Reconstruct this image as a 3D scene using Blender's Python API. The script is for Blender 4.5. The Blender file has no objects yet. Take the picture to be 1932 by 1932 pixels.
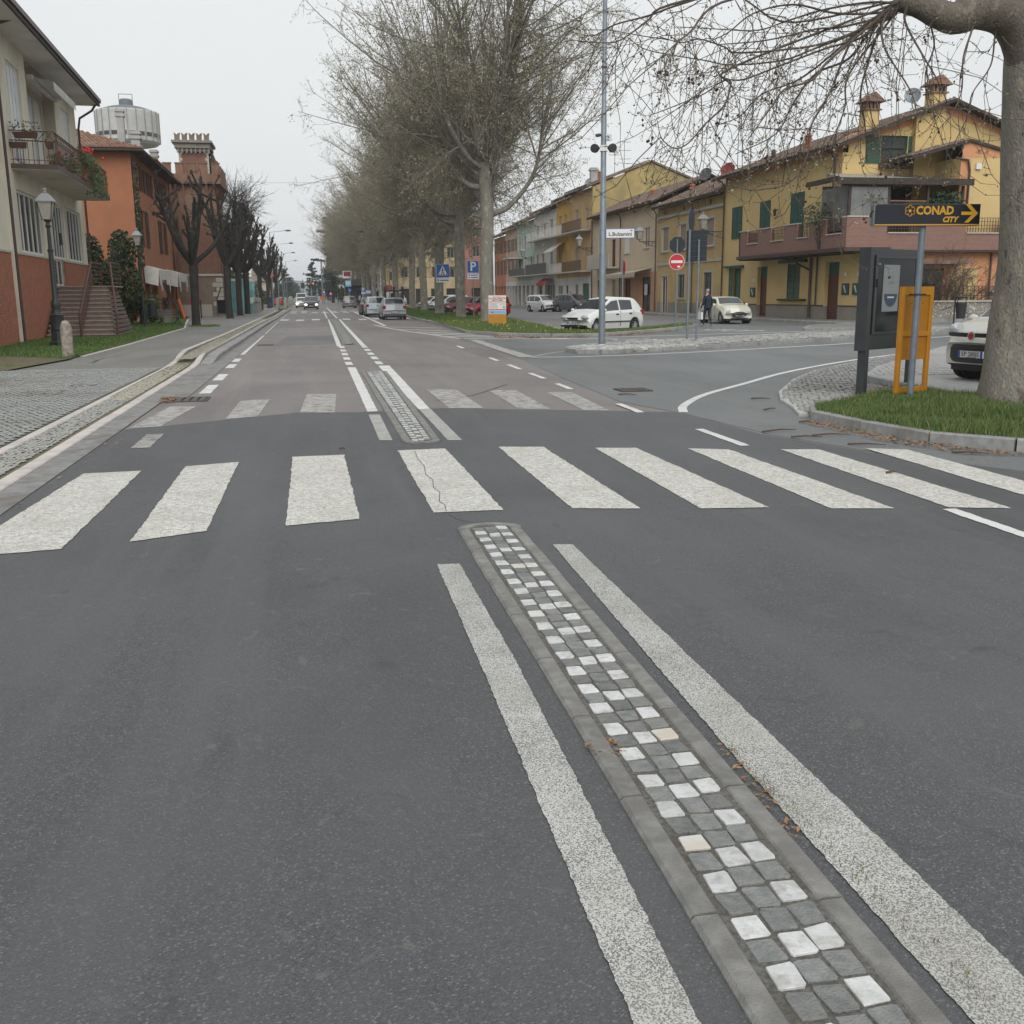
import bpy, bmesh, math, random
import numpy as np
from mathutils import Vector, Matrix
R = math.radians
PI = math.pi
rnd = random.Random(7)
SC = bpy.context.scene
COL = SC.collection
# ------------------------------------------------------------------ camera
CAMH, YAW, PITCH, ROLL = 1.65, R(11.0), R(12.0), R(0.5)
_f = Vector((math.sin(YAW) * math.cos(PITCH), math.cos(YAW) * math.cos(PITCH), -math.sin(PITCH)))
_r = Vector((math.cos(YAW), -math.sin(YAW), 0))
_u = _r.cross(_f)
cr = _r * math.cos(ROLL) - _u * math.sin(ROLL)
cu = _u * math.cos(ROLL) + _r * math.sin(ROLL)
cam = bpy.data.cameras.new('camera')
cam.lens = 36.0
cam.sensor_width = 36.0
cam.clip_start = 0.05
cam.clip_end = 6000
co = bpy.data.objects.new('camera', cam)
M = Matrix((cr, cu, -_f)).transposed().to_4x4()
M.translation = Vector((0, 0, CAMH))
co.matrix_world = M
COL.objects.link(co)
SC.camera = co
# ------------------------------------------------------------------ light
SC.view_settings.view_transform = 'Standard'
SC.view_settings.look = 'None'
SC.view_settings.exposure = 0.32
SC.view_settings.gamma = 1.0
SC.view_settings.use_curve_mapping = False
W = bpy.data.worlds.new('World')
SC.world = W
W.use_nodes = True
nt = W.node_tree
nt.nodes.clear()
SUN_EL, SUN_ROT = R(38), R(186)
sky = nt.nodes.new('ShaderNodeTexSky')
sky.sky_type = 'NISHITA'
sky.sun_disc = False
sky.sun_elevation = SUN_EL
sky.sun_rotation = SUN_ROT
sky.air_density = 2.0
sky.dust_density = 5.0
bg1 = nt.nodes.new('ShaderNodeBackground')
bg1.inputs['Strength'].default_value = 0.05
nt.links.new(sky.outputs[0], bg1.inputs[0])
# an even overcast veil of stratus covers nearly all of the blue
tc = nt.nodes.new('ShaderNodeTexCoord')
mp = nt.nodes.new('ShaderNodeMapping')
mp.inputs['Scale'].default_value = (1, 1, 2.5)
nz = nt.nodes.new('ShaderNodeTexNoise')
nz.inputs['Scale'].default_value = 1.3
nz.inputs['Detail'].default_value = 4
rp = nt.nodes.new('ShaderNodeValToRGB')
rp.color_ramp.elements[0].position = 0.3
rp.color_ramp.elements[0].color = (0.765, 0.785, 0.805, 1)
rp.color_ramp.elements[1].position = 0.7
rp.color_ramp.elements[1].color = (0.835, 0.855, 0.865, 1)
bg2 = nt.nodes.new('ShaderNodeBackground')
bg2.inputs['Strength'].default_value = 0.87
mx = nt.nodes.new('ShaderNodeMixShader')
mx.inputs[0].default_value = 0.93
wo = nt.nodes.new('ShaderNodeOutputWorld')
nt.links.new(tc.outputs['Generated'], mp.inputs[0])
nt.links.new(mp.outputs[0], nz.inputs['Vector'])
nt.links.new(nz.outputs[0], rp.inputs[0])
nt.links.new(rp.outputs[0], bg2.inputs[0])
nt.links.new(bg1.outputs[0], mx.inputs[1])
nt.links.new(bg2.outputs[0], mx.inputs[2])
nt.links.new(mx.outputs[0], wo.inputs[0])
sl = bpy.data.lights.new('sun', 'SUN')
sl.energy = 1.5
sl.angle = R(50)
sl.color = (1.0, 0.97, 0.93)
so = bpy.data.objects.new('sun', sl)
d = Vector((math.sin(SUN_ROT) * math.cos(SUN_EL), math.cos(SUN_ROT) * math.cos(SUN_EL), math.sin(SUN_EL)))
so.rotation_euler = d.to_track_quat('Z', 'Y').to_euler()
COL.objects.link(so)
# ------------------------------------------------------------------ survey helpers (1932-unit plate of the photo -> world)
def ray(x, y):
 return _rayd(x, y)
def _rayd(x, y):
 return _f + cr * ((x - 966) / 1932) + cu * ((966 - y) / 1932)
def G(x, y, z=0.0):
 d = ray(x, y)
 t = (z - CAMH) / d.z
 return (d.x * t, d.y * t)
def AX(x, y, X):
 d = ray(x, y)
 t = X / d.x
 return (X, d.y * t, CAMH + d.z * t)
def AY(x, y, Y):
 d = ray(x, y)
 t = Y / d.y
 return (d.x * t, Y, CAMH + d.z * t)
def HZ(y, x, X, Y):  # height of the point seen at row y on the vertical through X,Y (x column ignored but for roll)
 d = ray(x, y)
 t = Y / d.y
 return CAMH + d.z * t
# ------------------------------------------------------------------ materials
MATS = {}
def nodes_of(name):
 m = bpy.data.materials.new(name)
 m.use_nodes = True
 t = m.node_tree
 b = t.nodes['Principled BSDF']
 return m, t, b
def rgb(c):
 return (c[0], c[1], c[2], 1.0)
def mat(name, c, rough=0.8, c2=None, scale=3.0, detail=6.0, bump=0.0, bscale=None, rv=0.0, metal=0.0, coord='Object',
  lo=0.35, hi=0.65, c3=None, scale3=0.6, alpha=None, spec=None, coat=0.0, emit=None, stretch=None, dirt=None):
 if name in MATS:
  return MATS[name]
 m, t, b = nodes_of(name)
 b.inputs['Roughness'].default_value = rough
 b.inputs['Metallic'].default_value = metal
 if spec is not None:
  b.inputs['Specular IOR Level'].default_value = spec
 if coat:
  b.inputs['Coat Weight'].default_value = coat
  b.inputs['Coat Roughness'].default_value = 0.06
 N, L = t.nodes, t.links
 src = N.new('ShaderNodeTexCoord').outputs['Object'] if coord == 'Object' else N.new('ShaderNodeNewGeometry').outputs['Position']
 if stretch:
  mpn = N.new('ShaderNodeMapping')
  mpn.inputs['Scale'].default_value = stretch
  L.new(src, mpn.inputs[0])
  src = mpn.outputs[0]
 out = None
 if c2 is not None:
  n = N.new('ShaderNodeTexNoise')
  n.inputs['Scale'].default_value = scale
  n.inputs['Detail'].default_value = detail
  L.new(src, n.inputs['Vector'])
  r = N.new('ShaderNodeValToRGB')
  r.color_ramp.elements[0].position = lo
  r.color_ramp.elements[1].position = hi
  r.color_ramp.elements[0].color = rgb(c)
  r.color_ramp.elements[1].color = rgb(c2)
  L.new(n.outputs[0], r.inputs[0])
  out = r.outputs[0]
 else:
  q = N.new('ShaderNodeRGB')
  q.outputs[0].default_value = rgb(c)
  out = q.outputs[0]
 if c3 is not None:
  n = N.new('ShaderNodeTexNoise')
  n.inputs['Scale'].default_value = scale3
  n.inputs['Detail'].default_value = 5
  n.inputs['Roughness'].default_value = 0.65
  L.new(src, n.inputs['Vector'])
  r = N.new('ShaderNodeMapRange')
  r.inputs[1].default_value = 0.48
  r.inputs[2].default_value = 0.72
  L.new(n.outputs[0], r.inputs[0])
  mm = N.new('ShaderNodeMixRGB')
  mm.inputs[2].default_value = rgb(c3)
  L.new(r.outputs[0], mm.inputs[0])
  L.new(out, mm.inputs[1])
  out = mm.outputs[0]
 if rv:
  oi = N.new('ShaderNodeObjectInfo')
  h = N.new('ShaderNodeHueSaturation')
  r = N.new('ShaderNodeMapRange')
  r.inputs[3].default_value = 1 - rv
  r.inputs[4].default_value = 1 + rv
  L.new(oi.outputs['Random'], r.inputs[0])
  L.new(r.outputs[0], h.inputs['Value'])
  L.new(out, h.inputs['Color'])
  out = h.outputs[0]
 L.new(out, b.inputs['Base Color'])
 if bump:
  n = N.new('ShaderNodeTexNoise')
  n.inputs['Scale'].default_value = bscale or scale * 3
  n.inputs['Detail'].default_value = 5
  L.new(src, n.inputs['Vector'])
  bp = N.new('ShaderNodeBump')
  bp.inputs['Strength'].default_value = min(1, bump)
  bp.inputs['Distance'].default_value = 0.02
  L.new(n.outputs[0], bp.inputs['Height'])
  L.new(bp.outputs[0], b.inputs['Normal'])
 if emit:
  b.inputs['Emission Color'].default_value = rgb(emit[0])
  b.inputs['Emission Strength'].default_value = emit[1]
 MATS[name] = m
 return m
def asphalt(name, base, light, blotch, tyre=None, worn=None, gs=190):
 m, t, b = nodes_of(name)
 N, L = t.nodes, t.links
 pos = N.new('ShaderNodeNewGeometry').outputs['Position']
 # aggregate: voronoi cells give each stone chip its own grey
 v = N.new('ShaderNodeTexVoronoi')
 v.inputs['Scale'].default_value = gs
 L.new(pos, v.inputs['Vector'])
 r = N.new('ShaderNodeValToRGB')
 e = r.color_ramp.elements
 e[0].position = 0.0
 e[0].color = rgb([k * 0.7 for k in base])
 e[1].position = 0.86
 e[1].color = rgb([k * 1.22 for k in base])
 e[1].position = 0.9
 e2 = e.new(1.0)
 e2.color = rgb(light)
 sep = N.new('ShaderNodeSeparateColor')
 L.new(v.outputs['Color'], sep.inputs[0])
 L.new(sep.outputs[0], r.inputs[0])
 out = r.outputs[0]
 K_ = 0.62
 def layer(out, scale, st, col, a, bb, det=6, dist=0.0, K_=0.75):
  mpn = N.new('ShaderNodeMapping')
  mpn.inputs['Scale'].default_value = st
  L.new(pos, mpn.inputs[0])
  n = N.new('ShaderNodeTexNoise')
  n.inputs['Scale'].default_value = scale
  n.inputs['Detail'].default_value = det
  n.inputs['Roughness'].default_value = 0.62
  n.inputs['Distortion'].default_value = dist
  L.new(mpn.outputs[0], n.inputs['Vector'])
  rr = N.new('ShaderNodeMapRange')
  rr.inputs[1].default_value = a
  rr.inputs[2].default_value = bb
  L.new(n.outputs[0], rr.inputs[0])
  mm = N.new('ShaderNodeMixRGB')
  mm.inputs[2].default_value = rgb(col)
  ml = N.new('ShaderNodeMath')
  ml.operation = 'MULTIPLY'
  ml.inputs[1].default_value = K_
  L.new(rr.outputs[0], ml.inputs[0])
  L.new(ml.outputs[0], mm.inputs[0])
  L.new(out, mm.inputs[1])
  return mm.outputs[0]
 out = layer(out, 0.8, (1, 0.55, 1), blotch, 0.45, 0.7)
 out = layer(out, 0.22, (1, 0.5, 1), [k * .68 for k in base], 0.47, 0.62, 8, .6)
 out = layer(out, 3.3, (1, .8, 1), [k * .6 for k in base], 0.6, 0.72, 10, 1.0, .7)
 if tyre:
  out = layer(out, 1.6, (1, 0.05, 1), tyre, 0.5, 0.7)
 if worn:
  out = layer(out, 5, (1, 1, 1), worn, 0.62, 0.7, 8, 1.5)
 L.new(out, b.inputs['Base Color'])
 b.inputs['Roughness'].default_value = 0.62
 bp = N.new('ShaderNodeBump')
 bp.inputs['Strength'].default_value = 0.4
 bp.inputs['Distance'].default_value = 0.006
 L.new(v.outputs['Distance'], bp.inputs['Height'])
 L.new(bp.outputs[0], b.inputs['Normal'])
 MATS[name] = m
 return m
def paint(name, col, under, wear, scale=230, patch=0.0, pscale=3.0, fade=0.0):
 """road paint worn through to the asphalt; wear 0..1 = share of aggregate showing; patch = larger bald areas"""
 m, t, b = nodes_of(name)
 N, L = t.nodes, t.links
 pos = N.new('ShaderNodeNewGeometry').outputs['Position']
 n = N.new('ShaderNodeTexNoise')
 n.inputs['Scale'].default_value = scale
 n.inputs['Detail'].default_value = 3
 n.inputs['Roughness'].default_value = 0.7
 L.new(pos, n.inputs['Vector'])
 n2 = N.new('ShaderNodeTexNoise')
 n2.inputs['Scale'].default_value = pscale
 n2.inputs['Detail'].default_value = 8
 n2.inputs['Roughness'].default_value = 0.7
 L.new(pos, n2.inputs['Vector'])
 ad = N.new('ShaderNodeMath')
 ad.operation = 'MULTIPLY_ADD'
 ad.inputs[1].default_value = patch
 L.new(n2.outputs[0], ad.inputs[0])
 L.new(n.outputs[0], ad.inputs[2])
 r = N.new('ShaderNodeMapRange')
 th = 0.68 - 0.32 * wear + patch * 0.5
 r.inputs[1].default_value = th - 0.03
 r.inputs[2].default_value = th + 0.05
 r.inputs[3].default_value = fade
 r.inputs[4].default_value = 1
 L.new(ad.outputs[0], r.inputs[0])
 q = N.new('ShaderNodeMixRGB')
 q.inputs[1].default_value = rgb(col)
 q.inputs[2].default_value = rgb(under)
 L.new(r.outputs[0], q.inputs[0])
 # grime
 n3 = N.new('ShaderNodeTexNoise')
 n3.inputs['Scale'].default_value = 2.2
 n3.inputs['Detail'].default_value = 6
 L.new(pos, n3.inputs['Vector'])
 r3 = N.new('ShaderNodeMapRange')
 r3.inputs[1].default_value = 0.45
 r3.inputs[2].default_value = 0.8
 r3.inputs[4].default_value = 0.55
 L.new(n3.outputs[0], r3.inputs[0])
 g = N.new('ShaderNodeMixRGB')
 g.inputs[2].default_value = rgb([col[0] * 0.55, col[1] * 0.52, col[2] * 0.47])
 L.new(r3.outputs[0], g.inputs[0])
 L.new(q.outputs[0], g.inputs[1])
 L.new(g.outputs[0], b.inputs['Base Color'])
 b.inputs['Roughness'].default_value = 0.75
 MATS[name] = m
 return m
# ------------------------------------------------------------------ object helpers
def tag(o, label=None, cat=None, group=None, kind=None):
 if label: o['label'] = label
 if cat: o['category'] = cat
 if group: o['group'] = group
 if kind: o['kind'] = kind
 return o
def empty(name, loc, rz=0.0, label=None, cat=None, group=None):
 o = bpy.data.objects.new(name, None)
 o.empty_display_size = 0.2
 o.location = loc
 o.rotation_euler = (0, 0, rz)
 COL.objects.link(o)
 return tag(o, label, cat, group)
def link(name, me, parent=None, loc=None, rot=None, scale=None):
 o = bpy.data.objects.new(name, me)
 if loc is not None: o.location = loc
 if rot is not None: o.rotation_euler = rot
 if scale is not None: o.scale = scale
 if parent is not None: o.parent = parent
 COL.objects.link(o)
 return o
def copy_tree(o, parent=None, mats=None):
 c = o.copy()
 COL.objects.link(c)
 c.parent = parent
 for ch in list(o.children):
  copy_tree(ch, c)
 return c
class MB:
 def __init__(s):
  s.v = []
  s.f = []
  s.mi = []
  s.cur = 0
 def add(s, vs, fs):
  b = len(s.v)
  s.v.extend([tuple(p) for p in vs])
  for f in fs:
   s.f.append(tuple(b + i for i in f))
   s.mi.append(s.cur)
  return s
 def quad(s, a, b, c, d):
  return s.add([a, b, c, d], [(0, 1, 2, 3)])
 def box(s, x0, x1, y0, y1, z0, z1):
  x0, x1 = min(x0, x1), max(x0, x1)
  y0, y1 = min(y0, y1), max(y0, y1)
  z0, z1 = min(z0, z1), max(z0, z1)
  return s.add([(x0, y0, z0), (x1, y0, z0), (x1, y1, z0), (x0, y1, z0), (x0, y0, z1), (x1, y0, z1), (x1, y1, z1), (x0, y1, z1)],
     [(0, 3, 2, 1), (4, 5, 6, 7), (0, 1, 5, 4), (1, 2, 6, 5), (2, 3, 7, 6), (3, 0, 4, 7)])
 def obox(s, c, ax, ay, az, hx, hy, hz):
  c, ax, ay, az = Vector(c), Vector(ax), Vector(ay), Vector(az)
  vs = []
  for sz in (-1, 1):
   for sx, sy in ((-1, -1), (1, -1), (1, 1), (-1, 1)):
    vs.append(c + ax * (sx * hx) + ay * (sy * hy) + az * (sz * hz))
  return s.add(vs, [(0, 3, 2, 1), (4, 5, 6, 7), (0, 1, 5, 4), (1, 2, 6, 5), (2, 3, 7, 6), (3, 0, 4, 7)])
 def prism(s, poly, z0, z1):
  n = len(poly)
  vs = [(p[0], p[1], z0) for p in poly] + [(p[0], p[1], z1) for p in poly]
  fs = [tuple(range(n))[::-1], tuple(range(n, 2 * n))] + [(i, (i + 1) % n, n + (i + 1) % n, n + i) for i in range(n)]
  return s.add(vs, fs)
 def prismY(s, poly, y0, y1):  # poly in x,z
  n = len(poly)
  vs = [(p[0], y0, p[1]) for p in poly] + [(p[0], y1, p[1]) for p in poly]
  fs = [tuple(range(n)), tuple(range(n, 2 * n))[::-1]] + [(i, n + i, n + (i + 1) % n, (i + 1) % n) for i in range(n)]
  return s.add(vs, fs)
 def prismX(s, poly, x0, x1):  # poly in y,z
  n = len(poly)
  vs = [(x0, p[0], p[1]) for p in poly] + [(x1, p[0], p[1]) for p in poly]
  fs = [tuple(range(n))[::-1], tuple(range(n, 2 * n))] + [(i, (i + 1) % n, n + (i + 1) % n, n + i) for i in range(n)]
  return s.add(vs, fs)
 def tube(s, pts, rad, n=8, cap=True):
  pts = [Vector(p) for p in pts]
  if not hasattr(rad, '__len__'):
   rad = [rad] * len(pts)
  k = len(pts)
  vs = []
  up = None
  for i, p in enumerate(pts):
   t = (pts[min(i + 1, k - 1)] - pts[max(i - 1, 0)])
   if t.length < 1e-9:
    t = Vector((0, 0, 1))
   t.normalize()
   if up is None:
    up = Vector((0, 0, 1)) if abs(t.z) < 0.9 else Vector((1, 0, 0))
   a = t.cross(up)
   if a.length < 1e-5:
    a = t.cross(Vector((0, 1, 0)))
   a.normalize()
   b = a.cross(t)
   up = b
   for j in range(n):
    an = 2 * PI * j / n
    vs.append(p + (a * math.cos(an) + b * math.sin(an)) * rad[i])
  fs = []
  for i in range(k - 1):
   for j in range(n):
    j2 = (j + 1) % n
    fs.append((i * n + j, i * n + j2, (i + 1) * n + j2, (i + 1) * n + j))
  if cap:
   fs.append(tuple(range(n))[::-1])
   fs.append(tuple(range((k - 1) * n, k * n)))
  return s.add(vs, fs)
 def lathe(s, prof, c=(0, 0, 0), n=16, cap=True):
  vs = []
  for r, z in prof:
   for j in range(n):
    an = 2 * PI * j / n
    vs.append((c[0] + r * math.cos(an), c[1] + r * math.sin(an), c[2] + z))
  fs = []
  k = len(prof)
  for i in range(k - 1):
   for j in range(n):
    j2 = (j + 1) % n
    fs.append((i * n + j, i * n + j2, (i + 1) * n + j2, (i + 1) * n + j))
  if cap:
   fs.append(tuple(range(n))[::-1])
   fs.append(tuple(range((k - 1) * n, k * n)))
  return s.add(vs, fs)
 def disc(s, c, nrm, r, n=20, t=0.0):
  c, nrm = Vector(c), Vector(nrm).normalized()
  a = nrm.cross(Vector((0, 0, 1)))
  if a.length < 0.01: a = Vector((1, 0, 0))
  a.normalize()
  b = nrm.cross(a)
  ring = [c + (a * math.cos(2 * PI * j / n) + b * math.sin(2 * PI * j / n)) * r for j in range(n)]
  if t:
   return s.add([p - nrm * t / 2 for p in ring] + [p + nrm * t / 2 for p in ring],
      [tuple(range(n))[::-1], tuple(range(n, 2 * n))] + [(j, (j + 1) % n, n + (j + 1) % n, n + j) for j in range(n)])
  return s.add(ring, [tuple(range(n))])
 def ball(s, c, r, n=8, m=5, sq=(1, 1, 1)):
  prof = []
  for i in range(m + 1):
   a = -PI / 2 + PI * i / m
   prof.append((max(1e-4, math.cos(a)), math.sin(a)))
  vs = []
  for rr, z in prof:
   for j in range(n):
    an = 2 * PI * j / n
    vs.append((c[0] + r * sq[0] * rr * math.cos(an), c[1] + r * sq[1] * rr * math.sin(an), c[2] + r * sq[2] * z))
  fs = []
  for i in range(m):
   for j in range(n):
    j2 = (j + 1) % n
    fs.append((i * n + j, i * n + j2, (i + 1) * n + j2, (i + 1) * n + j))
  return s.add(vs, fs)
 def mesh(s, name, mats, smooth=False):
  me = bpy.data.meshes.new(name)
  me.from_pydata(s.v, [], s.f)
  if not isinstance(mats, (list, tuple)):
   mats = [mats]
  for m in mats:
   me.materials.append(m)
  if len(mats) > 1:
   me.polygons.foreach_set('material_index', s.mi)
  if smooth:
   me.polygons.foreach_set('use_smooth', [True] * len(s.f))
   try:
    me.set_sharp_from_angle(angle=R(38))
   except Exception:
    pass
  me.update()
  return me
 def build(s, name, mats, parent=None, smooth=False, loc=None, rot=None):
  return link(name, s.mesh(name, mats, smooth), parent, loc, rot)
def np_mesh(name, V, F, mats, smooth=False, mi=None):
 """fast mesh from numpy arrays; F is (m,3) or (m,4)"""
 me = bpy.data.meshes.new(name)
 V = np.asarray(V, dtype=np.float32)
 F = np.asarray(F, dtype=np.int32)
 k = F.shape[1]
 me.vertices.add(len(V))
 me.vertices.foreach_set('co', V.ravel())
 me.loops.add(F.size)
 me.loops.foreach_set('vertex_index', F.ravel())
 me.polygons.add(len(F))
 me.polygons.foreach_set('loop_start', np.arange(0, F.size, k, dtype=np.int32))
 if not isinstance(mats, (list, tuple)): mats = [mats]
 for m in mats: me.materials.append(m)
 if mi is not None:
  me.polygons.foreach_set('material_index', np.asarray(mi, dtype=np.int32))
 if smooth:
  me.polygons.foreach_set('use_smooth', np.ones(len(F), dtype=bool))
 me.update(calc_edges=True)
 me.validate()
 return me
def inpoly(x, y, P):
 c = False
 j = len(P) - 1
 for i in range(len(P)):
  xi, yi = P[i][0], P[i][1]
  xj, yj = P[j][0], P[j][1]
  if (yi > y) != (yj > y) and x < (xj - xi) * (y - yi) / (yj - yi) + xi:
   c = not c
  j = i
 return c
def stones(name, items, mats, parent, n_ind=300, h=0.03, sides=0, z=0.0, part='cobble', seed=1, rough=0.12):
 """items: (x, y, sx, sy, rot, mat_index); the nearest n_ind become single objects, the rest one joined sheet of real stones"""
 rg = random.Random(seed)
 items = sorted(items, key=lambda t: t[0] ** 2 + t[1] ** 2)
 var = []
 for mi in range(len(mats)):
  for k in range(5):
   b = MB()
   n = sides or 8
   base = []
   for j in range(n):
    if sides:
     a = 2 * PI * j / n
     base.append((0.5 * math.cos(a) * rg.uniform(1 - rough, 1 + rough), 0.5 * math.sin(a) * rg.uniform(1 - rough, 1 + rough)))
    else:
     q = [(-.5, -.43), (-.44, -.5), (.43, -.5), (.5, -.42), (.5, .43), (.42, .5), (-.43, .5), (-.5, .42)][j]
     base.append((q[0] * rg.uniform(1 - rough, 1), q[1] * rg.uniform(1 - rough, 1)))
   vs = [(x, y, -h - .01) for x, y in base] + [(x, y, h * 0.8) for x, y in base] + [(x * 0.965, y * 0.965, h + rg.uniform(-.12, .12) * h) for x, y in base]
   fs = [(j, (j + 1) % n, n + (j + 1) % n, n + j) for j in range(n)] + [(n + j, n + (j + 1) % n, 2 * n + (j + 1) % n, 2 * n + j) for j in range(n)]
   fs.append(tuple(range(2 * n, 3 * n)))
   b.add(vs, fs)
   var.append((mi, b, b.mesh(part, mats[mi])))
 V, F, MI = [], [], []
 big = MB()
 for i, (x, y, sx, sy, ro, mi) in enumerate(items):
  k = rg.randrange(5)
  vv = var[mi * 5 + k]
  dz = rg.uniform(-0.2, 0.2) * h
  if i < n_ind:
   o = link(part, vv[2], parent, (x, y, z + dz), (rg.uniform(-.03, .03), rg.uniform(-.03, .03), ro), (sx, sy, 1))
  else:
   c, s_ = math.cos(ro), math.sin(ro)
   big.cur = mi
   vs = [(x + c * p[0] * sx - s_ * p[1] * sy, y + s_ * p[0] * sx + c * p[1] * sy, z + dz + p[2]) for p in vv[1].v]
   fs = vv[1].f
   big.add(vs, fs[len(vs) // 3:])   # skip the buried sides
 if big.f:
  o = big.build(name, mats, parent)
  o['kind'] = 'stuff'
 return var
def strip_poly(pts, w):
 """offset a centre polyline to a closed band"""
 L_, R_ = [], []
 n = len(pts)
 for i in range(n):
  a = Vector(pts[max(i - 1, 0)][:2])
  b = Vector(pts[min(i + 1, n - 1)][:2])
  t = (b - a).normalized()
  nn = Vector((-t.y, t.x))
  p = Vector(pts[i][:2])
  ww = w[i] if hasattr(w, '__len__') else w
  L_.append(p + nn * ww / 2)
  R_.append(p - nn * ww / 2)
 return L_, R_
def band(b, pts, w, z0, z1=None):
 """ribbon (z1 None) or solid kerb along a polyline"""
 L_, R_ = strip_poly(pts, w)
 for i in range(len(pts) - 1):
  if z1 is None:
   b.quad((L_[i].x, L_[i].y, z0), (R_[i].x, R_[i].y, z0), (R_[i + 1].x, R_[i + 1].y, z0), (L_[i + 1].x, L_[i + 1].y, z0))
  else:
   b.prism([L_[i], R_[i], R_[i + 1], L_[i + 1]], z0, z1)
 return b
def sheet(name, poly, z, m, kind='structure', label=None, cat=None, parent=None):
 b = MB()
 b.add([(p[0], p[1], z) for p in poly], [tuple(range(len(poly)))])
 o = b.build(name, m, parent)
 if kind and parent is None: o['kind'] = kind
 # make the face look up
 if o.data.polygons[0].normal.z < 0:
  o.data.flip_normals()
 return o
def smoothline(pts, n=6):
 """catmull-rom through 2-d/3-d points"""
 P = [Vector(p) for p in pts]
 P = [P[0] * 2 - P[1]] + P + [P[-1] * 2 - P[-2]]
 out = []
 for i in range(1, len(P) - 2):
  for k in range(n):
   t = k / n
   out.append(0.5 * ((2 * P[i]) + (P[i + 1] - P[i - 1]) * t + (2 * P[i - 1] - 5 * P[i] + 4 * P[i + 1] - P[i + 2]) * t * t + (-P[i - 1] + 3 * P[i] - 3 * P[i + 1] + P[i + 2]) * t ** 3))
 out.append(P[-2])
 return out
# ================================================================== GROUND
A_NEW = asphalt('asphalt_new', (0.077, 0.079, 0.082), (0.19, 0.19, 0.187), (0.101, 0.103, 0.106), (0.106, 0.107, 0.109), (0.14, 0.137, 0.13), 185)
A_OLD = asphalt('asphalt_brown', (0.182, 0.166, 0.16), (0.3, 0.28, 0.27), (0.225, 0.203, 0.195), (0.235, 0.215, 0.207), None, 120)
A_SIDE = asphalt('asphalt_side', (0.145, 0.154, 0.155), (0.24, 0.24, 0.24), (0.18, 0.188, 0.186), (0.17, 0.175, 0.172), None, 120)
A_LOT = asphalt('asphalt_lot', (0.16, 0.16, 0.16), (0.24, 0.24, 0.24), (0.17, 0.165, 0.16), None, None, 60)
A_WALK = asphalt('asphalt_footway', (0.19, 0.187, 0.175), (0.3, 0.3, 0.28), (0.235, 0.232, 0.215), None, (0.19, 0.19, 0.17), 80)
M_GUT = mat('gutter_concrete', (0.26, 0.26, 0.255), 0.85, (0.19, 0.19, 0.185), 6, bump=.3, bscale=60, coord='P', c3=(0.15, 0.135, 0.12), scale3=1.5)
M_WHITEST = mat('pale_kerb_stone', (0.62, 0.55, 0.52), 0.6, (0.5, 0.47, 0.44), 3, bump=.15, bscale=60, coord='P', c3=(0.4, 0.37, 0.34), scale3=2.0)
M_KERB = mat('granite_kerb', (0.33, 0.335, 0.33), 0.75, (0.25, 0.255, 0.25), 12, bump=.3, bscale=80, coord='P', c3=(0.18, 0.165, 0.145), scale3=1.2, rv=.08)
M_KERBN = mat('strip_kerb_stone', (0.26, 0.255, 0.24), 0.8, (0.17, 0.168, 0.16), 14, bump=.4, bscale=140, coord='P', c3=(0.165, 0.16, 0.15), scale3=5, rv=.07)
M_SETT = mat('grey_sett', (0.155, 0.167, 0.165), 0.8, (0.235, 0.238, 0.23), 26, bump=.6, bscale=110, rv=.2, coord='P', c3=(0.24, 0.235, 0.215), scale3=9)
M_MARB = mat('white_marble', (0.6, 0.61, 0.61), 0.6, (0.47, 0.48, 0.47), 16, bump=.25, bscale=60, rv=.1, lo=.4, hi=.68, coord='P', c3=(0.36, 0.35, 0.32), scale3=22)
M_MARBC = mat('cream_marble', (0.58, 0.58, 0.56), 0.6, (0.54, 0.49, 0.41), 6, bump=.15, bscale=60, lo=.45, hi=.6, coord='P')
M_MORT = mat('mortar', (0.17, 0.165, 0.15), 0.95, (0.09, 0.087, 0.078), 60, bump=.6, bscale=120, coord='P', c3=(0.09, 0.075, 0.06), scale3=4)
M_PORF = mat('porphyry_sett', (0.25, 0.258, 0.258), 0.75, (0.34, 0.345, 0.335), 14, bump=.3, bscale=60, rv=.15, coord='P', c3=(0.2, 0.2, 0.17), scale3=.6)
M_PORF2 = mat('mossy_joint', (0.14, 0.14, 0.115), 0.95, (0.1, 0.11, 0.065), 4, bump=.5, bscale=80, coord='P')
M_PEB = mat('river_pebble', (0.25, 0.25, 0.235), 0.7, (0.33, 0.325, 0.305), 10, rv=.2, coord='P')
M_PEBT = mat('ochre_pebble', (0.3, 0.28, 0.22), 0.7, (0.38, 0.36, 0.29), 10, rv=.25, coord='P')
M_PEBW = mat('pale_pebble', (0.52, 0.52, 0.5), 0.7, (0.38, 0.38, 0.36), 10, rv=.2, coord='P')
M_MOSS = mat('moss', (0.13, 0.135, 0.08), 0.95, (0.15, 0.135, 0.09), 5, bump=.6, bscale=60, coord='P')
M_SOIL = mat('lawn_soil', (0.06, 0.085, 0.025), 0.95, (0.045, 0.07, 0.02), 3, bump=.6, bscale=40, coord='P', c3=(0.11, 0.09, 0.05), scale3=.5)
M_DRY = mat('dry_ground', (0.15, 0.125, 0.08), 0.95, (0.1, 0.1, 0.05), 3, bump=.6, bscale=60, coord='P')
WP = (0.66, 0.665, 0.65)
P_NEAR = paint('paint_coarse', (0.53, 0.53, 0.5), (0.15, 0.15, 0.145), 0.56, 190, .2, 2.5)
P_ZEB = paint('paint_zebra', (0.69, 0.685, 0.63), (0.2, 0.195, 0.185), 0.5, 210, .5, 26)
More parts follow.
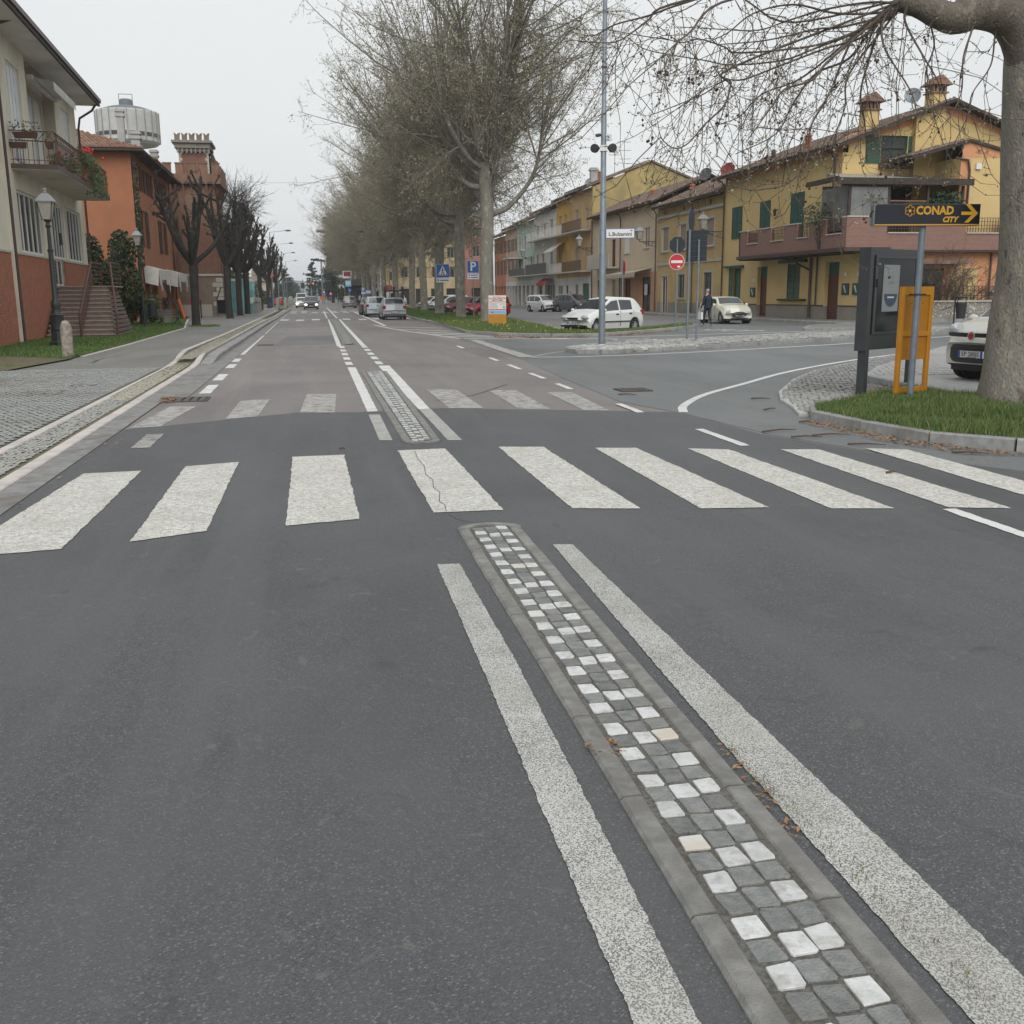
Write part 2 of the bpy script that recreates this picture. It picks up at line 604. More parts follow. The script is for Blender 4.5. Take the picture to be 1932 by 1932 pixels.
P_LINE = paint('paint_line', WP, (0.19, 0.185, 0.175), 0.12, 90, .35, 5)
P_FADE = paint('paint_faded', (0.36, 0.35, 0.335), (0.155, 0.148, 0.143), 0.42, 60, 1.1, 5)
P_FADE2 = paint('paint_old_zebra', (0.4, 0.395, 0.375), (0.185, 0.17, 0.163), 0.42, 90, 1.3, 6)
sheet('ground', [(-2500, -200), (2500, -200), (2500, 3500), (-2500, 3500)], -0.02, mat('far_ground', (0.09, 0.105, 0.06), .95, (0.12, 0.12, 0.08), .02, coord='P'))
sheet('main_road', [(-2.5, -8), (12, -8), (7.6, 14), (8.5, 40), (7.4, 48), (7.3, 76), (8.4, 100), (8.4, 600), (-2.4, 600)], 0.0, A_OLD)
sheet('car_park', [(8, 38), (29, 38), (29, 420), (7.0, 420), (7.0, 66)], -0.004, A_LOT)
# side road: from the give-way band round to the right
sheet('side_road', [(5.5, 38.5), (5.6, 32), (5.45, 27.1), (4.95, 20), (4.7, 15.2), (5.1, 13.5), (5.3, 11.2), (5.9, 9.2), (7.4, 6.6), (12, 0), (16, 2), (60, 24), (60, 46), (24, 50), (19, 51), (14, 43), (10, 39.6)], 0.004, A_SIDE)
sheet('road_patch', [(-2.45, -8), (14, -8), (12.3, 0), (7.4, 6.6), (5.7, 9.6), (5.2, 11.25), (5.1, 13.65), (3.83, 14.25), (2.6, 14.75), (1.87, 15.1), (0.6, 14.9), (-0.2, 15.1), (-1.0, 14.55), (-2.45, 13.6)], 0.008, A_NEW)
# repaired darker square far up the left lane
sheet('asphalt_patch', [(-1.2, 36), (1.1, 37), (1.15, 45), (-0.9, 44)], 0.004, asphalt('asphalt_repair', (0.14, 0.138, 0.14), (0.22, 0.22, 0.22), (0.165, 0.16, 0.16), None, None, 60))
def ragged(poly, step=.03, amp=.005):
 out = []
 n = len(poly)
 for i in range(n):
  a, b_ = Vector(poly[i][:2]), Vector(poly[(i + 1) % n][:2])
  D = (b_ - a).length
  k = max(1, int(D / step))
  nn = Vector((-(b_ - a).y, (b_ - a).x)).normalized()
  w = 0
  for j in range(k):
   w = w * .6 + rnd.uniform(-amp, amp)
   p = a.lerp(b_, j / k) + nn * (w if j else 0)
   out.append((p.x, p.y))
 return out
def mark(name, label, poly, m, z=0.012, cat='road marking', group=None):
 if min(p[1] for p in poly) < 26 and max(p[1] for p in poly) < 40: poly = ragged(poly, .03 if m is not P_NEAR else .012, .005 if m is not P_NEAR else .0026)
 o = sheet(name, poly, z, m, None)
 return tag(o, label, cat, group)
# gutter, kerbs and pebble band of the left footway -------------------------------------------
def gutterline():
 b = MB()
 n = 40
 for i in range(n):
  y0, y1 = -6 + i * 3.4, -6 + (i + 1) * 3.4
  xr0 = -2.45 + min(1, max(0, y0 / 40)) * 0.2
  xr1 = -2.45 + min(1, max(0, y1 / 40)) * 0.2
  if y1 < 29:
   b.quad((-2.74, y0, .016), (xr0, y0, .014), (xr1, y1, .014), (-2.74, y1, .016))
  b.quad((xr0, y0, .014), (xr0 + .32, y0, .010), (xr1 + .32, y1, .010), (xr1, y1, .014)) if y0 > 16 else None
 o = b.build('gutter', M_GUT)
 o['kind'] = 'structure'
gutterline()
FZ = 0.02  # footway level near, rises beyond the dropped kerb
def fz(y):
 return FZ + 0.10 * min(1, max(0, (y - 25.5) / 3.5))
# pale kerb stones, one object per stone
def stone_row(pid, pts, w, ln, m, zt, group=None, zb=-0.1, name='kerb_stone', gap=0.008):
 acc = [Vector(p[:2]) for p in pts]
 for i in range(len(acc) - 1):
  a, b_ = acc[i], acc[i + 1]
  D = (b_ - a).length
  n = max(1, round(D / ln))
  t = (b_ - a) / D
  nn = Vector((-t.y, t.x))
  for k in range(n):
   p0 = a + t * (D * k / n + gap / 2)
   p1 = a + t * (D * (k + 1) / n - gap / 2)
   ym = (p0.y + p1.y) / 2
   z0 = zt(p0.y) if callable(zt) else zt
   z1 = zt(p1.y) if callable(zt) else zt
   ww = w / 2
   j = rnd.uniform(-.004, .004)
   vs = []
   e = 0.012
   for (q, zz) in ((p0, z0), (p1, z1)):
    for s_, zz2 in ((-ww, zb), (-ww, zz - e), (-ww + e, zz), (ww - e, zz), (ww, zz - e), (ww, zb)):
     vs.append((q.x + nn.x * (s_ + j), q.y + nn.y * (s_ + j), zz2))
   mb = MB().add(vs, [(0, 1, 7, 6), (1, 2, 8, 7), (2, 3, 9, 8), (3, 4, 10, 9), (4, 5, 11, 10), (0, 5, 4, 3, 2, 1), (6, 7, 8, 9, 10, 11)])
   mb.build(name, m, pid)
fw = empty('footway_kerb', (0, 0, 0))
fw['kind'] = 'structure'
stone_row(fw, [(-2.77, -1), (-2.76, 26.7), (-2.92, 30), (-2.86, 62), (-2.6, 83), (-2.55, 124)], .155, 1.15, M_WHITEST, lambda y: fz(y) + .012)
stone_row(fw, [(-3.36, -1), (-3.33, 27.6), (-3.6, 31.8), (-3.45, 46), (-3.38, 75), (-3.28, 120)], .14, 1.15, M_WHITEST, lambda y: fz(y) + .012)
stone_row(fw, [(-2.52, 26.6), (-2.6, 30), (-2.5, 62), (-2.32, 83), (-2.2, 141)], .3, 1.0, M_KERB, lambda y: fz(y) - .01)
# bed of the pebble band
pb = empty('pebble_band', (0, 0, 0))
pb['kind'] = 'structure'
bb = MB()
for y0, y1 in ((-2, 26.7), (26.7, 30), (30, 120)):
 bb.quad((-3.31, y0, fz(y0) - .012), (-2.84, y0, fz(y0) - .012), (-2.84 if y0 < 26 else -2.88, y1, fz(y1) - .012), (-3.31, y1, fz(y1) - .012))
bb.build('bed', M_MOSS, pb)
its = []
y = 6.5
while y < 75:
 st = 0.062 if y < 30 else 0.13
 x = -3.25
 while x < -2.86:
  tm = 1 if (y > 17.5 and rnd.random() < .8) else 0
  if not (y > 40 and rnd.random() < .35):
   its.append((x + rnd.uniform(-.012, .012) + (-.12 if y > 31 else 0) * 0, y + rnd.uniform(-.02, .02), st * rnd.uniform(.8, 1.1), st * rnd.uniform(1.1, 1.6), rnd.uniform(-.7, .7), tm))
  x += st * 0.9
 y += st * 1.25
its = [(a, b2 , c, d2, e, f) for a, b2, c, d2, e, f in its]
stones('pebble_bed', [i for i in its if i[1] < 27], [M_PEB, M_PEBT], pb, 300, .02, 7, FZ, 'pebble', 3, .2)
far_ = [i for i in its if i[1] >= 27]
o_ = stones('pebble_bed_far', far_, [M_PEB, M_PEBT], pb, 0, .02, 7, 0.115, 'pebble', 4, .2)
# footway surface
FW = [(-3.43, -3), (-3.41, 26), (-3.7, 31.8), (-3.52, 46), (-3.45, 120), (-3.2, 150), (-12, 150), (-9.2, 110), (-8.6, 78), (-6.6, 58), (-6.1, 50), (-5.95, 28.5), (-6.9, 25.5), (-30, 24), (-30, -3)]
b = MB()
lowp = [(-3.36, -3), (-3.34, 25.5), (-6.9, 25.5), (-30, 24), (-30, -3)]
b.add([(p[0], p[1], FZ - .015) for p in lowp], [tuple(range(5))])
b.add([(-3.34, 25.5, FZ - .015), (-3.38, 29, .115), (-6.0, 29, .115), (-6.9, 25.5, FZ - .015)], [(0, 1, 2, 3)])
hp = [(-3.38, 29), (-3.5, 31.8), (-3.42, 46), (-3.3, 120), (-3.2, 150), (-16, 150), (-12, 100), (-9.2, 86), (-8.6, 78), (-6.6, 60), (-6.2, 55), (-6.0, 36), (-6.0, 29)]
b.add([(p[0], p[1], .115) for p in hp], [tuple(range(len(hp)))])
o = b.build('footway', A_WALK)
for p in o.data.polygons:
 if p.normal.z < 0: p.flip()
o['kind'] = 'structure'
# old grey sett paving beside the crosswalk, worn and mossy
sp = empty('sett_paving', (0, 0, 0))
sp['kind'] = 'structure'
sheet('joint_bed', [(-3.44, -2), (-3.42, 25.45), (-4.6, 25.6), (-8, 25.3), (-30, 23.5), (-30, -2)], FZ - .006, M_PORF2, None, parent=sp)
its = []
y = 8.0
row = 0
while y < 25.5:
 x = -3.5 - (row % 2) * .05
 xl = -y * 0.31 - 3.6
 while x > xl:
  its.append((x + rnd.uniform(-.006, .006), y + rnd.uniform(-.006, .006), rnd.uniform(.088, .104), rnd.uniform(.088, .104), rnd.uniform(-.12, .12), 0))
  x -= .112
 y += .112
 row += 1
stones('sett_field', its, [M_PORF], sp, 300, .012, 0, FZ, 'sett', 5, .16)
# thin pale edging lines in the footway
ed = empty('footway_edging', (0, 0, 0))
ed['kind'] = 'structure'
stone_row(ed, [(-5.35, 27.2), (-5.2, 45), (-5.55, 58), (-5.9, 66), (-8.5, 84)], .1, 1.0, M_GUT, .122, zb=.05, name='edging_stone')
stone_row(ed, [(-6.0, 29.5), (-5.95, 36), (-6.15, 55), (-6.9, 62), (-8.4, 78)], .12, .9, M_WHITEST, .126, zb=.05, name='edging_stone')
# lawns by the villa
b = MB()
b.add([(-6.05, 28.2, .13), (-6.0, 36, .13), (-6.2, 55, .13), (-6.9, 62, .13), (-8.6, 78, .13), (-10.4, 78, .13), (-14, 55, .13), (-14, 29.8, .13), (-8.6, 30.4, .13)], [tuple(range(9))])
b.add([(-6.05, 28.2, .13), (-8.6, 30.4, .13), (-14, 29.8, .13), (-30, 29, .1), (-30, 24, .0), (-6.9, 25.4, .035)], [tuple(range(6))])
b.cur = 0
o = b.build('lawn_ground', [M_SOIL, M_DRY])
o.data.polygons[0].material_index = 0
o.data.polygons[1].material_index = 1
for p in o.data.polygons:
 if p.normal.z < 0: p.flip()
o['kind'] = 'structure'
# ------------------------------------------------------------------ zebra crossing
zg = 'white bars of the near zebra crossing'
SZ = [((0, 1050), (90, 1040), (240, 892), (130, 898), -1), ((245, 1025), (390, 1005), (450, 874), (350, 882)), ((540, 995), (678, 982), (650, 860), (552, 864)), ((818, 970), (950, 965), (840, 848), (750, 852)),
 ((1080, 962), (1208, 962), (1025, 845), (940, 845)), ((1322, 962), (1451, 960), (1200, 847), (1122, 847)), ((1568, 962), (1687, 962), (1375, 850), (1297, 848)), ((1790, 960), (1910, 962), (1545, 850), (1473, 850)),
 ((2010, 960), (2125, 962), (1710, 850), (1632, 848))]
zl = ['leftmost zebra bar, cut by the left edge of the photo', 'second zebra bar from the left, slanting to the kerb', 'third zebra bar from the left, stained brown at its near end', 'cracked zebra bar ahead of the near cobbled strip end',
 'fifth zebra bar, first one right of the cobbled strip', 'sixth zebra bar, second one right of the cobbled strip', 'seventh zebra bar, third one right of the cobbled strip', 'zebra bar with a twig on it, second from the right', 'rightmost zebra bar, running out of the picture on the right']
for s_, l_ in zip(SZ, zl):
 q = [G(*p) for p in s_[:4]]
 if len(s_) == 5:
  q = [(-2.36, 7.0), (-1.69, 7.1), (-1.65, 10.28), (-2.17, 10.24)]
 mark('zebra_bar', l_, q, P_ZEB, .013, 'zebra bar', zg)
# old worn crossing beyond
oz = [([(-2.33, 13.8), (-1.95, 13.95), (-1.75, 16.4), (-2.15, 16.5)], 'ghost of an old zebra bar beside the left gutter'), ([(-1.18, 14.55), (-.76, 14.75), (-.66, 17.3), (-1.13, 17.1)], 'worn old zebra bar in the left lane, nearer the kerb'),
 ([(-.18, 15.1), (.32, 15.0), (.42, 17.9), (-.08, 18.0)], 'worn old zebra bar in the left lane, next to the centre line'), ([(2.02, 18.3), (2.53, 18.1), (2.5, 14.95), (2.0, 15.1)], 'worn old zebra bar just right of the centre strip'),
 ([(3.06, 17.8), (3.53, 17.65), (3.42, 14.6), (2.98, 14.75)], 'worn old zebra bar in the middle of the right lane'), ([(3.96, 17.2), (4.37, 17.0), (4.2, 14.15), (3.85, 14.3)], 'worn old zebra bar nearest the side road')]
for q, l_ in oz:
 mark('old_zebra_bar', l_, q, P_FADE2, .0045, 'zebra bar', 'worn bars of the old crossing')
# centre lines
for i, (q, l_, m_) in enumerate([
 ([(.715, 6.14), (.855, 6.12), (.858, 4.3), (.806, 1.9), (.76, .2), (.6, .2), (.656, 1.97), (.692, 4.3)], 'white line left of the near cobbled strip', P_NEAR),
 ([(1.535, 6.48), (1.665, 6.45), (1.645, 3.3), (1.637, 1.9), (1.62, .2), (1.4, .2), (1.418, 1.8), (1.435, 3.2)], 'white line right of the near cobbled strip', P_NEAR),
 ([(.745, 11.85), (.896, 11.8), (.93, 14.5), (.775, 14.5)], 'short speckled white line left of the second strip', P_NEAR),
 ([(1.518, 11.64), (1.68, 11.6), (1.71, 15.0), (1.54, 15.0)], 'short speckled white line right of the second strip', P_NEAR),
 ([(.78, 14.52), (.93, 14.52), (1.05, 24.5), (.86, 24.6)], 'cracked white line left of the second strip', P_LINE),
 ([(1.54, 15.02), (1.71, 15.02), (1.87, 24.9), (1.6, 24.9)], 'cracked white line right of the second strip', P_LINE),
 ([(.91, 35), (1.06, 35), (1.56, 76), (1.4, 76)], 'long white line left of the third strip', P_LINE),
 ([(1.71, 34.8), (1.87, 34.8), (2.3, 76), (2.14, 76)], 'long white line right of the third strip', P_LINE),
 ([(1.38, 80), (1.5, 80), (1.85, 116), (1.7, 116)], 'white line left of the fourth strip', P_LINE),
 ([(2.1, 80), (2.25, 80), (2.85, 152), (2.7, 152)], 'white line right of the fourth strip', P_LINE),
]):
 mark('centre_line', l_, q, m_, .0125 if i < 4 else .0045)
for sx, sd in ((.86, 'left'), (1.6, 'right')):
 for k in range(5):
  y0 = 25.4 + k * 2.1
  dx = 0.012 * (y0 - 25)
  mark('centre_dash', '%s row of short white dashes between the cobbled strips, dash %s' % (sd, ['nearest the camera', 'second from the camera', 'in the middle', 'fourth from the camera', 'farthest away'][k]), [(sx + dx, y0), (sx + .17 + dx, y0), (sx + .17 + dx, y0 + 1.2), (sx + dx, y0 + 1.2)], P_LINE, .0045, group='short dashes between the strips')
# right hand dashes (lane edge)
dl = ['nearest dash, at the right edge of the photo', 'dash between the zebra bars and the side road', 'dash at the mouth of the side road', 'dash beyond the worn crossing', 'dash fourth from the camera', 'dash fifth from the camera', 'dash sixth from the camera', 'farthest dash before the give way band']
for k, (x, y0, y1) in enumerate([(4.72, 5.7, 6.9), (4.62, 10.4, 11.85), (4.53, 13.75, 14.95), (4.5, 17.6, 18.8), (4.56, 20.0, 21.5), (4.63, 22.7, 24.3), (4.68, 25.8, 27.2), (4.76, 32.3, 33.9)]):
 mark('lane_dash', 'white lane edge %s' % dl[k], [(x - .05, y0), (x + .06, y0), (x + .09, y1), (x - .02, y1)], P_LINE, .013 if k < 3 else .0055, group='dashes along the right lane edge')
for k, (y0, y1, x) in enumerate([(11.9, 13.1, -1.92), (18.6, 20.4, -1.85), (21.5, 23.2, -1.87), (25.2, 26.6, -1.9), (27.6, 29.0, -1.93), (31, 46, -1.98), (48, 70, -2.0), (74, 100, -2.0)]):
 mark('edge_line', ['faint first dash beside the left gutter', 'left edge dash past the road drain', 'second left edge dash past the road drain', 'third left edge dash past the road drain', 'left edge dash where the kerb begins', 'worn left edge line along the raised kerb', 'left edge line before the distant crossing', 'far left edge line beyond the distant crossing'][k],
  [(x - .08, y0), (x + .12, y0), (x + .12, y1), (x - .08, y1)], P_FADE if k == 0 else P_LINE, .0125 if k == 0 else .0045)
# give way band, islands' edge lines, hatching
gb = smoothline([(5.95, 38.8), (5.68, 33), (5.72, 27.4)], 4)
mark('give_way_band', 'broad worn white band across the side road mouth', [(5.86, 38.36), (5.62, 32), (5.5, 27.1), (5.95, 27.0), (6.0, 32), (6.2, 38.0)], P_FADE2, .0085)
def line_mark(name, label, pts, w, m, z, n=5):
 b = MB()
 band(b, smoothline(pts, n), w, z)
 o = b.build(name, m)
 for p in o.data.polygons:
  if p.normal.z < 0: p.flip()
 return tag(o, label, 'road marking')
line_mark('curve_line', 'white line curving right into the side road', [(5.12, 13.65), (5.45, 14.5), (6.34, 15.95), (7.75, 17.65), (10.0, 20.3), (13.25, 23.35), (18, 27)], .13, P_LINE, .0095)
line_mark('island_line', 'white line along the near side of the pebble island', [(5.8, 26.9), (7.3, 26.75), (10.37, 27.6), (14.2, 29.3), (17.6, 31.0), (26, 36)], .16, P_LINE, .0095)
line_mark('island_line', 'white line from the give way band to the island tip', [(5.9, 27.2), (6.8, 28.7), (7.8, 29.9)], .14, P_FADE2, .0105)
line_mark('stop_line', 'white line across the car park exit', [(10.5, 38.4), (12.84, 38.8), (16.9, 39.9), (20.5, 40.7), (23, 41.6)], .2, P_LINE, .0095)
line_mark('edge_curve', 'white line following the grass verge kerb', [(3.7, 60), (4.2, 52), (5.0, 45), (5.7, 39.5)], .14, P_LINE, .0045)
for k, (a, b_) in enumerate([((5.2, 44.5), (8.6, 38.6)), ((5.5, 41.6), (9.8, 37.6)), ((5.8, 39.2), (11.2, 36.9)), ((4.9, 47.6), (7.0, 43.5)), ((4.4, 51.5), (6.5, 48)), ((4.1, 56), (6.7, 52.5))]):
 line_mark('hatch_line', 'diagonal white hatching line by the verge, %s' % ['third from the island', 'second from the island', 'nearest the island', 'fourth from the island', 'fifth from the island', 'last before the parked cars'][k], [a, tuple((Vector(a) + Vector(b_)) / 2), b_], .25, P_LINE, .0095 if k < 3 else .0047, 1)
for k, yy in enumerate((64, 72, 80, 88, 96)):
 mark('bay_line', 'white parking bay line %s' % ['in front of the hatching', 'behind the silver hatchback', 'between the two parked hatchbacks', 'beyond the parked cars', 'farthest along the kerb'][k], [(4.6, yy), (7.2, yy), (7.2, yy + .25), (4.6, yy + .25)], P_LINE, .0045)
mark('bay_edge_line', 'white line along the roadside parking bays', [(4.1, 58), (4.3, 58), (4.85, 110), (4.65, 110)], P_LINE, .0047)
# hatched worn bar in the left lane and the far crossings
for k in range(4):
 mark('speed_band', 'thin worn white band across the left lane, %s' % ['nearest', 'second', 'third', 'farthest'][k], [(-1.85 + .03 * k, 48.6 + k * 2), (1.03, 51.0 + k * 1.7), (1.03, 51.45 + k * 1.7), (-1.85 + .03 * k, 49.1 + k * 2)], P_FADE2, .0045, group='four thin bands across the left lane')
fc = []
for k in range(9):
 x = -1.9 + k * 1.08
 if 1.0 < x < 2.0: continue
 fc.append((x, 72.5 if k % 2 else 74))
for k, (x, yy) in enumerate(fc):
 mark('far_zebra_bar', 'white bar of the middle distance crossing, %s from the left kerb' % ['first', 'second', 'third', 'fourth', 'fifth', 'sixth', 'seventh', 'eighth', 'ninth'][k], [(x, yy), (x + .55, yy), (x + .6, yy + 3.6), (x + .05, yy + 3.6)], P_LINE, .0049, 'zebra bar', 'bars of the middle distance crossing')
for k in range(8):
 x = -1.7 + k * 1.05
 for j, yy in enumerate((106, 114)):
  if k in (2, 3) and j: continue
  mark('far_zebra_bar', 'small white bar of the farthest crossing', [(x, yy), (x + .6, yy), (x + .62, yy + 3), (x + .02, yy + 3)], P_LINE, .0051, 'zebra bar', 'bars of the farthest crossing')
# parking bays in the car park
for k in range(9):
 a, b_ = (10.2 + k * .75, 42.6 + k * 2.9), (14.6 + k * .75, 46.2 + k * 3.0)
 mark('car_park_line', 'white car park bay line, %s' % ['at the verge tip', 'second from the verge tip', 'third from the verge tip', 'fourth from the verge tip', 'fifth, near the poster stand', 'sixth, beyond the poster stand', 'seventh, toward the red car', 'eighth, toward the red car', 'ninth, by the red car'][k],
  [a, (a[0] + .2, a[1] - .12), (b_[0] + .2, b_[1] - .12), b_], P_LINE, 0.0)
# stop lettering blobs on the far side lane (STOP seen edge-on)
def txt(s_, size, m, name='lettering', parent=None, loc=(0, 0, 0), rot=(0, 0, 0), extr=0.0, align='CENTER', bold=0.0, sx=1.0, shear=0.0):
 cu_ = bpy.data.curves.new(name, 'FONT')
 cu_.body = s_
 cu_.size = size
 cu_.align_x = align
 cu_.align_y = 'CENTER'
 cu_.extrude = extr
 cu_.offset = bold
 cu_.shear = shear
 cu_.resolution_u = 2
 ob = bpy.data.objects.new(name, cu_)
 COL.objects.link(ob)
 dg = bpy.context.evaluated_depsgraph_get()
 me = bpy.data.meshes.new_from_object(ob.evaluated_get(dg))
 bpy.data.objects.remove(ob)
 me.materials.clear()
 me.materials.append(m)
 return link(name, me, parent, loc, rot, (sx, 1, 1))
for (cx, cy, rz, l_) in ((18.2, 43.3, R(-62), 'white STOP lettering painted on the lane beyond the verge tip'), (11.8, 34.9, R(-72), 'white STOP lettering painted on the lane behind the pebble island')):
 o = txt('STOP', 1.0, P_LINE, 'stop_lettering', None, (cx, cy, .0095), (0, 0, rz), sx=1.3)
 o.scale = (1.3, 2.3, 1)
 tag(o, l_, 'road marking')
# thin road joint / crack sealed between asphalts
line_mark('asphalt_joint', 'thin dark cut line across the worn crossing', [(1.9, 16.2), (2.6, 16.9), (3.6, 18.9)], .02, mat('crack', (.05, .045, .04), .9), .006)
line_mark('asphalt_crack', 'crack across the fourth zebra bar', [(.98, 7.7), (1.0, 7.95), (.975, 8.1), (1.03, 8.5), (1.0, 8.7), (1.04, 9.1), (1.01, 9.4), (1.05, 9.9), (1.03, 10.3), (1.06, 10.9)], .005, MATS['crack'], .0165, 1)
# ------------------------------------------------------------------ cobbled centre strips
def centre_strip(nm, xl, xr, y0, y1, ncol, pitch, label, pattern, kerbw, kerb_len, round_far=False, round_near=False, n_ind=300, h=.01, slant=.0, rough=.12):
 root = empty(nm, (0, 0, 0), 0, label, 'cobbled strip')
 # xl/xr: functions of y giving outer edges
 bedm = MB()
 n = 20
 ys = [y0 + (y1 - y0) * i / n for i in range(n + 1)]
 for a, b_ in zip(ys[:-1], ys[1:]):
  bedm.quad((xl(a) + .01, a, .021), (xr(a) - .01, a, .021), (xr(b_) - .01, b_, .021), (xl(b_) + .01, b_, .021))
 if round_far:
  c = (xl(y1) + xr(y1)) / 2
  rr = (xr(y1) - xl(y1)) / 2
  bedm.add([(c + rr * math.cos(a), y1 + rr * .7 * math.sin(a), .016) for a in [PI * k / 10 for k in range(11)]], [tuple(range(11))])
 bedm.build('mortar_bed', M_MORT, root)
 stone_row(root, [(xl(y) + kerbw / 2, y) for y in ys[::4]] if n_ind < 500 else [], kerbw, kerb_len, M_KERBN, .027, zb=-.05, gap=.012)
 stone_row(root, [(xr(y) - kerbw / 2, y) for y in ys[::4]], kerbw, kerb_len * .93, M_KERBN, .027, zb=-.05, gap=.012)
 for flag, ye, sg in ((round_far, y1, 1), (round_near, y0, -1)):
  if flag:
   c = (xl(ye) + xr(ye)) / 2
   rr = (xr(ye) - xl(ye)) / 2
   for k in range(2):
    arc = [(PI * (k + t / 5) / 2) for t in range(6)]
    m_ = MB()
    out = [(c + rr * math.cos(a), ye + sg * rr * .75 * math.sin(a) + sg * .01) for a in arc]
    inn = [(c + (rr - kerbw) * math.cos(a), ye + sg * (rr - kerbw) * .75 * math.sin(a) + sg * .01) for a in arc]
    for q in range(5):
     pl = [out[q], out[q + 1], inn[q + 1], inn[q]]
     m_.prism(pl if sg > 0 else pl[::-1], -.05, .027)
    m_.build('kerb_stone', M_KERBN, root)
 its = []
 y = y0 + pitch / 2
 r = 0
 while y < y1 + (.05 if round_far else -.02):
  xa, xb = xl(y) + kerbw + .012, xr(y) - kerbw - .012
  cw = (xb - xa) / ncol
  for c in range(ncol):
   mi = pattern(r, c)
   yo = slant * (c - 1)
   f = 1.0
   its.append((xa + cw * (c + .5) + rnd.uniform(-.003, .003), y + yo + rnd.uniform(-.003, .003), cw * rnd.uniform(.93, 1.0), pitch * rnd.uniform(.9, .98), rnd.uniform(-.04, .04), mi))
  y += pitch
  r += 1
 stones('cobble_field', its, [M_SETT, M_MARB, M_MARBC], root, n_ind, h, 0, .0165, 'cobble', 11, rough)
 return root
def near_pat(r, c):
 if c == 0: w = r % 2 == 0
 elif c == 2: w = r % 2 == 1
 else: w = r % 4 == 1
 if not w: return 0
 return 2 if (r * 7 + c * 3) % 11 == 0 else 1
centre_strip('near_cobbled_strip', lambda y: .9 + .0105 * y, lambda y: 1.345 + .012 * y, .3, 7.0, 3, .1055, 'near strip of grey cobbles chequered with white marble between grey kerb stones', near_pat, .085, .62, True, slant=.012, rough=.2)
def mid_pat(r, c):
 if c in (0, 2): return 1 if (r + (c == 2)) % 2 == 0 else 0
 return 1 if r % 3 == 0 else 0
centre_strip('second_cobbled_strip', lambda y: 1.0 + .008 * (y - 11.5), lambda y: 1.427 + .02 * (y - 11.5), 11.65, 22.8, 3, .105, 'second strip of narrow white and grey cobbles beyond the zebra crossing', mid_pat, .095, .8, False, True, slant=.015)
centre_strip('third_cobbled_strip', lambda y: 1.14 + .009 * (y - 36), lambda y: 1.59 + .0145 * (y - 36), 36.2, 76, 4, .2, 'third long cobbled strip farther up the road between white lines', lambda r, c: 1 if (r * 3 + c * 5) % 4 == 0 else 0, .09, 1.2, n_ind=0)
centre_strip('fourth_cobbled_strip', lambda y: 1.55 + .01 * (y - 80), lambda y: 2.0 + .01 * (y - 80), 80, 104, 3, .4, 'small far cobbled strip before the oncoming dark car', lambda r, c: 0, .08, 3, n_ind=0)
# road drains ---------------------------------------------------------------
M_IRON = mat('cast_iron', (.07, .065, .06), .6, (.12, .1, .085), 20, metal=.4, coord='P')
def drain(x0, x1, y0, y1, z, label, nb=5, nm='road_drain'):
 r = empty(nm, ((x0 + x1) / 2, (y0 + y1) / 2, z), 0, label, 'drain')
 w, h_ = (x1 - x0) / 2, (y1 - y0) / 2
 b = MB()
 b.box(-w, w, -h_, -h_ + .04, -.02, .012).box(-w, w, h_ - .04, h_, -.02, .012).box(-w, -w + .03, -h_ + .04, h_ - .04, -.02, .012).box(w - .03, w, -h_ + .04, h_ - .04, -.02, .012)
 b.build('frame', M_IRON, r)
 MB().box(-w + .03, w - .03, -h_ + .04, h_ - .04, -.02, .002).build('pit', mat('pit_dark', (.02, .02, .02), .9), r)
 for k in range(nb):
  x = -w + .03 + (k + .5) * (2 * w - .06) / nb
  q = (2 * w - .06) / nb * .34
  MB().box(x - q, x + q, -h_ + .04, h_ - .04, .0021, .011).build('bar', M_IRON, r)
 return r
drain(-2.33, -1.66, 17.15, 17.85, .01, 'iron road drain grate in the left gutter with leaf litter', 5)
drain(5.2, 5.75, 16.8, 17.35, .012, 'iron road drain grate in the mouth of the side road', 5)
drain(-5.0, -4.3, 18.85, 19.7, FZ, 'dark iron manhole in the sett paving', 4, 'manhole_cover')
drain(-4.5, -4.0, 20.3, 20.9, FZ, 'smaller iron cover behind the dark manhole', 4, 'manhole_cover')
drain(-1.75, -1.2, 36.5, 37.2, .006, 'far road drain beside the raised kerb', 4)
line_mark('asphalt_crack', 'crack between the fourth zebra bar and the near strip tip', [(.98, 7.6), (1.05, 7.35), (1.2, 7.22), (1.24, 7.12)], .005, MATS['crack'], .0145, 3)
# ================================================================== BUILDINGS
def plaster(name, c, dark=0.8, c3=None, s3=.5):
 return mat(name, c, .9, tuple(k * dark for k in c), 1.1, 8, bump=.12, bscale=25, coord='P', lo=.3, hi=.75, c3=c3 or tuple(k * .72 for k in c), scale3=s3)
K_CREAM = plaster('cream_render', (0.66, 0.615, 0.51), .93)
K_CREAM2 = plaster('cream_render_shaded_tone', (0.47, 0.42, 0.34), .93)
K_SOFFIT = plaster('soffit_white', (0.64, 0.63, 0.58), .95)
K_ORANGE = plaster('orange_render', (0.38, 0.155, 0.08), .85, (0.3, 0.13, 0.075), .8)
K_YEL = plaster('yellow_render', (0.62, 0.46, 0.21), .93, (0.54, 0.4, 0.19), .6)
K_YEL2 = plaster('ochre_yellow_render', (0.53, 0.38, 0.165), .85, (0.4, 0.3, 0.15), .9)
K_APR = plaster('apricot_render', (0.62, 0.3, 0.15), .92)
K_PEACH = plaster('peach_render', (0.62, 0.5, 0.36), .93, (0.52, 0.42, 0.31), .7)
K_SALM = plaster('salmon_render', (0.6, 0.33, 0.2), .92)
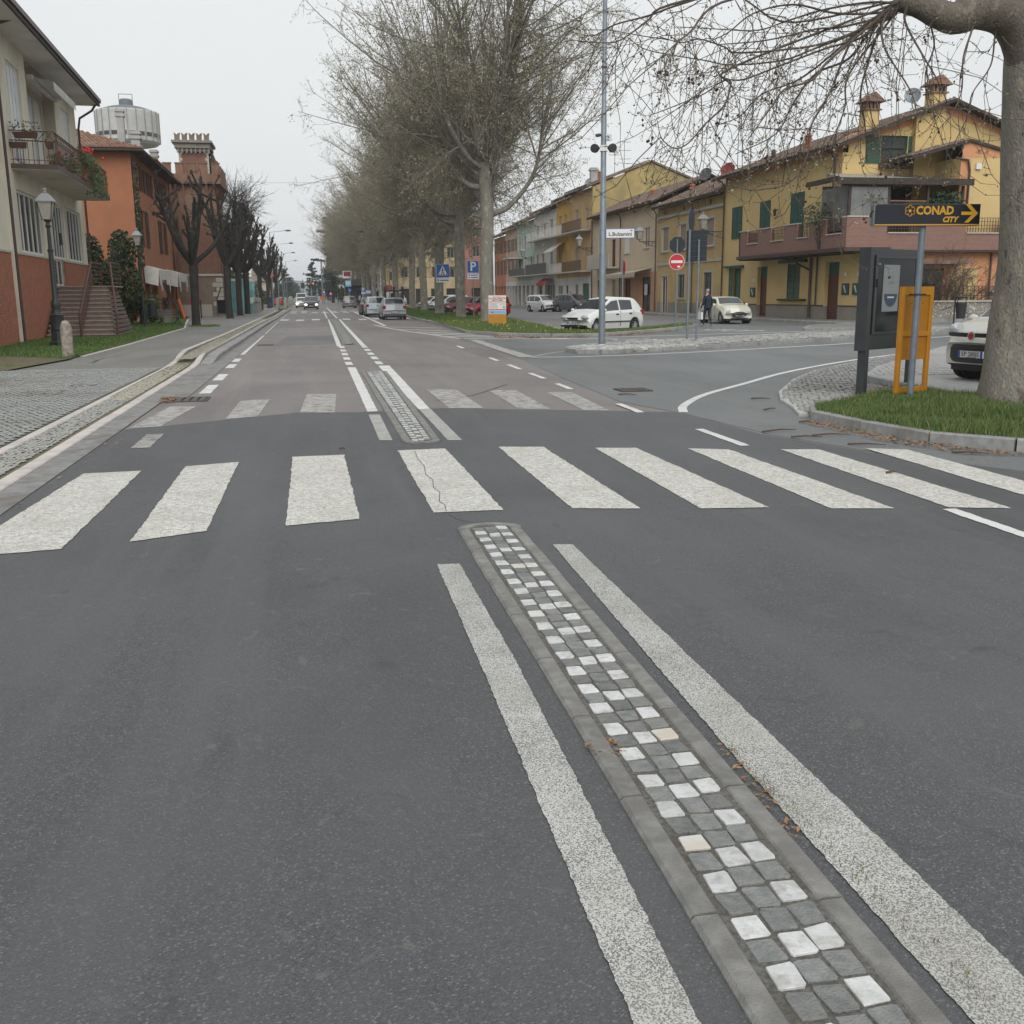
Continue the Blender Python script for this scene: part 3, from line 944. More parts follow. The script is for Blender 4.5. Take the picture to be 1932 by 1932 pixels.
K_OLDY = plaster('stained_yellow_render', (0.46, 0.36, 0.15), .75, (0.26, 0.21, 0.12), .35)
K_OCH = plaster('ochre_render', (0.58, 0.34, 0.08), .9)
K_TAN = plaster('tan_render', (0.52, 0.35, 0.17), .9)
K_WHITE = plaster('white_render', (0.62, 0.61, 0.57), .92)
K_MINT = plaster('mint_render', (0.42, 0.53, 0.46), .92)
K_PINK = plaster('pink_render', (0.6, 0.42, 0.33), .92)
K_ORG2 = plaster('bright_orange_render', (0.48, 0.2, 0.11), .92)
K_RED = plaster('red_render', (0.36, 0.19, 0.145), .92)
K_CRY = plaster('cream_yellow_render', (0.64, 0.52, 0.32), .92)
K_GREY = plaster('grey_plinth', (0.28, 0.26, 0.22), .85)
K_STONE = mat('trim_stone', (0.48, 0.46, 0.41), .8, (0.4, 0.38, 0.34), 6, bump=.2, coord='P')
K_BRICKT = mat('tower_brick', (0.225, 0.11, 0.075), .9, (0.15, 0.085, 0.062), 9, bump=.5, bscale=60, coord='P', c3=(0.25, 0.17, 0.12), scale3=.35)
K_BRICKG = mat('dark_tower_brick', (0.2, 0.15, 0.11), .9, (0.14, 0.11, 0.09), 9, bump=.5, bscale=60, coord='P', c3=(0.24, 0.2, 0.16), scale3=.5)
K_TILE = mat('clay_tile', (0.3, 0.15, 0.1), .85, (0.2, 0.115, 0.085), 8, bump=.3, rv=.25, coord='P', c3=(0.27, 0.22, 0.17), scale3=1.5)
K_TILEO = mat('old_clay_tile', (0.2, 0.13, 0.1), .9, (0.14, 0.1, 0.08), 5, bump=.3, coord='P', c3=(0.27, 0.24, 0.2), scale3=1.8)
K_BROWN = mat('brown_metal', (0.075, 0.045, 0.038), .45, (0.06, 0.035, 0.03), 6)
K_RUST = mat('rust_red_metal', (0.11, 0.045, 0.035), .55, (0.08, 0.04, 0.03), 6)
K_DKWOOD = mat('dark_eaves_wood', (0.055, 0.042, 0.035), .8, (0.035, 0.028, 0.024), 6, coord='P')
K_GREEN = mat('green_shutter', (0.018, 0.1, 0.075), .55, (0.015, 0.08, 0.062), 6)
K_BRSH = mat('brown_shutter', (0.055, 0.035, 0.028), .7, (0.04, 0.028, 0.024), 8)
K_WFRAME = mat('white_frame', (0.68, 0.68, 0.66), .45)
K_GLASS = mat('window_glass', (0.03, 0.037, 0.04), .08, (0.055, 0.062, 0.062), .8, coord='P', spec=.3)
K_CURT = mat('white_shutter_panel', (0.68, 0.71, 0.73), .3, (0.6, 0.63, 0.66), 2)
K_BLIND = mat('roller_blind', (0.3, 0.235, 0.19), .7, (0.26, 0.2, 0.165), 5)
K_DOOR = mat('dark_red_door', (0.12, 0.035, 0.022), .45, (0.085, 0.028, 0.02), 5)
K_DGREY = mat('dark_grey_metal', (0.06, 0.065, 0.07), .45)
K_SHOP = mat('shop_dark', (0.035, 0.033, 0.032), .35)
K_AWN = mat('awning_cloth', (0.5, 0.45, 0.36), .85, (0.42, 0.38, 0.3), 2, coord='P')
K_AWNW = mat('white_awning_cloth', (0.62, 0.61, 0.58), .85, (0.52, 0.51, 0.48), 3, coord='P')
K_AWNR = mat('red_awning_cloth', (0.35, 0.03, 0.03), .8)
K_LITE = mat('galvanised', (0.3, 0.34, 0.38), .45, (0.24, 0.27, 0.3), 8, metal=.35)
K_TERRA = mat('terracotta', (0.4, 0.13, 0.06), .8, (0.3, 0.1, 0.05), 8)
K_CONC = mat('raw_concrete', (0.42, 0.42, 0.41), .9, (0.34, 0.34, 0.33), 1.5, coord='P', c3=(0.27, 0.27, 0.27), scale3=.25)
K_LEAF = mat('pot_plant_leaf', (0.05, 0.1, 0.03), .7, (0.09, 0.13, 0.05), 6)
K_BLOOM = mat('red_bloom', (0.6, 0.03, 0.04), .6)
def brickmat(name, c1, c2, mo, sc=1.0):
 m, t, b = nodes_of(name)
 N, L = t.nodes, t.links
 g = N.new('ShaderNodeNewGeometry')
 s = N.new('ShaderNodeSeparateXYZ')
 L.new(g.outputs['Position'], s.inputs[0])
 ad = N.new('ShaderNodeMath')
 L.new(s.outputs[0], ad.inputs[0])
 L.new(s.outputs[1], ad.inputs[1])
 cb = N.new('ShaderNodeCombineXYZ')
 L.new(ad.outputs[0], cb.inputs[0])
 L.new(s.outputs[2], cb.inputs[1])
 br = N.new('ShaderNodeTexBrick')
 br.inputs['Scale'].default_value = 1.0
 br.inputs['Brick Width'].default_value = 0.25 * sc
 br.inputs['Row Height'].default_value = 0.065 * sc
 br.inputs['Mortar Size'].default_value = 0.008
 br.inputs['Color1'].default_value = rgb(c1)
 br.inputs['Color2'].default_value = rgb(c2)
 br.inputs['Mortar'].default_value = rgb(mo)
 L.new(cb.outputs[0], br.inputs[0])
 L.new(br.outputs[0], b.inputs['Base Color'])
 b.inputs['Roughness'].default_value = .85
 MATS[name] = m
 return m
K_PARAP = brickmat('parapet_brick', (0.25, 0.125, 0.095), (0.2, 0.1, 0.08), (0.26, 0.2, 0.17))
K_BRICKF = mat('villa_brick', (0.45, 0.175, 0.1), .85, (0.36, 0.14, 0.085), 5, rv=.16, coord='P', bump=.2, bscale=60)
K_JOINT = mat('brick_joint', (0.5, 0.4, 0.33), .95, (0.26, 0.19, 0.16), 3, coord='P')
K_LOGGIA = mat('loggia_dark', (0.06, 0.05, 0.045), .9)
class Bld:
 def __init__(s, name, base, label, cat='building', rz=0.0, group=None):
  s.o = empty(name, base, rz, label, cat, group)
  s.b = Vector(base)
  s.c, s.s = math.cos(rz), math.sin(rz)
 def p(s, name, mb, m, parent=None, smooth=False, label=None):
  """mb in local coordinates"""
  o = mb.build(name, m, parent or s.o, smooth)
  if label: o['label'] = label
  return o
class Face:
 """a facade: origin o, horizontal unit u, outward normal n"""
 def __init__(s, B, o, u, n):
  s.B, s.o, s.u, s.n = B, Vector(o), Vector(u), Vector(n)
 def P(s, a, z, d=0.0):
  return s.o + s.u * a + s.n * d + Vector((0, 0, z))
 def slab(s, mb, a0, a1, z0, z1, d0, d1):
  vs = [s.P(a, z, d) for d in (d0, d1) for (a, z) in ((a0, z0), (a1, z0), (a1, z1), (a0, z1))]
  return mb.add(vs, [(0, 3, 2, 1), (4, 5, 6, 7), (0, 1, 5, 4), (1, 2, 6, 5), (2, 3, 7, 6), (3, 0, 4, 7)])
 def wall(s, m, A0, A1, Z0, Z1, ops, depth=.14, name='wall', top=None, thick=.0):
  """ops: list of (a0,a1,z0,z1); wall with real holes and reveals"""
  mb = MB()
  xs = sorted(set([A0, A1] + [v for o in ops for v in o[:2]]))
  zs = sorted(set([Z0, Z1] + [v for o in ops for v in o[2:4] if Z0 < v < Z1]))
  for i in range(len(xs) - 1):
   for j in range(len(zs) - 1):
    cx, cz = (xs[i] + xs[i + 1]) / 2, (zs[j] + zs[j + 1]) / 2
    if any(o[0] < cx < o[1] and o[2] < cz < o[3] for o in ops): continue
    mb.quad(s.P(xs[i], zs[j]), s.P(xs[i + 1], zs[j]), s.P(xs[i + 1], zs[j + 1]), s.P(xs[i], zs[j + 1]))
  for o in ops:
   a0, a1, z0, z1 = o[:4]
   z0, z1 = max(z0, Z0), min(z1, Z1)
   for (p, q) in (((a0, z0), (a0, z1)), ((a1, z1), (a1, z0)), ((a0, z1), (a1, z1)), ((a1, z0), (a0, z0))):
    if p[1] == q[1] and p[1] in (Z0, Z1): continue
    mb.quad(s.P(*p), s.P(*q), s.P(q[0], q[1], -depth), s.P(p[0], p[1], -depth))
  if top:
   mb.add([s.P(a, z) for a, z in top], [tuple(range(len(top)))])
  return s.B.p(name, mb, m)
 def window(s, a0, a1, z0, z1, d=-.13, mull=1, frame=K_WFRAME, pane=K_GLASS, fw=.06, sill=None, rail=False, parent=None, name='window'):
  e = .003
  fb = MB()
  s.slab(fb, a0 + e, a1 - e, z0 + e, z0 + fw, d, d + .05)
  s.slab(fb, a0 + e, a1 - e, z1 - fw, z1 - e, d, d + .05)
  s.slab(fb, a0 + e, a0 + fw, z0 + fw, z1 - fw, d, d + .05)
  s.slab(fb, a1 - fw, a1 - e, z0 + fw, z1 - fw, d, d + .05)
  for k in range(mull):
   c = a0 + (a1 - a0) * (k + 1) / (mull + 1)
   s.slab(fb, c - fw / 2, c + fw / 2, z0 + fw, z1 - fw, d, d + .045)
  if rail:
   zz = z0 + (z1 - z0) * rail
   s.slab(fb, a0 + fw, a1 - fw, zz - .03, zz + .03, d, d + .04)
  f = s.B.p(name, fb, frame, parent)
  pb_ = MB()
  pb_.quad(s.P(a0 + e, z0 + e, d + .012), s.P(a1 - e, z0 + e, d + .012), s.P(a1 - e, z1 - e, d + .012), s.P(a0 + e, z1 - e, d + .012))
  if parent is None: s.B.p('pane', pb_, pane, f)
  else: s.B.p('pane', pb_, pane, parent)
  if sill:
   sb = MB()
   s.slab(sb, a0 - .08, a1 + .08, z0 - .07, z0 - .003, -.02, .08)
   s.B.p('sill', sb, sill, f if parent is None else parent)
  return f
 def surround(s, a0, a1, z0, z1, m, w=.14, bottom=True):
  b = MB()
  s.slab(b, a0 - w, a0 - .003, z0, z1 + w, .002, .03)
  s.slab(b, a1 + .003, a1 + w, z0, z1 + w, .002, .03)
  s.slab(b, a0 - .003, a1 + .003, z1 + .003, z1 + w, .002, .03)
  o = s.B.p('window_surround', b, m)
  if bottom:
   b = MB()
   s.slab(b, a0 - w - .04, a1 + w + .04, z0 - .1, z0 - .003, .002, .1)
   s.B.p('sill', b, m)
 def shutter(s, a0, a1, z0, z1, d=.02, m=K_GREEN, slats=True, name='shutter', ang=0.0):
  """one louvred leaf as slats in a frame"""
  b = MB()
  w = .05
  s.slab(b, a0, a0 + w, z0, z1, d, d + .04)
  s.slab(b, a1 - w, a1, z0, z1, d, d + .04)
  s.slab(b, a0 + w, a1 - w, z0, z0 + w, d, d + .04)
  s.slab(b, a0 + w, a1 - w, z1 - w, z1, d, d + .04)
  zc = (z0 + z1) / 2
  s.slab(b, a0 + w, a1 - w, zc - w / 2, zc + w / 2, d, d + .04)
  if slats:
   n = int((z1 - z0) / .075)
   for k in range(n):
    z = z0 + w + (k + .5) * (z1 - z0 - 2 * w) / n
    h = .026
    vs = [s.P(a0 + w, z + h, d + .006), s.P(a1 - w, z + h, d + .006), s.P(a1 - w, z - h, d + .034), s.P(a0 + w, z - h, d + .034)]
    b.quad(*vs)
  return s.B.p(name, b, m)
 def pipe(s, a, z0, z1, d=.1, r=.05, m=K_BROWN, elbow=None, name='downpipe'):
  b = MB()
  pts = [s.P(a, z0, d), s.P(a, z1, d)]
  if elbow:
   pts = [s.P(a, z0, d), s.P(a, z1 - .5, d), s.P(a + elbow[1] * .3, z1 - .15, d + (elbow[0] - d) * .4), s.P(a + elbow[1], z1, elbow[0])]
  b.tube(pts, r, 8)
  return s.B.p(name, b, m, smooth=True)
 def railing(s, a0, a1, z0, z1, d, m, sp=.12, ret=None, name='railing', r=.012):
  b = MB()
  s.slab(b, a0, a1, z1 - .03, z1, d - .02, d + .02)
  s.slab(b, a0, a1, z0 + .06, z0 + .09, d - .015, d + .015)
  n = max(2, int((a1 - a0) / sp))
  for k in range(n + 1):
   a = a0 + (a1 - a0) * k / n
   s.slab(b, a - r, a + r, z0, z1 - .03, d - r, d + r)
  if ret:
   for a in (a0, a1):
    vs = []
    s.slab(b, a - .015, a + .015, z1 - .03, z1, ret, d - .02)
    n2 = max(1, int((d - ret) / sp))
    for k in range(n2):
     dd = ret + (d - ret) * (k + .5) / n2
     s.slab(b, a - r, a + r, z0, z1 - .03, dd - r, dd + r)
  return s.B.p(name, b, m)
def tile_sheet(mb, p0, du, dv, nu, nv, w, l, r=.07):
 """real half-round tiles joined into one mesh. p0 eave corner; du across unit, dv up-slope unit"""
 du, dv = Vector(du), Vector(dv)
 nn = du.cross(dv)
 if nn.z < 0: nn = -nn
 for i in range(nu):
  for j in range(nv):
   c = Vector(p0) + du * (w * (i + .5)) + dv * (l * j)
   jt = rnd.uniform(-.012, .012)
   vs = []
   for (vv, rr, zz) in ((-.03, r * 1.05, .02), (l * 1.0, r * .85, 0)):
    for k in range(5):
     a = PI * k / 4
     vs.append(c + dv * vv + du * (math.cos(a) * rr + jt) + nn * (math.sin(a) * rr * .8 + zz))
   mb.add(vs, [(k, k + 1, 6 + k, 5 + k) for k in range(4)] + [(0, 1, 2, 3, 4)])
 return mb
def gable_roof(B, y0, y1, xe0, ze0, xr, zr, xe1, ze1, m, th=.16, over=.35, name='roof', tiles=None, tm=K_TILEO):
 """ridge along Y (local)"""
 mb = MB()
 ya, yb = y0 - over, y1 + over
 for (x0, z0, x1, z1) in ((xe0, ze0, xr, zr), (xr, zr, xe1, ze1)):
  mb.add([(x0, ya, z0), (x1, ya, z1), (x1, yb, z1), (x0, yb, z0), (x0, ya, z0 + th), (x1, ya, z1 + th), (x1, yb, z1 + th), (x0, yb, z0 + th)],
   [(0, 3, 2, 1), (4, 5, 6, 7), (0, 1, 5, 4), (1, 2, 6, 5), (2, 3, 7, 6), (3, 0, 4, 7)])
 o = B.p(name, mb, m)
 if tiles:
  b2 = MB()
  w, l = tiles
  dv = Vector((xr - xe0, 0, zr - ze0))
  nv = int(dv.length / l)
  dv.normalize()
  tile_sheet(b2, (xe0, ya, ze0 + th + .01), (0, 1, 0), dv, int((yb - ya) / w), nv, w, l, w * .5)
  t = B.p('roof_tiles', b2, tm, o)
  t['kind'] = 'stuff'
 return o
def chimney_small(B, x, y, z0, h, parent, m=K_TERRA, r=.14):
 b = MB()
 b.box(x - r, x + r, y - r, y + r, z0, z0 + h)
 b.box(x - r * 1.35, x + r * 1.35, y - r * 1.35, y + r * 1.35, z0 + h * .72, z0 + h * .78)
 b.add([(x - r * 1.5, y - r * 1.5, z0 + h), (x + r * 1.5, y - r * 1.5, z0 + h), (x + r * 1.5, y + r * 1.5, z0 + h), (x - r * 1.5, y + r * 1.5, z0 + h), (x, y, z0 + h * 1.25)],
  [(3, 2, 1, 0), (0, 1, 4), (1, 2, 4), (2, 3, 4), (3, 0, 4)])
 B.p('chimney', b, m, parent)
def plant_blob(B, c, r, n, m, parent=None, name='plant', sq=1.0, ls=.06):
 V, F = [], []
 for i in range(n):
  a = rnd.uniform(0, 2 * PI)
  e = rnd.uniform(-1, 1)
  rr = r * rnd.random() ** .4
  p = Vector((c[0] + rr * math.cos(a) * math.sqrt(1 - e * e), c[1] + rr * math.sin(a) * math.sqrt(1 - e * e), c[2] + rr * e * sq))
  q = Vector((rnd.gauss(0, 1), rnd.gauss(0, 1), rnd.gauss(0, 1))).normalized() * ls
  w = q.cross(Vector((rnd.gauss(0, 1), rnd.gauss(0, 1), rnd.gauss(0, 1)))).normalized() * ls * .6
  b0 = len(V)
  V += [p - q, p + w, p + q, p - w]
  F.append((b0, b0 + 1, b0 + 2, b0 + 3))
 mb = MB()
 mb.add(V, F)
 return B.p(name, mb, m, parent)
# ------------------------------------------------------------------ villa (left)
VR = R(1.9)
V_ = Bld('villa', (-9.93, 38.0, 0.0), 'cream villa with red brick base, long balcony and outside stairs at the left edge', 'house', VR)
F1 = Face(V_, (0, 0, 0), (0, 1, 0), (1, 0, 0))  # a = along facade from Y=38
Z0b = .1
gw = [(3.0, 7.05, 3.3, 5.5), (8.75, 11.55, 3.3, 5.55), (12.15, 15.9, 3.3, 5.6)]
F1.wall(K_CREAM, -12, 17.0, 3.27, 6.3, gw, .12)
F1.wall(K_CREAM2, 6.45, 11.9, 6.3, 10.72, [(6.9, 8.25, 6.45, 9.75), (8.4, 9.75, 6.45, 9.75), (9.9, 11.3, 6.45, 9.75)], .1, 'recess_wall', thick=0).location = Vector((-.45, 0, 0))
w_ = F1.wall(K_CREAM, -12, 17.0, 6.3, 10.72, [(3.3, 5.35, 6.45, 9.95), (13.3, 15.1, 6.9, 10.0), (6.45, 11.9, 6.32, 10.70)], .12)
b = MB()
F1.slab(b, -12, 8.73, 0, 3.27, -.3, -.02)
F1.slab(b, 10.62, 17, 0, 3.27, -.3, -.02)
F1.slab(b, 8.73, 10.62, 0, 2.13, -.3, -.02)
V_.p('base_wall', b, K_JOINT)
MB
b = MB().box(-9, -.06, 16.94, 17.0, 0, 10.72).box(-9, -8.9, -12, 17, 0, 10.7)
V_.p('end_wall', b, K_CREAM)
# bricks
bm_ = MB().box(-.118, .118, -.0, .0, -.0265, .0265)
bmsh = MB().box(-.006, .012, -.118, .118, -.0265, .0265).mesh('brick', K_BRICKF)
bigb = MB()
items = []
row = 0
z = Z0b - .06
while z < 3.22:
 a = -4.2 + (row % 2) * .125
 while a < 16.9:
  if not (8.6 < a < 10.75 and z > 2.1):
   items.append((a, z))
  a += .25
 z += .0665
 row += 1
items.sort(key=lambda t: (t[0] < -2.2, abs(t[0] + 1.2) + abs(t[1] - 1.0) * .4))
for i, (a, z) in enumerate(items):
 if i < 300:
  link('brick', bmsh, V_.o, (rnd.uniform(-.003, .004), a, z))
 else:
  j = rnd.uniform(-.003, .004)
  bigb.box(-.006 + j, .012 + j, a - .117, a + .117, z - .0265, z + .0265)
t = V_.p('brick_field', bigb, K_BRICKF)
t['kind'] = 'stuff'
b = MB()
F1.slab(b, -12, 8.72, 3.2, 3.275, -.01, .05)
F1.slab(b, 10.64, 17.02, 3.2, 3.275, -.01, .05)
V_.p('ledge', b, K_STONE)
# windows
F1.window(*gw[0], mull=4, fw=.09)
F1.window(8.75, 11.55, 3.3, 5.55, mull=4, fw=.08, d=-.12)
F1.window(gw[2][0], gw[2][1], gw[2][2], gw[2][3], mull=4, fw=.09)
dd = F1.window(8.75, 10.6, 2.15, 3.29, mull=1, fw=.09, d=-.12, name='door')
b = MB()
F1.slab(b, 10.55, 10.75, 3.9, 4.4, -.08, .02)
V_.p('letter_box', b, K_DGREY)
for (a0, a1, z0, z1, dd_) in ((3.3, 5.35, 6.45, 9.95, -.11), (13.3, 15.1, 6.9, 10.0, -.11), (6.9, 8.25, 6.45, 9.75, -.54), (8.4, 9.75, 6.45, 9.75, -.54), (9.9, 11.3, 6.45, 9.75, -.54)):
 f = F1.window(a0, a1, z0, z1, d=dd_, mull=3, fw=.05, pane=K_CURT)
# lower dark glass of the left balcony door
b = MB()
for k in range(3):
 F1.slab(b, 3.42 + k * .62, 3.95 + k * .62, 6.6, 7.6, -.1, -.06)
V_.p('glazed_panel', b, K_GLASS)
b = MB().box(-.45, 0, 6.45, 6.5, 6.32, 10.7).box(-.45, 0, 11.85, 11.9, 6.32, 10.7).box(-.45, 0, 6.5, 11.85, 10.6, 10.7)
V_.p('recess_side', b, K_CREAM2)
# awning, retracted
b = MB().box(-.1, .12, 7.2, 12.2, 10.0, 10.16)
b.quad((.12, 7.3, 10.08), (.12, 12.1, 10.08), (.85, 12.1, 9.95), (.85, 7.3, 9.95))
for k in range(16):
 a0, a1 = 7.3 + k * .3, 7.3 + (k + 1) * .3
 b.quad((.85, a0, 9.95), (.85, a1, 9.95), (.86, a1 - .04, 9.62), (.86, a0 + .04, 9.62))
V_.p('awning', b, K_AWNW)
# soffit, eaves gutter, roof
b = MB().box(-.3, 1.05, -12, 17.35, 10.72, 10.8)
V_.p('soffit', b, K_SOFFIT)
rf = MB()
rf.prismY([(1.1, 10.8), (1.1, 10.98), (-4.5, 12.4), (-9.6, 10.98), (-9.6, 10.8)], -12, 17.35)
rf = V_.p('roof', rf, K_DKWOOD)
b = MB().box(1.0, 1.2, -12, 17.4, 10.86, 11.03)
V_.p('gutter', b, K_BROWN)
b = MB().box(1.06, 1.14, -12, 17.36, 10.7, 10.855)
V_.p('fascia', b, K_DKWOOD)
b = MB().tube([(1.05, 16.9, 10.8), (.8, 17.0, 10.45), (.2, 17.1, 10.1), (.1, 17.12, 9.6), (.1, 17.12, 0.1)], .055, 8)
V_.p('downpipe', b, K_BROWN, smooth=True)
b = MB().tube([(.1, 1.45, .1), (.1, 1.45, 11)], .055, 8).tube([(.1, 1.45, 10.2), (.1, 1.45, 10.6), (1.05, 1.2, 10.85)], .055, 8)
V_.p('downpipe', b, K_BROWN, smooth=True)
b = MB().box(.0, .1, 1.1, 1.25, 0, 10.7)
V_.p('pilaster', b, K_CREAM)
# balcony
b = MB().prism([(0, 2.6), (1.5, 2.9), (1.5, 15.2), (0, 15.2)], 6.14, 6.3)
sl_ = V_.p('balcony_slab', b, K_CREAM)
b = MB().prism([(0, 2.57), (1.52, 2.87), (1.52, 15.23), (1.50, 15.23), (1.50, 2.905), (0, 2.605)], 6.16, 6.33)
V_.p('slab_edge', b, K_BROWN)
b = MB()
H_ = 7.45
rr = .012
b.box(1.43, 1.48, 2.95, 15.15, H_ - .03, H_)
b.box(1.44, 1.47, 2.95, 15.15, H_ - .33, H_ - .31).box(1.44, 1.47, 2.95, 15.15, 6.45, 6.47)
n = 62
for k in range(n + 1):
 a = 2.95 + 12.2 * k / n
 b.box(1.445, 1.465, a - rr, a + rr, 6.3, H_ - .31)
for k in range(40):
 a = 2.95 + 12.2 * k / 40
 for s_ in (0, 1):
  p, q = (1.455, a, H_ - .31 if s_ else H_ - .03), (1.455, a + .305, H_ - .03 if s_ else H_ - .31)
  b.tube([p, q], .012, 4, False)
V_.p('balcony_railing', b, K_RUST)
b = MB()
b.tube([(0, 2.66, H_), (1.45, 2.93, H_)], .018, 6).tube([(0, 2.66, 6.47), (1.45, 2.93, 6.47)], .012, 6).tube([(0, 2.66, H_ - .33), (1.45, 2.93, H_ - .33)], .02, 6)
for k in range(9):
 b.tube([(.08 + k * .165, 2.68 + k * .03, 6.3), (.08 + k * .165, 2.68 + k * .03, H_ - .33)], .012, 4)
for k in range(5):
 b.tube([(.05 + k * .28, 2.67 + k * .05, H_ - (.33 if k % 2 else 0)), (.05 + (k + 1) * .28, 2.67 + (k + 1) * .05, H_ - (0 if k % 2 else .33))], .01, 4)
V_.p('balcony_railing', b, K_RUST)
# planters and geraniums on the balcony (own things)
def loc_v(x, y, z):
 c, s_ = math.cos(VR), math.sin(VR)
 return (-9.93 + c * x - s_ * y, 38 + s_ * x + c * y, z)
def planter(lx, ly, lz, lab, nleaf=70, bloom=6, w=.5, hang=0, lm=K_LEAF, across=False):
 B = Bld('flower_box', loc_v(lx, ly, lz), lab, 'flower box', VR + (PI / 2 if across else 0), 'flower boxes on the villa balcony')
 b = MB()
 b.add([(-.08, -w / 2 * .9, 0), (.08, -w / 2 * .9, 0), (.08, w / 2 * .9, 0), (-.08, w / 2 * .9, 0), (-.11, -w / 2, .2), (.11, -w / 2, .2), (.11, w / 2, .2), (-.11, w / 2, .2)],
  [(0, 3, 2, 1), (4, 5, 6, 7), (0, 1, 5, 4), (1, 2, 6, 5), (2, 3, 7, 6), (3, 0, 4, 7)])
 B.p('box', b, K_RUST)
 V, F = [], []
 mb = MB()
 for i in range(nleaf):
  p = Vector((rnd.gauss(0, .14), rnd.uniform(-w * .6, w * .6), .22 + rnd.random() * .35 - hang * rnd.random()))
  q = Vector((rnd.gauss(0, 1), rnd.gauss(0, 1), rnd.gauss(0, 1))).normalized() * .06
  u_ = q.orthogonal().normalized() * .04
  mb.quad(p - q, p + u_, p + q, p - u_)
 B.p('foliage', mb, lm)
 if bloom:
  mb = MB()
  for i in range(bloom):
   mb.ball((rnd.gauss(.1, .1), rnd.uniform(-w * .6, w * .6), .4 + rnd.random() * .3 - hang * .3 * rnd.random()), .065, 6, 4)
  B.p('blooms', mb, K_BLOOM)
K_DRYL = mat('dry_plant', (0.14, 0.12, 0.08), .9, (0.09, 0.09, 0.05), 9)
planter(.55, 2.72, 7.2, 'dry brown flower box hung on the near end railing of the balcony', 60, 0, .8, lm=K_DRYL, across=True)
planter(.28, 2.7, 6.85, 'empty reddish flower box below the dry one on the near railing', 0, 0, .55, across=True)
planter(1.25, 3.0, 6.9, 'round red flower pot at the near corner of the balcony', 10, 0, .4)
planter(1.2, 4.6, 6.35, 'large grey balcony planter with trailing green leaves and a red bloom', 160, 3, .7, .1)
planter(1.35, 6.6, 6.5, 'balcony planter with a bright red geranium', 240, 6, 1.2, .3)
planter(1.5, 8.9, 7.1, 'flower box with red and pink geraniums on the middle railing', 220, 12, 1.1, .5)
planter(1.55, 10.6, 7.0, 'dark green trailing plant hanging over the balcony rail', 420, 2, 1.6, 1.3)
planter(1.5, 12.6, 6.7, 'green trailing plant at the far end of the balcony', 180, 0, 1.0, 1.0)
# stairs: a block of stone treads up to the door, with brown metal railings
S_ = Bld('outside_stairs', loc_v(.05, 7.2, .1), 'stone outside stairs with brown metal railing up to the villa door', 'stairs', VR)
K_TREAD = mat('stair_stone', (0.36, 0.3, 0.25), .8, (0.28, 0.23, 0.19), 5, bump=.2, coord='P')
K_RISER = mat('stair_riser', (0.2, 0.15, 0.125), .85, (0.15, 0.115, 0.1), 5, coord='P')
nst = 12
rs = 2.05 / nst
# flight climbs along the facade toward the door; treads widen to the camera side
for k in range(nst):
 y0 = -2.1 + k * .3
 x1 = 1.55 + max(0, 1.0 - k * .05)
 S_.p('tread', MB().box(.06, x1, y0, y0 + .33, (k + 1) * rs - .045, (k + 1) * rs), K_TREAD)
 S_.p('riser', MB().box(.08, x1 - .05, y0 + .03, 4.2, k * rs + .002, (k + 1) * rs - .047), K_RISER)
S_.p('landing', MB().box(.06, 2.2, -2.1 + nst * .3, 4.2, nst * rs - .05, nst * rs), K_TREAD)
for xx in (1.35, 2.7):
 x2 = 1.35 if xx < 2 else 2.1
 p0, p1 = Vector((xx, -2.2, .95)), Vector((x2, 1.5, 3.0))
 b = MB().tube([(xx, -2.2, 0), tuple(p0), tuple(p1), (x2, 4.2, 3.0)], .05, 6)
 b.tube([(x2, 1.5, 2.05), tuple(p1)], .025, 6).tube([(x2, 4.2, 2.05), (x2, 4.2, 3.0)], .025, 6)
 for k in range(1, 6):
  dz = -.16 * k
  b.tube([(xx, -2.2, .95 + dz), (x2, 1.5, 3.0 + dz), (x2, 4.2, 3.0 + dz)], .016, 4)
 S_.p('railing', b, K_RUST)
# ------------------------------------------------------------------ orange house
OX, OY = -10.5, 71.2
O_ = Bld('orange_house', (OX, OY, 0), 'tall orange house with dark shutters and a tiled roof behind the villa')
FO = Face(O_, (0, 0, 0), (0, 1, 0), (1, 0, 0))
FS = Face(O_, (0, 0, 0), (-1, 0, 0), (0, -1, 0))
ops1 = [(2.7, 4.2, 4.95, 7.35), (11.9, 13.5, 4.85, 7.2)]
ops2 = [(3.7, 4.7, 8.6, 10.1), (7.0, 8.0, 8.6, 10.1), (11.0, 12.0, 8.6, 10.1), (14.4, 15.4, 8.6, 10.1)]
gfo = [(1.9, 4.0, .3, 2.9), (5.0, 7.8, .3, 2.6), (12.6, 14.6, .3, 2.9), (15.2, 17.0, .3, 2.6)]
FO.wall(K_ORANGE, 0, 18, 0, 10.7, ops1 + ops2 + gfo, .25)
FS.wall(K_ORANGE, 0, 9, 0, 10.7, [], name='wall')
for o_ in ops1 + ops2:
 f = FO.window(*o_, mull=1, frame=K_BRSH, d=-.2)
 for s_ in (0, 1):
  w = (o_[1] - o_[0]) * .8
  a0 = o_[0] - w - .02 if s_ == 0 else o_[1] + .02
  FO.shutter(a0, a0 + w, o_[2], o_[3], .03, K_BRSH)
for o_ in gfo:
 b = MB()
 FO.slab(b, o_[0] + .003, o_[1] - .003, o_[2], o_[3] - .003, -.22, -.2)
 d_ = O_.p('door', b, K_DOOR)
 b = MB()
 ac = (o_[0] + o_[1]) / 2
 r0 = (o_[1] - o_[0]) / 2
 arc = [FO.P(ac + r0 * math.cos(t), o_[3] + r0 * .5 * math.sin(t), .004) for t in [PI * k / 8 for k in range(9)]]
 b.add(arc, [tuple(range(9))])
 O_.p('arch', b, K_DOOR)
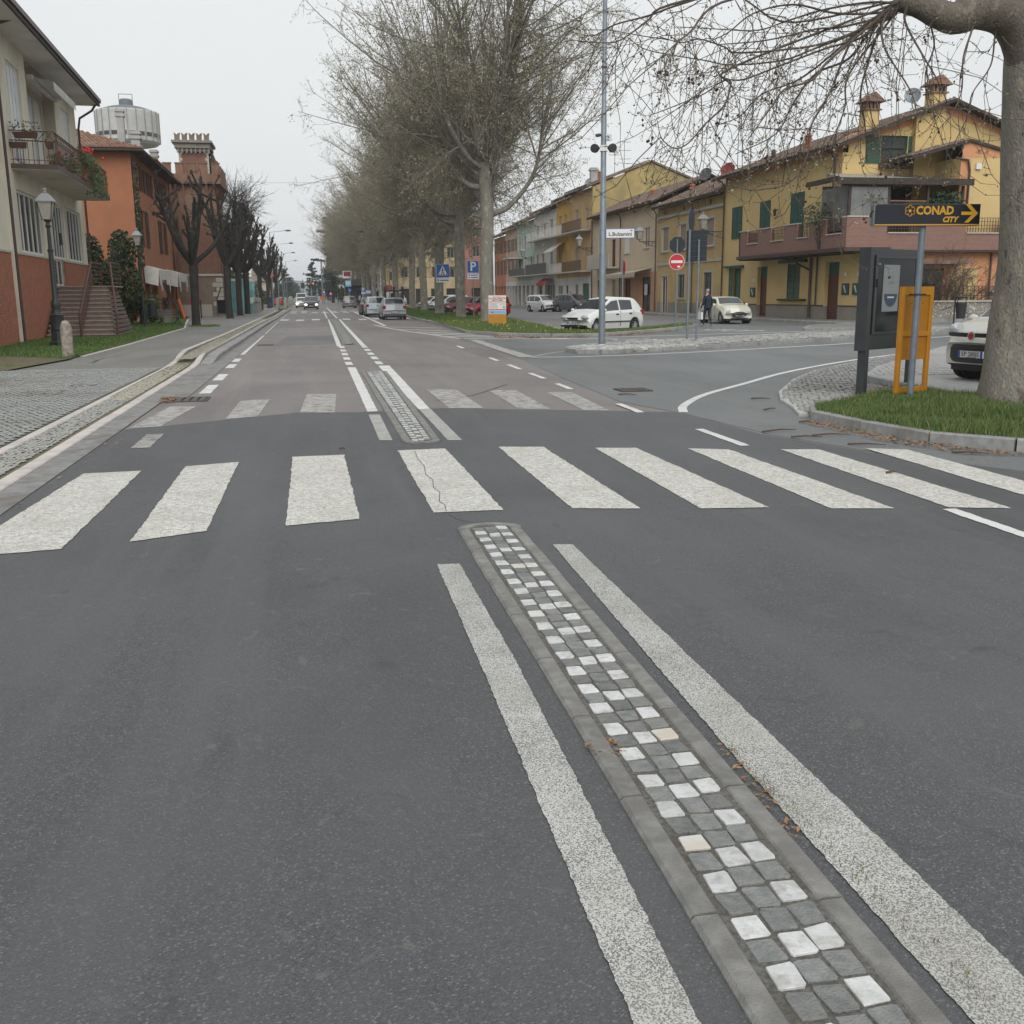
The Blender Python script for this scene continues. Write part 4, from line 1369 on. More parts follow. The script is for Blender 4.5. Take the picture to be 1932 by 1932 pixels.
for a in (1.5, 12.2):
 b = MB()
 for k in range(10):
  a0, a1 = a + k * .6, a + (k + 1) * .6
  z_ = 3.0 - (.9 if k in (1, 8) else .55 if k in (0, 9) else .18)
  b.quad(FO.P(a0, 3.75, .05), FO.P(a1, 3.75, .05), FO.P(a1, 3.45, 1.0), FO.P(a0, 3.45, 1.0))
  b.quad(FO.P(a0, 3.45, 1.0), FO.P(a1, 3.45, 1.0), FO.P(a1, z_, 1.02), FO.P(a0 + .05, z_, 1.02))
 b.quad(FO.P(a, 3.75, .05), FO.P(a, 3.45, 1.0), FO.P(a, 2.4, .9), FO.P(a, 2.6, .1))
 O_.p('awning', b, K_AWNW)
FO.pipe(.15, 0, 10.5, elbow=(.9, 0.1))
FO.pipe(17.9, 0, 10.5)
# hipped tile roof: eaves 0.9 m out
E_ = .9
ez, rz_ = 10.75, 12.7
rfm = MB()
pts = [(E_, -E_, ez), (-9 - E_, -E_, ez), (-9 - E_, 18.9, ez), (E_, 18.9, ez), (-4.5, 4.5, rz_), (-4.5, 14, rz_)]
rfm.add([tuple(p) for p in pts], [(0, 3, 5, 4), (1, 0, 4), (2, 1, 4, 5), (3, 2, 5), (0, 1, 2, 3)])
rfm.add([(p[0], p[1], p[2] - .14) for p in pts[:4]] + [tuple(p) for p in pts[:4]], [(0, 1, 5, 4), (1, 2, 6, 5), (2, 3, 7, 6), (3, 0, 4, 7), (3, 2, 1, 0)])
rf = O_.p('roof', rfm, K_DKWOOD)
# tiles on the hip facing the camera: single objects; the rest joined
tmsh = MB()
tile_sheet(tmsh, (0, 0, 0), (1, 0, 0), (0, 1, 0), 1, 1, .24, .36, .12)
tmsh = tmsh.mesh('roof_tile', K_TILE)
d1 = Vector((0, 5.4, rz_ - ez)).normalized()
q_ = Matrix((Vector((1, 0, 0)), d1, Vector((1, 0, 0)).cross(d1))).transposed()
eul = q_.to_euler()
cnt = 0
rest = MB()
rowlen = Vector((0, 5.4, rz_ - ez)).length
nv = int(rowlen / .34)
for j in range(nv):
 t_ = j / nv
 xa, xb = E_ - t_ * 5.4, -9.9 + t_ * 5.4
 n = int((xa - xb) / .24)
 for i in range(n):
  p = Vector((xb + i * .24, -E_, ez + .02)) + d1 * (j * .34)
  if cnt < 300 and p.x > -8:
   link('roof_tile', tmsh, rf, p, eul)
   cnt += 1
  else:
   tile_sheet(rest, p, (1, 0, 0), d1, 1, 1, .24, .36, .12)
d2 = Vector((-5.4, 0, rz_ - ez)).normalized()
tile_sheet(rest, (E_, 4.5, ez + .02), (0, 1, 0), d2, 42, nv, .24, .34, .12)
t = O_.p('roof_tiles', rest, K_TILE, rf)
t['kind'] = 'stuff'
for (cx, cy, zt, w) in ((-.9, 3.2, 13.7, .22), (.0, 3.0, 12.3, .28), (.25, 9.5, 12.0, .24)):
 b = MB().box(cx - w, cx + w, cy - w, cy + w, 11.0, zt).box(cx - w * 1.3, cx + w * 1.3, cy - w * 1.3, cy + w * 1.3, zt - .5, zt - .35).box(cx - w * 1.3, cx + w * 1.3, cy - w * 1.3, cy + w * 1.3, zt - .2, zt - .05)
 O_.p('chimney', b, K_CONC, rf)
# ------------------------------------------------------------------ castle gate tower
TY = 93.0
T_ = Bld('gate_tower', (-9.05, TY, 0), 'brick gate tower with swallow tail battlements beyond the orange house', 'tower')
T_.p('stone_base', MB().box(-2.0, 2.0, 0, 7, 0, 3.4), K_BRICKG)
T_.p('string_course', MB().box(-2.06, 2.06, -.08, 7.08, 3.4, 3.58), K_STONE)
T_.p('shaft', MB().box(-1.95, 1.95, .05, 7, 3.58, 10.9), K_BRICKT)
for k in range(7):
 x = -1.85 + k * .62
 b = MB().add([(x - .09, -.4, 11.1), (x + .09, -.4, 11.1), (x + .09, .05, 9.9), (x - .09, .05, 9.9), (x - .09, .05, 11.1), (x + .09, .05, 11.1)], [(0, 1, 2, 3), (0, 3, 4), (1, 5, 2)])
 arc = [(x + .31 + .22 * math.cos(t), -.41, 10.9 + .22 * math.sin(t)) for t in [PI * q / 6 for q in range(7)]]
 T_.p('corbel', b, K_BRICKT)
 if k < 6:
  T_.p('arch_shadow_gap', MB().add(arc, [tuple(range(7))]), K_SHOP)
for k in range(7):
 y = .4 + k
 b = MB().add([(2.4, y - .1, 11.1), (2.4, y + .1, 11.1), (1.95, y + .1, 9.9), (1.95, y - .1, 9.9), (1.95, y - .1, 11.1), (1.95, y + .1, 11.1)], [(0, 1, 2, 3), (0, 3, 4), (1, 5, 2)])
 T_.p('corbel', b, K_BRICKT)
T_.p('parapet', MB().box(-2.1, 2.42, -.4, -.15, 10.9, 11.7).box(2.15, 2.42, -.15, 7.4, 10.9, 11.7).box(-2.1, 2.15, -.15, 7.4, 10.9, 11.2), K_BRICKT)
for k in range(5):
 x = -2.1 + k * .97
 T_.p('merlon', MB().box(x, x + .62, -.4, -.1, 11.7, 12.5).box(x - .05, x + .67, -.45, -.05, 12.5, 12.58), K_BRICKT)
for k in range(4):
 y = 1.0 + k * 1.6
 T_.p('merlon', MB().box(2.1, 2.42, y, y + .8, 11.7, 12.5), K_BRICKT)
T_.p('turret', MB().box(-1.0, 1.3, 2, 5.0, 11.2, 14.0), K_BRICKT)
for xx in (-1.03, 1.15):
 b = MB()
 for k in range(9):
  q = .28 if k % 2 == 0 else .16
  x0 = xx if xx < 0 else xx + .28 - q
  b.box(x0, x0 + q, 1.97, 2.1, 11.5 + k * .25, 11.73 + k * .25)
 T_.p('quoins', b, K_STONE)
b = MB().box(-1.15, 1.45, 1.8, 5.2, 13.75, 14.0).box(-1.3, 1.6, 1.6, 5.4, 14.0, 14.4).box(-1.5, 1.78, 1.35, 5.6, 14.4, 14.6)
for k in range(8):
 b.box(-1.1 + k * .36, -.96 + k * .36, 1.68, 1.8, 13.6, 14.0)
T_.p('cornice', b, mat('weathered_cornice', (0.27, 0.25, 0.22), .9, (0.2, 0.19, 0.17), 4, coord='P'))
for k in range(5):
 x = -1.25 + k * .6
 b = MB().prismY([(x, 14.6), (x + .4, 14.6), (x + .4, 15.0), (x + .45, 15.22), (x + .3, 15.16), (x + .2, 15.04), (x + .1, 15.16), (x - .05, 15.22), (x, 15.0)], 1.7, 2.1)
 T_.p('swallow_tail_merlon', b, K_BRICKG)
T_.p('side_turret', MB().box(1.4, 2.0, 3.5, 5.5, 11.2, 13.2).prismY([(1.35, 13.2), (1.85, 13.2), (1.6, 13.9)], 3.5, 5.5), K_BRICKG)
for j in range(6):
 T_.p('corner_stone', MB().box(1.5 if j % 2 else 1.2, 2.05, -.05, .4, .9 + j * .4, 1.25 + j * .4), K_STONE)
Q_ = Bld('castle_wing', (-10.6, 89.3, 0), 'lower orange castle wing with small battlements between house and tower', 'building')
Q_.p('wall', MB().box(-1.5, .0, 0, 4.6, 0, 10.6), K_ORANGE)
for k in range(3):
 Q_.p('merlon', MB().box(-1.4, -.0, .2 + k * 1.5, 1.1 + k * 1.5, 10.6, 11.6), K_BRICKT)
for k in range(3):
 b = MB().add([(.01, .9 + k * 1.3 - .22, 3.6), (.01, .9 + k * 1.3 + .22, 3.6), (.01, .9 + k * 1.3 + .22, 4.9), (.01, .9 + k * 1.3, 5.3), (.01, .9 + k * 1.3 - .22, 4.9)], [(0, 1, 2, 3, 4)])
 Q_.p('arched_window', b, K_SHOP)
# ------------------------------------------------------------------ water tower
WX, WY = -34.2, 232
WT = Bld('water_tower', (WX, WY, 0), 'round concrete water tower with a dark domed cap above the roofs', 'water tower')
Rr = 6.15
WT.p('tank', MB().lathe([(2.0, 0), (2.0, 31.5), (Rr * .9, 32.2), (Rr, 32.7), (Rr, 38.3), (Rr * .98, 38.6)], n=44), mat('tank_concrete', (0.52, 0.52, 0.5), .9, (0.44, 0.44, 0.43), 1.2, coord='P', c3=(0.36, 0.36, 0.35), scale3=.2))
for k in range(22):
 a = 2 * PI * k / 22
 c, s_ = math.cos(a), math.sin(a)
 if s_ > .35: continue
 b = MB().obox((c * (Rr + .06), s_ * (Rr + .06), 35.6), (c, s_, 0), (-s_, c, 0), (0, 0, 1), .1, .07, 2.95)
 WT.p('rib', b, mat('pale_concrete', (0.3, 0.3, 0.29), .9, (0.24, 0.24, 0.23), 2, coord='P'))
for k in range(22):
 a = 2 * PI * (k + .5) / 22
 if math.sin(a) > .3: continue
 c, s_ = math.cos(a), math.sin(a)
 b = MB().obox((c * (Rr + .02), s_ * (Rr + .02), 33.9), (c, s_, 0), (-s_, c, 0), (0, 0, 1), .04, .62, .38)
 WT.p('slot_window', b, K_SHOP)
b = MB().lathe([(Rr * .88, 38.5), (Rr * .88, 38.8), (Rr * .6, 39.4), (Rr * .3, 39.8), (1.35, 39.9), (1.35, 40.8), (1.1, 41.1), (.05, 41.3)], n=32)
WT.p('cap', b, mat('slate_cap', (0.13, 0.15, 0.17), .6))
WT.p('hoist_frame', MB().tube([(-1.3, 0, 39.6), (-1.3, 0, 42.1), (1.3, 0, 42.1), (1.3, 0, 39.6)], .08, 5), K_DGREY)
# ------------------------------------------------------------------ right row: big yellow house
Y_ = Bld('yellow_house', (28.6, 50.3, 0), 'large yellow corner house with brick terrace, green shutters and pergola')
FY = Face(Y_, (0, -50.3, 0), (0, 1, 0), (-1, 0, 0))  # a = world Y
g_ops = [(66.1, 68.0, .85, 3.25), (62.0, 63.45, .1, 3.25), (57.5, 59.2, 1.25, 3.3), (52.9, 54.5, .1, 3.28)]
FY.wall(K_YEL, 50.3, 69.2, .85, 3.7, g_ops, .3)
FY.wall(K_GREY, 50.3, 69.2, 0, .85, [(62.0, 63.45, 0.05, .85), (52.9, 54.5, .05, .85)], .3, 'plinth')
b = MB()
for a0, a1 in ((50.3, 52.9), (54.5, 62), (63.45, 69.2)): FY.slab(b, a0, a1, .85, .91, .003, .03)
Y_.p('plinth_band', b, K_BROWN)
u_ops = [(66.2, 67.8, 5.2, 7.25), (61.9, 63.35, 3.9, 7.25), (57.4, 59.05, 3.9, 7.35)]
FY.wall(K_YEL, 53.2, 69.2, 3.7, 8.95, u_ops, .15)
b = MB()
FY.slab(b, 53.2, 69.2, 8.95, 9.35, -.3, .004)
Y_.p('eaves_band', b, K_APR)
for o_ in u_ops:
 f = FY.window(*o_, mull=1, frame=K_GREEN, d=-.13)
 c = (o_[0] + o_[1]) / 2
 FY.shutter(o_[0] + .01, c - .01, o_[2], o_[3] - .01)
 FY.shutter(c + .01, o_[1] - .01, o_[2], o_[3] - .01)
# ground floor window with open louvres, closed window, doors
FY.window(66.75, 67.4, .9, 3.2, mull=1, frame=K_DOOR, d=-.2)
FY.shutter(66.12, 66.72, .87, 3.24)
FY.shutter(67.42, 67.98, .87, 3.24)
c = 58.35
FY.shutter(57.52, c - .01, 1.25, 3.28, -.05)
FY.shutter(c + .01, 59.18, 1.25, 3.28, -.05)
b = MB()
FY.slab(b, 65.6, 68.6, 3.28, 3.42, .003, .25)
FY.slab(b, 56.7, 60.0, 3.34, 3.5, .003, .25)
Y_.p('lintel_canopy', b, K_GREEN)
b = MB()
FY.slab(b, 56.6, 60.1, 1.13, 1.24, -.05, .2)
FY.slab(b, 65.3, 68.2, .93, 1.0, .03, .2)
Y_.p('sill', b, K_DKWOOD)
for (a0, a1) in ((62.0, 63.45), (52.9, 54.5)):
 b = MB()
 FY.slab(b, a0 + .003, a1 - .003, .08, 2.5, -.28, -.24)
 FY.slab(b, a0 + .003, a1 - .003, 2.5, 2.56, -.28, -.2)
 d_ = Y_.p('door', b, K_DOOR)
 b = MB()
 FY.slab(b, a0 + .003, a1 - .003, 2.56, 3.24, -.28, -.25)
 Y_.p('transom', b, K_GREEN, d_)
 b = MB()
 b.tube([FY.P(a0 + .3, 1.1, -.19), FY.P(a0 + .3, 1.45, -.17)], .02, 6)
 Y_.p('handle', b, K_LITE, d_)
for (a, z) in ((52.08, 1.77), (64.05, 1.65), (50.95, 1.77)):
 b = MB()
 FY.slab(b, a - .36, a + .36, z - .3, z + .3, .003, .06)
 g = Y_.p('notice_case', b, K_SHOP)
 b = MB()
 FY.slab(b, a - .3, a + .3, z - .24, z + .24, .061, .065)
 Y_.p('notice_board', b, K_GREEN, g)
 b = MB()
 for k in range(4):
  FY.slab(b, a - .12 + .05 * k, a - .02 + .06 * k, z - .18 + .09 * k, z - .1 + .1 * k, .066, .069)
 Y_.p('notice', b, K_WFRAME, g)
for (a, z) in ((64.0, 2.4), (52.2, 2.55), (50.8, 2.55)):
 b = MB()
 FY.slab(b, a - .1, a + .1, z - .1, z + .1, .003, .02)
 Y_.p('number_plate', b, K_WFRAME)
FY.pipe(69.1, 0, 9.2, .12, .06, elbow=(.75, 0))
FY.pipe(56.0, 0, 3.6, .12, .08)
FY.pipe(55.3, .9, 3.6, .1, .05)
FY.pipe(53.9, 5.3, 9.15, .1, .055, elbow=(.7, 0))
b = MB().tube([FY.P(56.0, 2.85, .12), FY.P(57.0, 3.25, .5), FY.P(57.1, 3.6, .6)], .06, 8)
Y_.p('downpipe', b, K_BROWN, smooth=True)
# wall lantern
b = MB()
b.box(-.25, 0, 10.45, 10.5, 6.55, 6.6).lathe([(.06, 6.2), (.11, 6.5), (.13, 6.52), (.03, 6.65)], (-.25, 10.47, 0), 6)
Y_.p('wall_lantern', b, K_DKWOOD)
# -Y walls
FZ_ = Face(Y_, (-28.6, 0, 0), (1, 0, 0), (0, -1, 0))  # a = world X
FZ_.wall(K_APR, 28.6, 41, 0, 3.7, [(37.2, 38.6, .1, 2.9), (30.0, 33.2, .9, 2.8)], .2)
b = MB()
FZ_.slab(b, 33.6, 35.2, 1.0, 2.9, .003, .015)
Y_.p('yellow_panel', b, K_YEL)
FZ_.window(30.0, 33.2, .9, 2.8, mull=3, frame=K_GREEN, d=-.15)
FZ_.slab(MB(), 0, 1, 0, 1, 0, 1)
b = MB()
FZ_.slab(b, 37.2, 38.6, .1, 2.9, -.2, -.15)
Y_.p('door', b, K_DOOR)
b = MB()
FZ_.slab(b, 29.2, 34.0, 3.0, 3.2, .01, 1.2)
Y_.p('door_canopy', b, K_TILEO)
FZ_.pipe(35.9, 0, 3.7, .1, .05)
# gable wall of the upper floors at Y=53.2
FG = Face(Y_, (-28.6, 2.9, 0), (1, 0, 0), (0, -1, 0))
FG.wall(K_YEL, 28.6, 40.6, 3.9, 9.2, [(30.8, 32.35, 8.4, 9.199)], .2)
b = MB()
gp_ = lambda x: 9.2 + (x - 28.6) / 6.0 * 2.25 if x < 34.6 else 9.2 + (40.6 - x) / 6.0 * 2.25
b.add([FG.P(28.6, 9.2), FG.P(30.8, 9.2), FG.P(30.8, 9.85), FG.P(32.35, 9.85), FG.P(32.35, 9.2), FG.P(40.6, 9.2), FG.P(34.6, 11.0), FG.P(28.6, 9.25)], [(0, 1, 2, 3, 6, 7), (3, 4, 5, 6)])
Y_.p('gable_wall', b, K_YEL)
b = MB()
b.add([FG.P(28.6, 9.25, .006), FG.P(34.6, 11.0, .006), FG.P(40.6, 9.2, .006), FG.P(40.6, 9.7, .006), FG.P(34.6, 11.5, .006), FG.P(28.6, 9.75, .006)], [(0, 1, 4, 5), (1, 2, 3, 4)])
Y_.p('gable_band', b, K_APR)
FG.window(30.8, 32.35, 8.4, 9.85, mull=1, frame=K_GREEN, d=-.15)
FG.shutter(29.9, 30.75, 8.42, 9.83)
FG.shutter(32.4, 33.3, 8.42, 9.83)
b = MB()
FG.slab(b, 30.7, 32.5, 8.15, 8.4, .01, .35)
Y_.p('window_box', b, K_RUST)
plant_blob(Y_, (2.9, 2.6, 8.5), .5, 90, K_DRYL, None, 'window_box_plant', .5)
b = MB().box(4.0, 5.7, 2.55, 2.9, 3.9, 11.0)
Y_.p('chimney_breast', b, K_YEL)
rf = gable_roof(Y_, 2.9, 18.9, -.75, 9.1, 6.0, 11.55, 12.7, 9.1, K_DKWOOD, .16, .8, tiles=(.2, .34))
for (x, w, zt, y) in ((5.3, .42, 12.45, 3.0), (1.8, .4, 11.6, 3.6)):
 b = MB().box(x - w, x + w, y - .35, y + .35, 9.5, zt - .35)
 ch = Y_.p('chimney', b, K_YEL, rf)
 b = MB()
 for sx_ in (-1, -.33, .33, 1):
  b.box(x + sx_ * (w - .06) - .06, x + sx_ * (w - .06) + .06, y - .35, y + .35, zt - .35, zt)
 b.box(x - w * 1.2, x + w * 1.2, y - .45, y + .45, zt - .42, zt - .35)
 b.prismY([(x - w * 1.6, zt), (x + w * 1.6, zt), (x, zt + .5)], y - .55, y + .55)
 o = Y_.p('chimney_cap', b, K_TERRA if 0 else K_TILE)
 o.parent = rf
chimney_small(Y_, 1.0, 9.0, 9.9, .75, rf)
chimney_small(Y_, .9, 13.5, 9.9, .5, rf, K_DKWOOD, .1)
# wing on the right
b = MB().box(5.3, 9.3, .21, 2.9, 3.9, 8.45)
Y_.p('wing_wall', b, K_YEL)
b = MB().box(5.25, 5.85, .2, .22, 3.9, 8.4)
b.add([(5.3, .2, 8.45), (9.3, .2, 8.45), (9.3, .2, 8.5), (5.75, .2, 9.25), (5.3, .2, 9.15)], [(0, 1, 2, 3, 4)])
Y_.p('corner_band', b, K_APR)
gable_roof(Y_, .4, 2.6, 2.35, 8.3, 5.7, 9.2, 9.8, 8.25, K_DKWOOD, .15, .35, name='wing_roof', tiles=(.2, .34))
b = MB().tube([(4.9, .15, 8.4), (5.6, .1, 8.3), (5.75, .12, 7.8), (5.75, .12, 5.4)], .055, 8)
Y_.p('downpipe', b, K_BROWN, smooth=True)
b = MB().box(6.1, 6.4, .08, .2, 7.85, 8.15)
Y_.p('alarm_box', b, K_WFRAME)
# terrace: slab, brick parapet with openings, pergola
px0 = -1.45
b = MB().box(px0, 0, -.6, 12.9, 3.6, 3.72).box(0, 9.5, -.6, 0, 3.6, 3.72)
b.box(0, 9, 0, 2.9, 3.7, 3.85)
Y_.p('terrace_slab', b, K_DKWOOD)
b = MB().box(px0 - .12, px0 - .02, -.7, 13.0, 3.66, 3.86)
b.box(px0 - .14, 1.0, -.75, -.62, 3.66, 3.86)
Y_.p('terrace_gutter', b, K_BROWN)
FP_ = Face(Y_, (px0, -50.3, 0), (0, 1, 0), (-1, 0, 0))
lowops = [(50.2, 51.9), (53.8, 55.2), (56.9, 58.6), (60.4, 62.0)]
b = MB()
cur = 49.925
zt, zl = 5.35, 4.55
for a0, a1 in lowops + [(63.2, 63.2)]:
 if a0 > cur: FP_.slab(b, cur, a0, 3.72, zt, -.22, 0)
 if a1 > a0: FP_.slab(b, a0, a1, 3.72, zl, -.22, 0)
 cur = a1
Y_.p('brick_parapet', b, K_PARAP)
b = MB()
cur = 49.97
for a0, a1 in lowops + [(63.2, 63.2)]:
 if a0 > cur: FP_.slab(b, cur, a0, zt, zt + .07, -.26, .04)
 if a1 > a0: FP_.slab(b, a0 + .05, a1 - .05, zl, zl + .06, -.26, .06)
 cur = a1
Y_.p('coping', b, K_STONE)
b = MB().box(px0, 0, 12.75, 12.9, 3.72, zt)
Y_.p('brick_parapet', b, K_PARAP)
FQ = Face(Y_, (-28.6, -.6, 0), (1, 0, 0), (0, -1, 0))
b = MB()
b2 = MB()
cur = 27.15
for a0, a1 in [(29.4, 31.3), (33.9, 36.0), (38, 38)]:
 if a0 > cur:
  FQ.slab(b, cur, a0, 3.72, zt, -.22, 0)
  FQ.slab(b2, cur, a0, zt, zt + .07, -.26, .04)
 if a1 > a0:
  FQ.slab(b, a0, a1, 3.72, zl, -.22, 0)
  FQ.slab(b2, a0 + .05, a1 - .05, zl, zl + .06, -.26, .06)
 cur = a1
Y_.p('brick_parapet', b, K_PARAP)
Y_.p('coping', b2, K_STONE)
def grille(F, a0, a1, z0, z1, d, m, sp=.16, name='grille'):
 b = MB()
 n = int((a1 - a0) / sp)
 for k in range(n + 1):
  a = a0 + (a1 - a0) * k / n
  F.slab(b, a - .012, a + .012, z0, z1, d - .012, d + .012)
 n = int((z1 - z0) / sp)
 for k in range(n + 1):
  z = z0 + (z1 - z0) * k / n
  F.slab(b, a0, a1, z - .012, z + .012, d - .01, d + .01)
 return F.B.p(name, b, m)
for a0, a1 in lowops: grille(FP_, a0, a1, zl + .06, zt, -.1, K_BROWN)
for a0, a1 in [(29.4, 31.3), (33.9, 36.0)]: grille(FQ, a0, a1, zl + .06, zt, -.1, K_BROWN)
# pergola
P_ = Bld('pergola', (28.6, 50.3, 3.85), 'dark roofed pergola with trellis screens on the terrace of the yellow house', 'pergola')
b = MB()
b.add([(-2.0, -.6, 3.3), (5.4, -.6, 3.15), (5.4, 2.8, 3.75), (-1.0, 2.8, 3.85), (-2.0, -.6, 3.45), (5.4, -.6, 3.3), (5.4, 2.8, 3.9), (-1.0, 2.8, 4.0)],
 [(0, 3, 2, 1), (4, 5, 6, 7), (0, 1, 5, 4), (1, 2, 6, 5), (2, 3, 7, 6), (3, 0, 4, 7)])
P_.p('canopy', b, mat('pergola_canopy', (0.3, 0.28, 0.25), .8))
b = MB().box(-2.1, 5.5, -.72, -.6, 3.1, 3.42)
b.box(-2.1, -1.98, -.6, 2.8, 3.25, 3.5)
P_.p('beam', b, K_DKWOOD)
for x in (-1.3, .9, 3.1, 5.1):
 P_.p('post', MB().box(x - .06, x + .06, -.45, -.33, 0, 3.1), K_DKWOOD)
for (x0, x1) in ((.96, 3.04),):
 b = MB()
 n = 12
 for k in range(-6, n + 6):
  for sg in (1, -1):
   xa = x0 + (x1 - x0) * k / n
   xb = xa + sg * 1.0
   za, zb = 1.3, 2.3
   if xb < x0: t_ = (xa - x0) / (xa - xb); xb, zb = x0, za + (zb - za) * t_
   if xb > x1: t_ = (x1 - xa) / (xb - xa); xb, zb = x1, za + (zb - za) * t_
   if x0 <= xa <= x1 and abs(xb - xa) > .02: b.tube([(xa, -.4, za), (xb, -.4, zb)], .014, 4, False)
 b.box(x0, x1, -.42, -.38, 1.26, 1.32).box(x0, x1, -.42, -.38, 2.3, 2.36)
 P_.p('trellis', b, mat('trellis_wood', (0.2, 0.12, 0.08), .8))
P_.p('back_screen', MB().box(-1.2, 5.0, 2.6, 2.7, 0, 3.3), K_LOGGIA)
P_.p('glass_screen', MB().box(-1.25, -1.2, -.3, 2.6, .9, 3.1).box(-1.2, .85, -.42, -.4, .9, 3.0), mat('grimy_glass', (0.14, 0.15, 0.15), .2, (0.2, 0.2, 0.19), 2))
for (cx, cy, cz, r_, n_, lab, mm_) in ((25.9 + 1.2, 52.5, 5.6, 1.0, 500, 'bushy olive plant leaning over the brick terrace parapet', 'olive_leaf'), (32.9, 50.2, 6.2, 1.0, 700, 'dark green climber on the right end of the pergola', 'climber_leaf'), (28.5, 50.3, 6.3, .8, 160, 'sparse bare creeper on the left end of the pergola', 'bare_creeper')):
 mo = {'olive_leaf': mat('olive_leaf', (0.12, 0.14, 0.08), .8, (0.07, 0.09, 0.05), 9), 'climber_leaf': mat('climber_leaf', (0.03, 0.06, 0.03), .7, (0.05, 0.08, 0.04), 9), 'bare_creeper': K_DRYL}[mm_]
 Bp = Bld('terrace_plant', (cx, cy, 3.9), lab, 'plant')
 plant_blob(Bp, (0, 0, cz - 3.9), r_, n_, mo, None, 'foliage', .75 if mm_ != 'climber_leaf' else .6, .09)
 b = MB()
 for k in range(7):
  b.tube([(rnd.uniform(-.1, .1), rnd.uniform(-.1, .1), 0), (rnd.uniform(-.3, .3), rnd.uniform(-.3, .3), .8), (rnd.uniform(-.8, .8), rnd.uniform(-.3, .3), cz - 3.9 + rnd.uniform(-.3, .6))], [.025, .018, .008], 4)
 Bp.p('stem', b, K_DKWOOD)
# ------------------------------------------------------------------ rest of the right row
XR = 28.8
def rowhouse(name, label, y0, y1, zt, m, depth=9, rz=None, z0=0.0, ze=None, ridge=2.2, tiles=(.3, .5), roofm=K_DKWOOD, over=.05):
 B = Bld(name, (XR, y0, 0), label)
 F = Face(B, (0, -y0, 0), (0, 1, 0), (-1, 0, 0))
 L_ = y1 - y0
 B.p('side_wall', MB().box(.02, depth, 0, .02, 0, zt).box(.02, depth, L_ - .02, L_, 0, zt), m)
 rf = gable_roof(B, 0, L_, -.65, zt - .05, depth / 2, zt + ridge, depth + .5, zt, roofm, .14, over, tiles=tiles)
 return B, F, rf
B2, F2, rf = rowhouse('narrow_yellow_house', 'two storey ochre yellow house with roller blinds beside the corner house', 69.42, 83.6, 8.35, K_YEL2)
w2 = [(71.55, 73.2, 4.97, 6.9), (77.1, 78.75, 4.95, 6.85), (81.05, 82.75, 4.95, 6.85)]
at2 = [(72.2, 72.6, 7.85, 8.2), (77.6, 78.0, 7.85, 8.2), (81.9, 82.3, 7.85, 8.2)]
gf2 = [(71.7, 73.25, 1.3, 3.1), (77.25, 78.65, 1.25, 3.05), (81.15, 82.6, .05, 3.0)]
F2.wall(K_YEL2, 69.42, 83.6, .9, 8.35, w2 + at2 + gf2[:2] + [(81.15, 82.6, .9, 3.0)], .15)
F2.wall(K_GREY, 69.42, 83.6, 0, .9, [(81.15, 82.6, .02, .9)], .15, 'plinth')
for o_ in w2:
 F2.window(*o_, mull=0, pane=K_BLIND, d=-.12)
 F2.surround(*o_, K_STONE)
for o_ in at2: F2.window(*o_, mull=0, pane=K_SHOP, frame=K_DKWOOD, fw=.03)
for o_ in gf2[:2]:
 F2.window(*o_, mull=1, d=-.12)
 F2.surround(*o_, K_STONE)
 grille(F2, o_[0] + .03, o_[1] - .03, o_[2] + .03, o_[3] - .03, -.03, K_DGREY, .2)
F2.window(81.18, 82.57, .06, 2.98, mull=1, pane=K_DOOR, d=-.12, name='door')
F2.surround(81.15, 82.6, .05, 3.0, K_STONE, bottom=False)
b = MB()
F2.slab(b, 69.45, 83.58, 7.55, 7.75, .003, .12)
F2.slab(b, 69.45, 83.58, 3.85, 4.05, .003, .06)
B2.p('string_course', b, K_STONE)
F2.pipe(75.4, 0, 8.3, .14, .05, K_BROWN, elbow=(.6, 0))
chimney_small(B2, 2.2, 12.5, 9.2, .9, rf)
b = MB().box(4.2, 7, 1.0, 6.0, 8.5, 10.6)
B2.p('roof_dormer', b, K_SALM, rf)
B3, F3, rf = rowhouse('peach_house', 'peach coloured house with a small concrete balcony and pale awning', 83.75, 104.0, 8.95, K_PEACH)
w3 = [(85.9, 87.4, 5.45, 7.15), (91.5, 93.0, 5.2, 6.9), (100.3, 101.7, 5.4, 7.05)]
d3 = [(95.9, 97.1, 4.15, 6.65)]
gf3 = [(85.4, 87.9, .05, 3.0), (91.0, 92.8, .05, 2.9), (95.7, 97.0, .9, 2.95), (100.5, 102.0, .05, 2.95)]
F3.wall(K_PEACH, 83.75, 104, 3.4, 8.95, w3 + d3, .15)
F3.wall(K_SALM, 83.75, 93.9, 0, 3.4, gf3[:2], .2)
F3.wall(K_PEACH, 93.9, 104, 0, 3.4, gf3[2:], .2)
for o_, mm_ in zip(w3, (K_BLIND, K_CURT, K_BLIND)): F3.window(*o_, mull=1, pane=mm_, sill=K_STONE, d=-.12)
F3.window(*d3[0], mull=1, frame=K_DOOR, pane=K_DOOR, d=-.12, name='balcony_door')
F3.window(*gf3[0], mull=1, frame=K_DKWOOD, pane=K_SHOP, d=-.18, name='shop_door')
F3.window(*gf3[1], mull=1, frame=K_BRSH, pane=K_DOOR, d=-.18, name='door')
F3.window(*gf3[2], mull=1, frame=K_STONE, pane=K_BLIND, d=-.18)
F3.window(*gf3[3], mull=0, frame=K_BRSH, pane=K_SHOP, d=-.18, name='door')
b = MB()
F3.slab(b, 94.6, 102, 3.95, 4.1, 0, 1.1)
B3.p('balcony_slab', b, K_STONE)
F3.railing(94.65, 101.95, 4.1, 5.35, 1.05, K_STONE, .35, 0, r=.06)
b = MB()
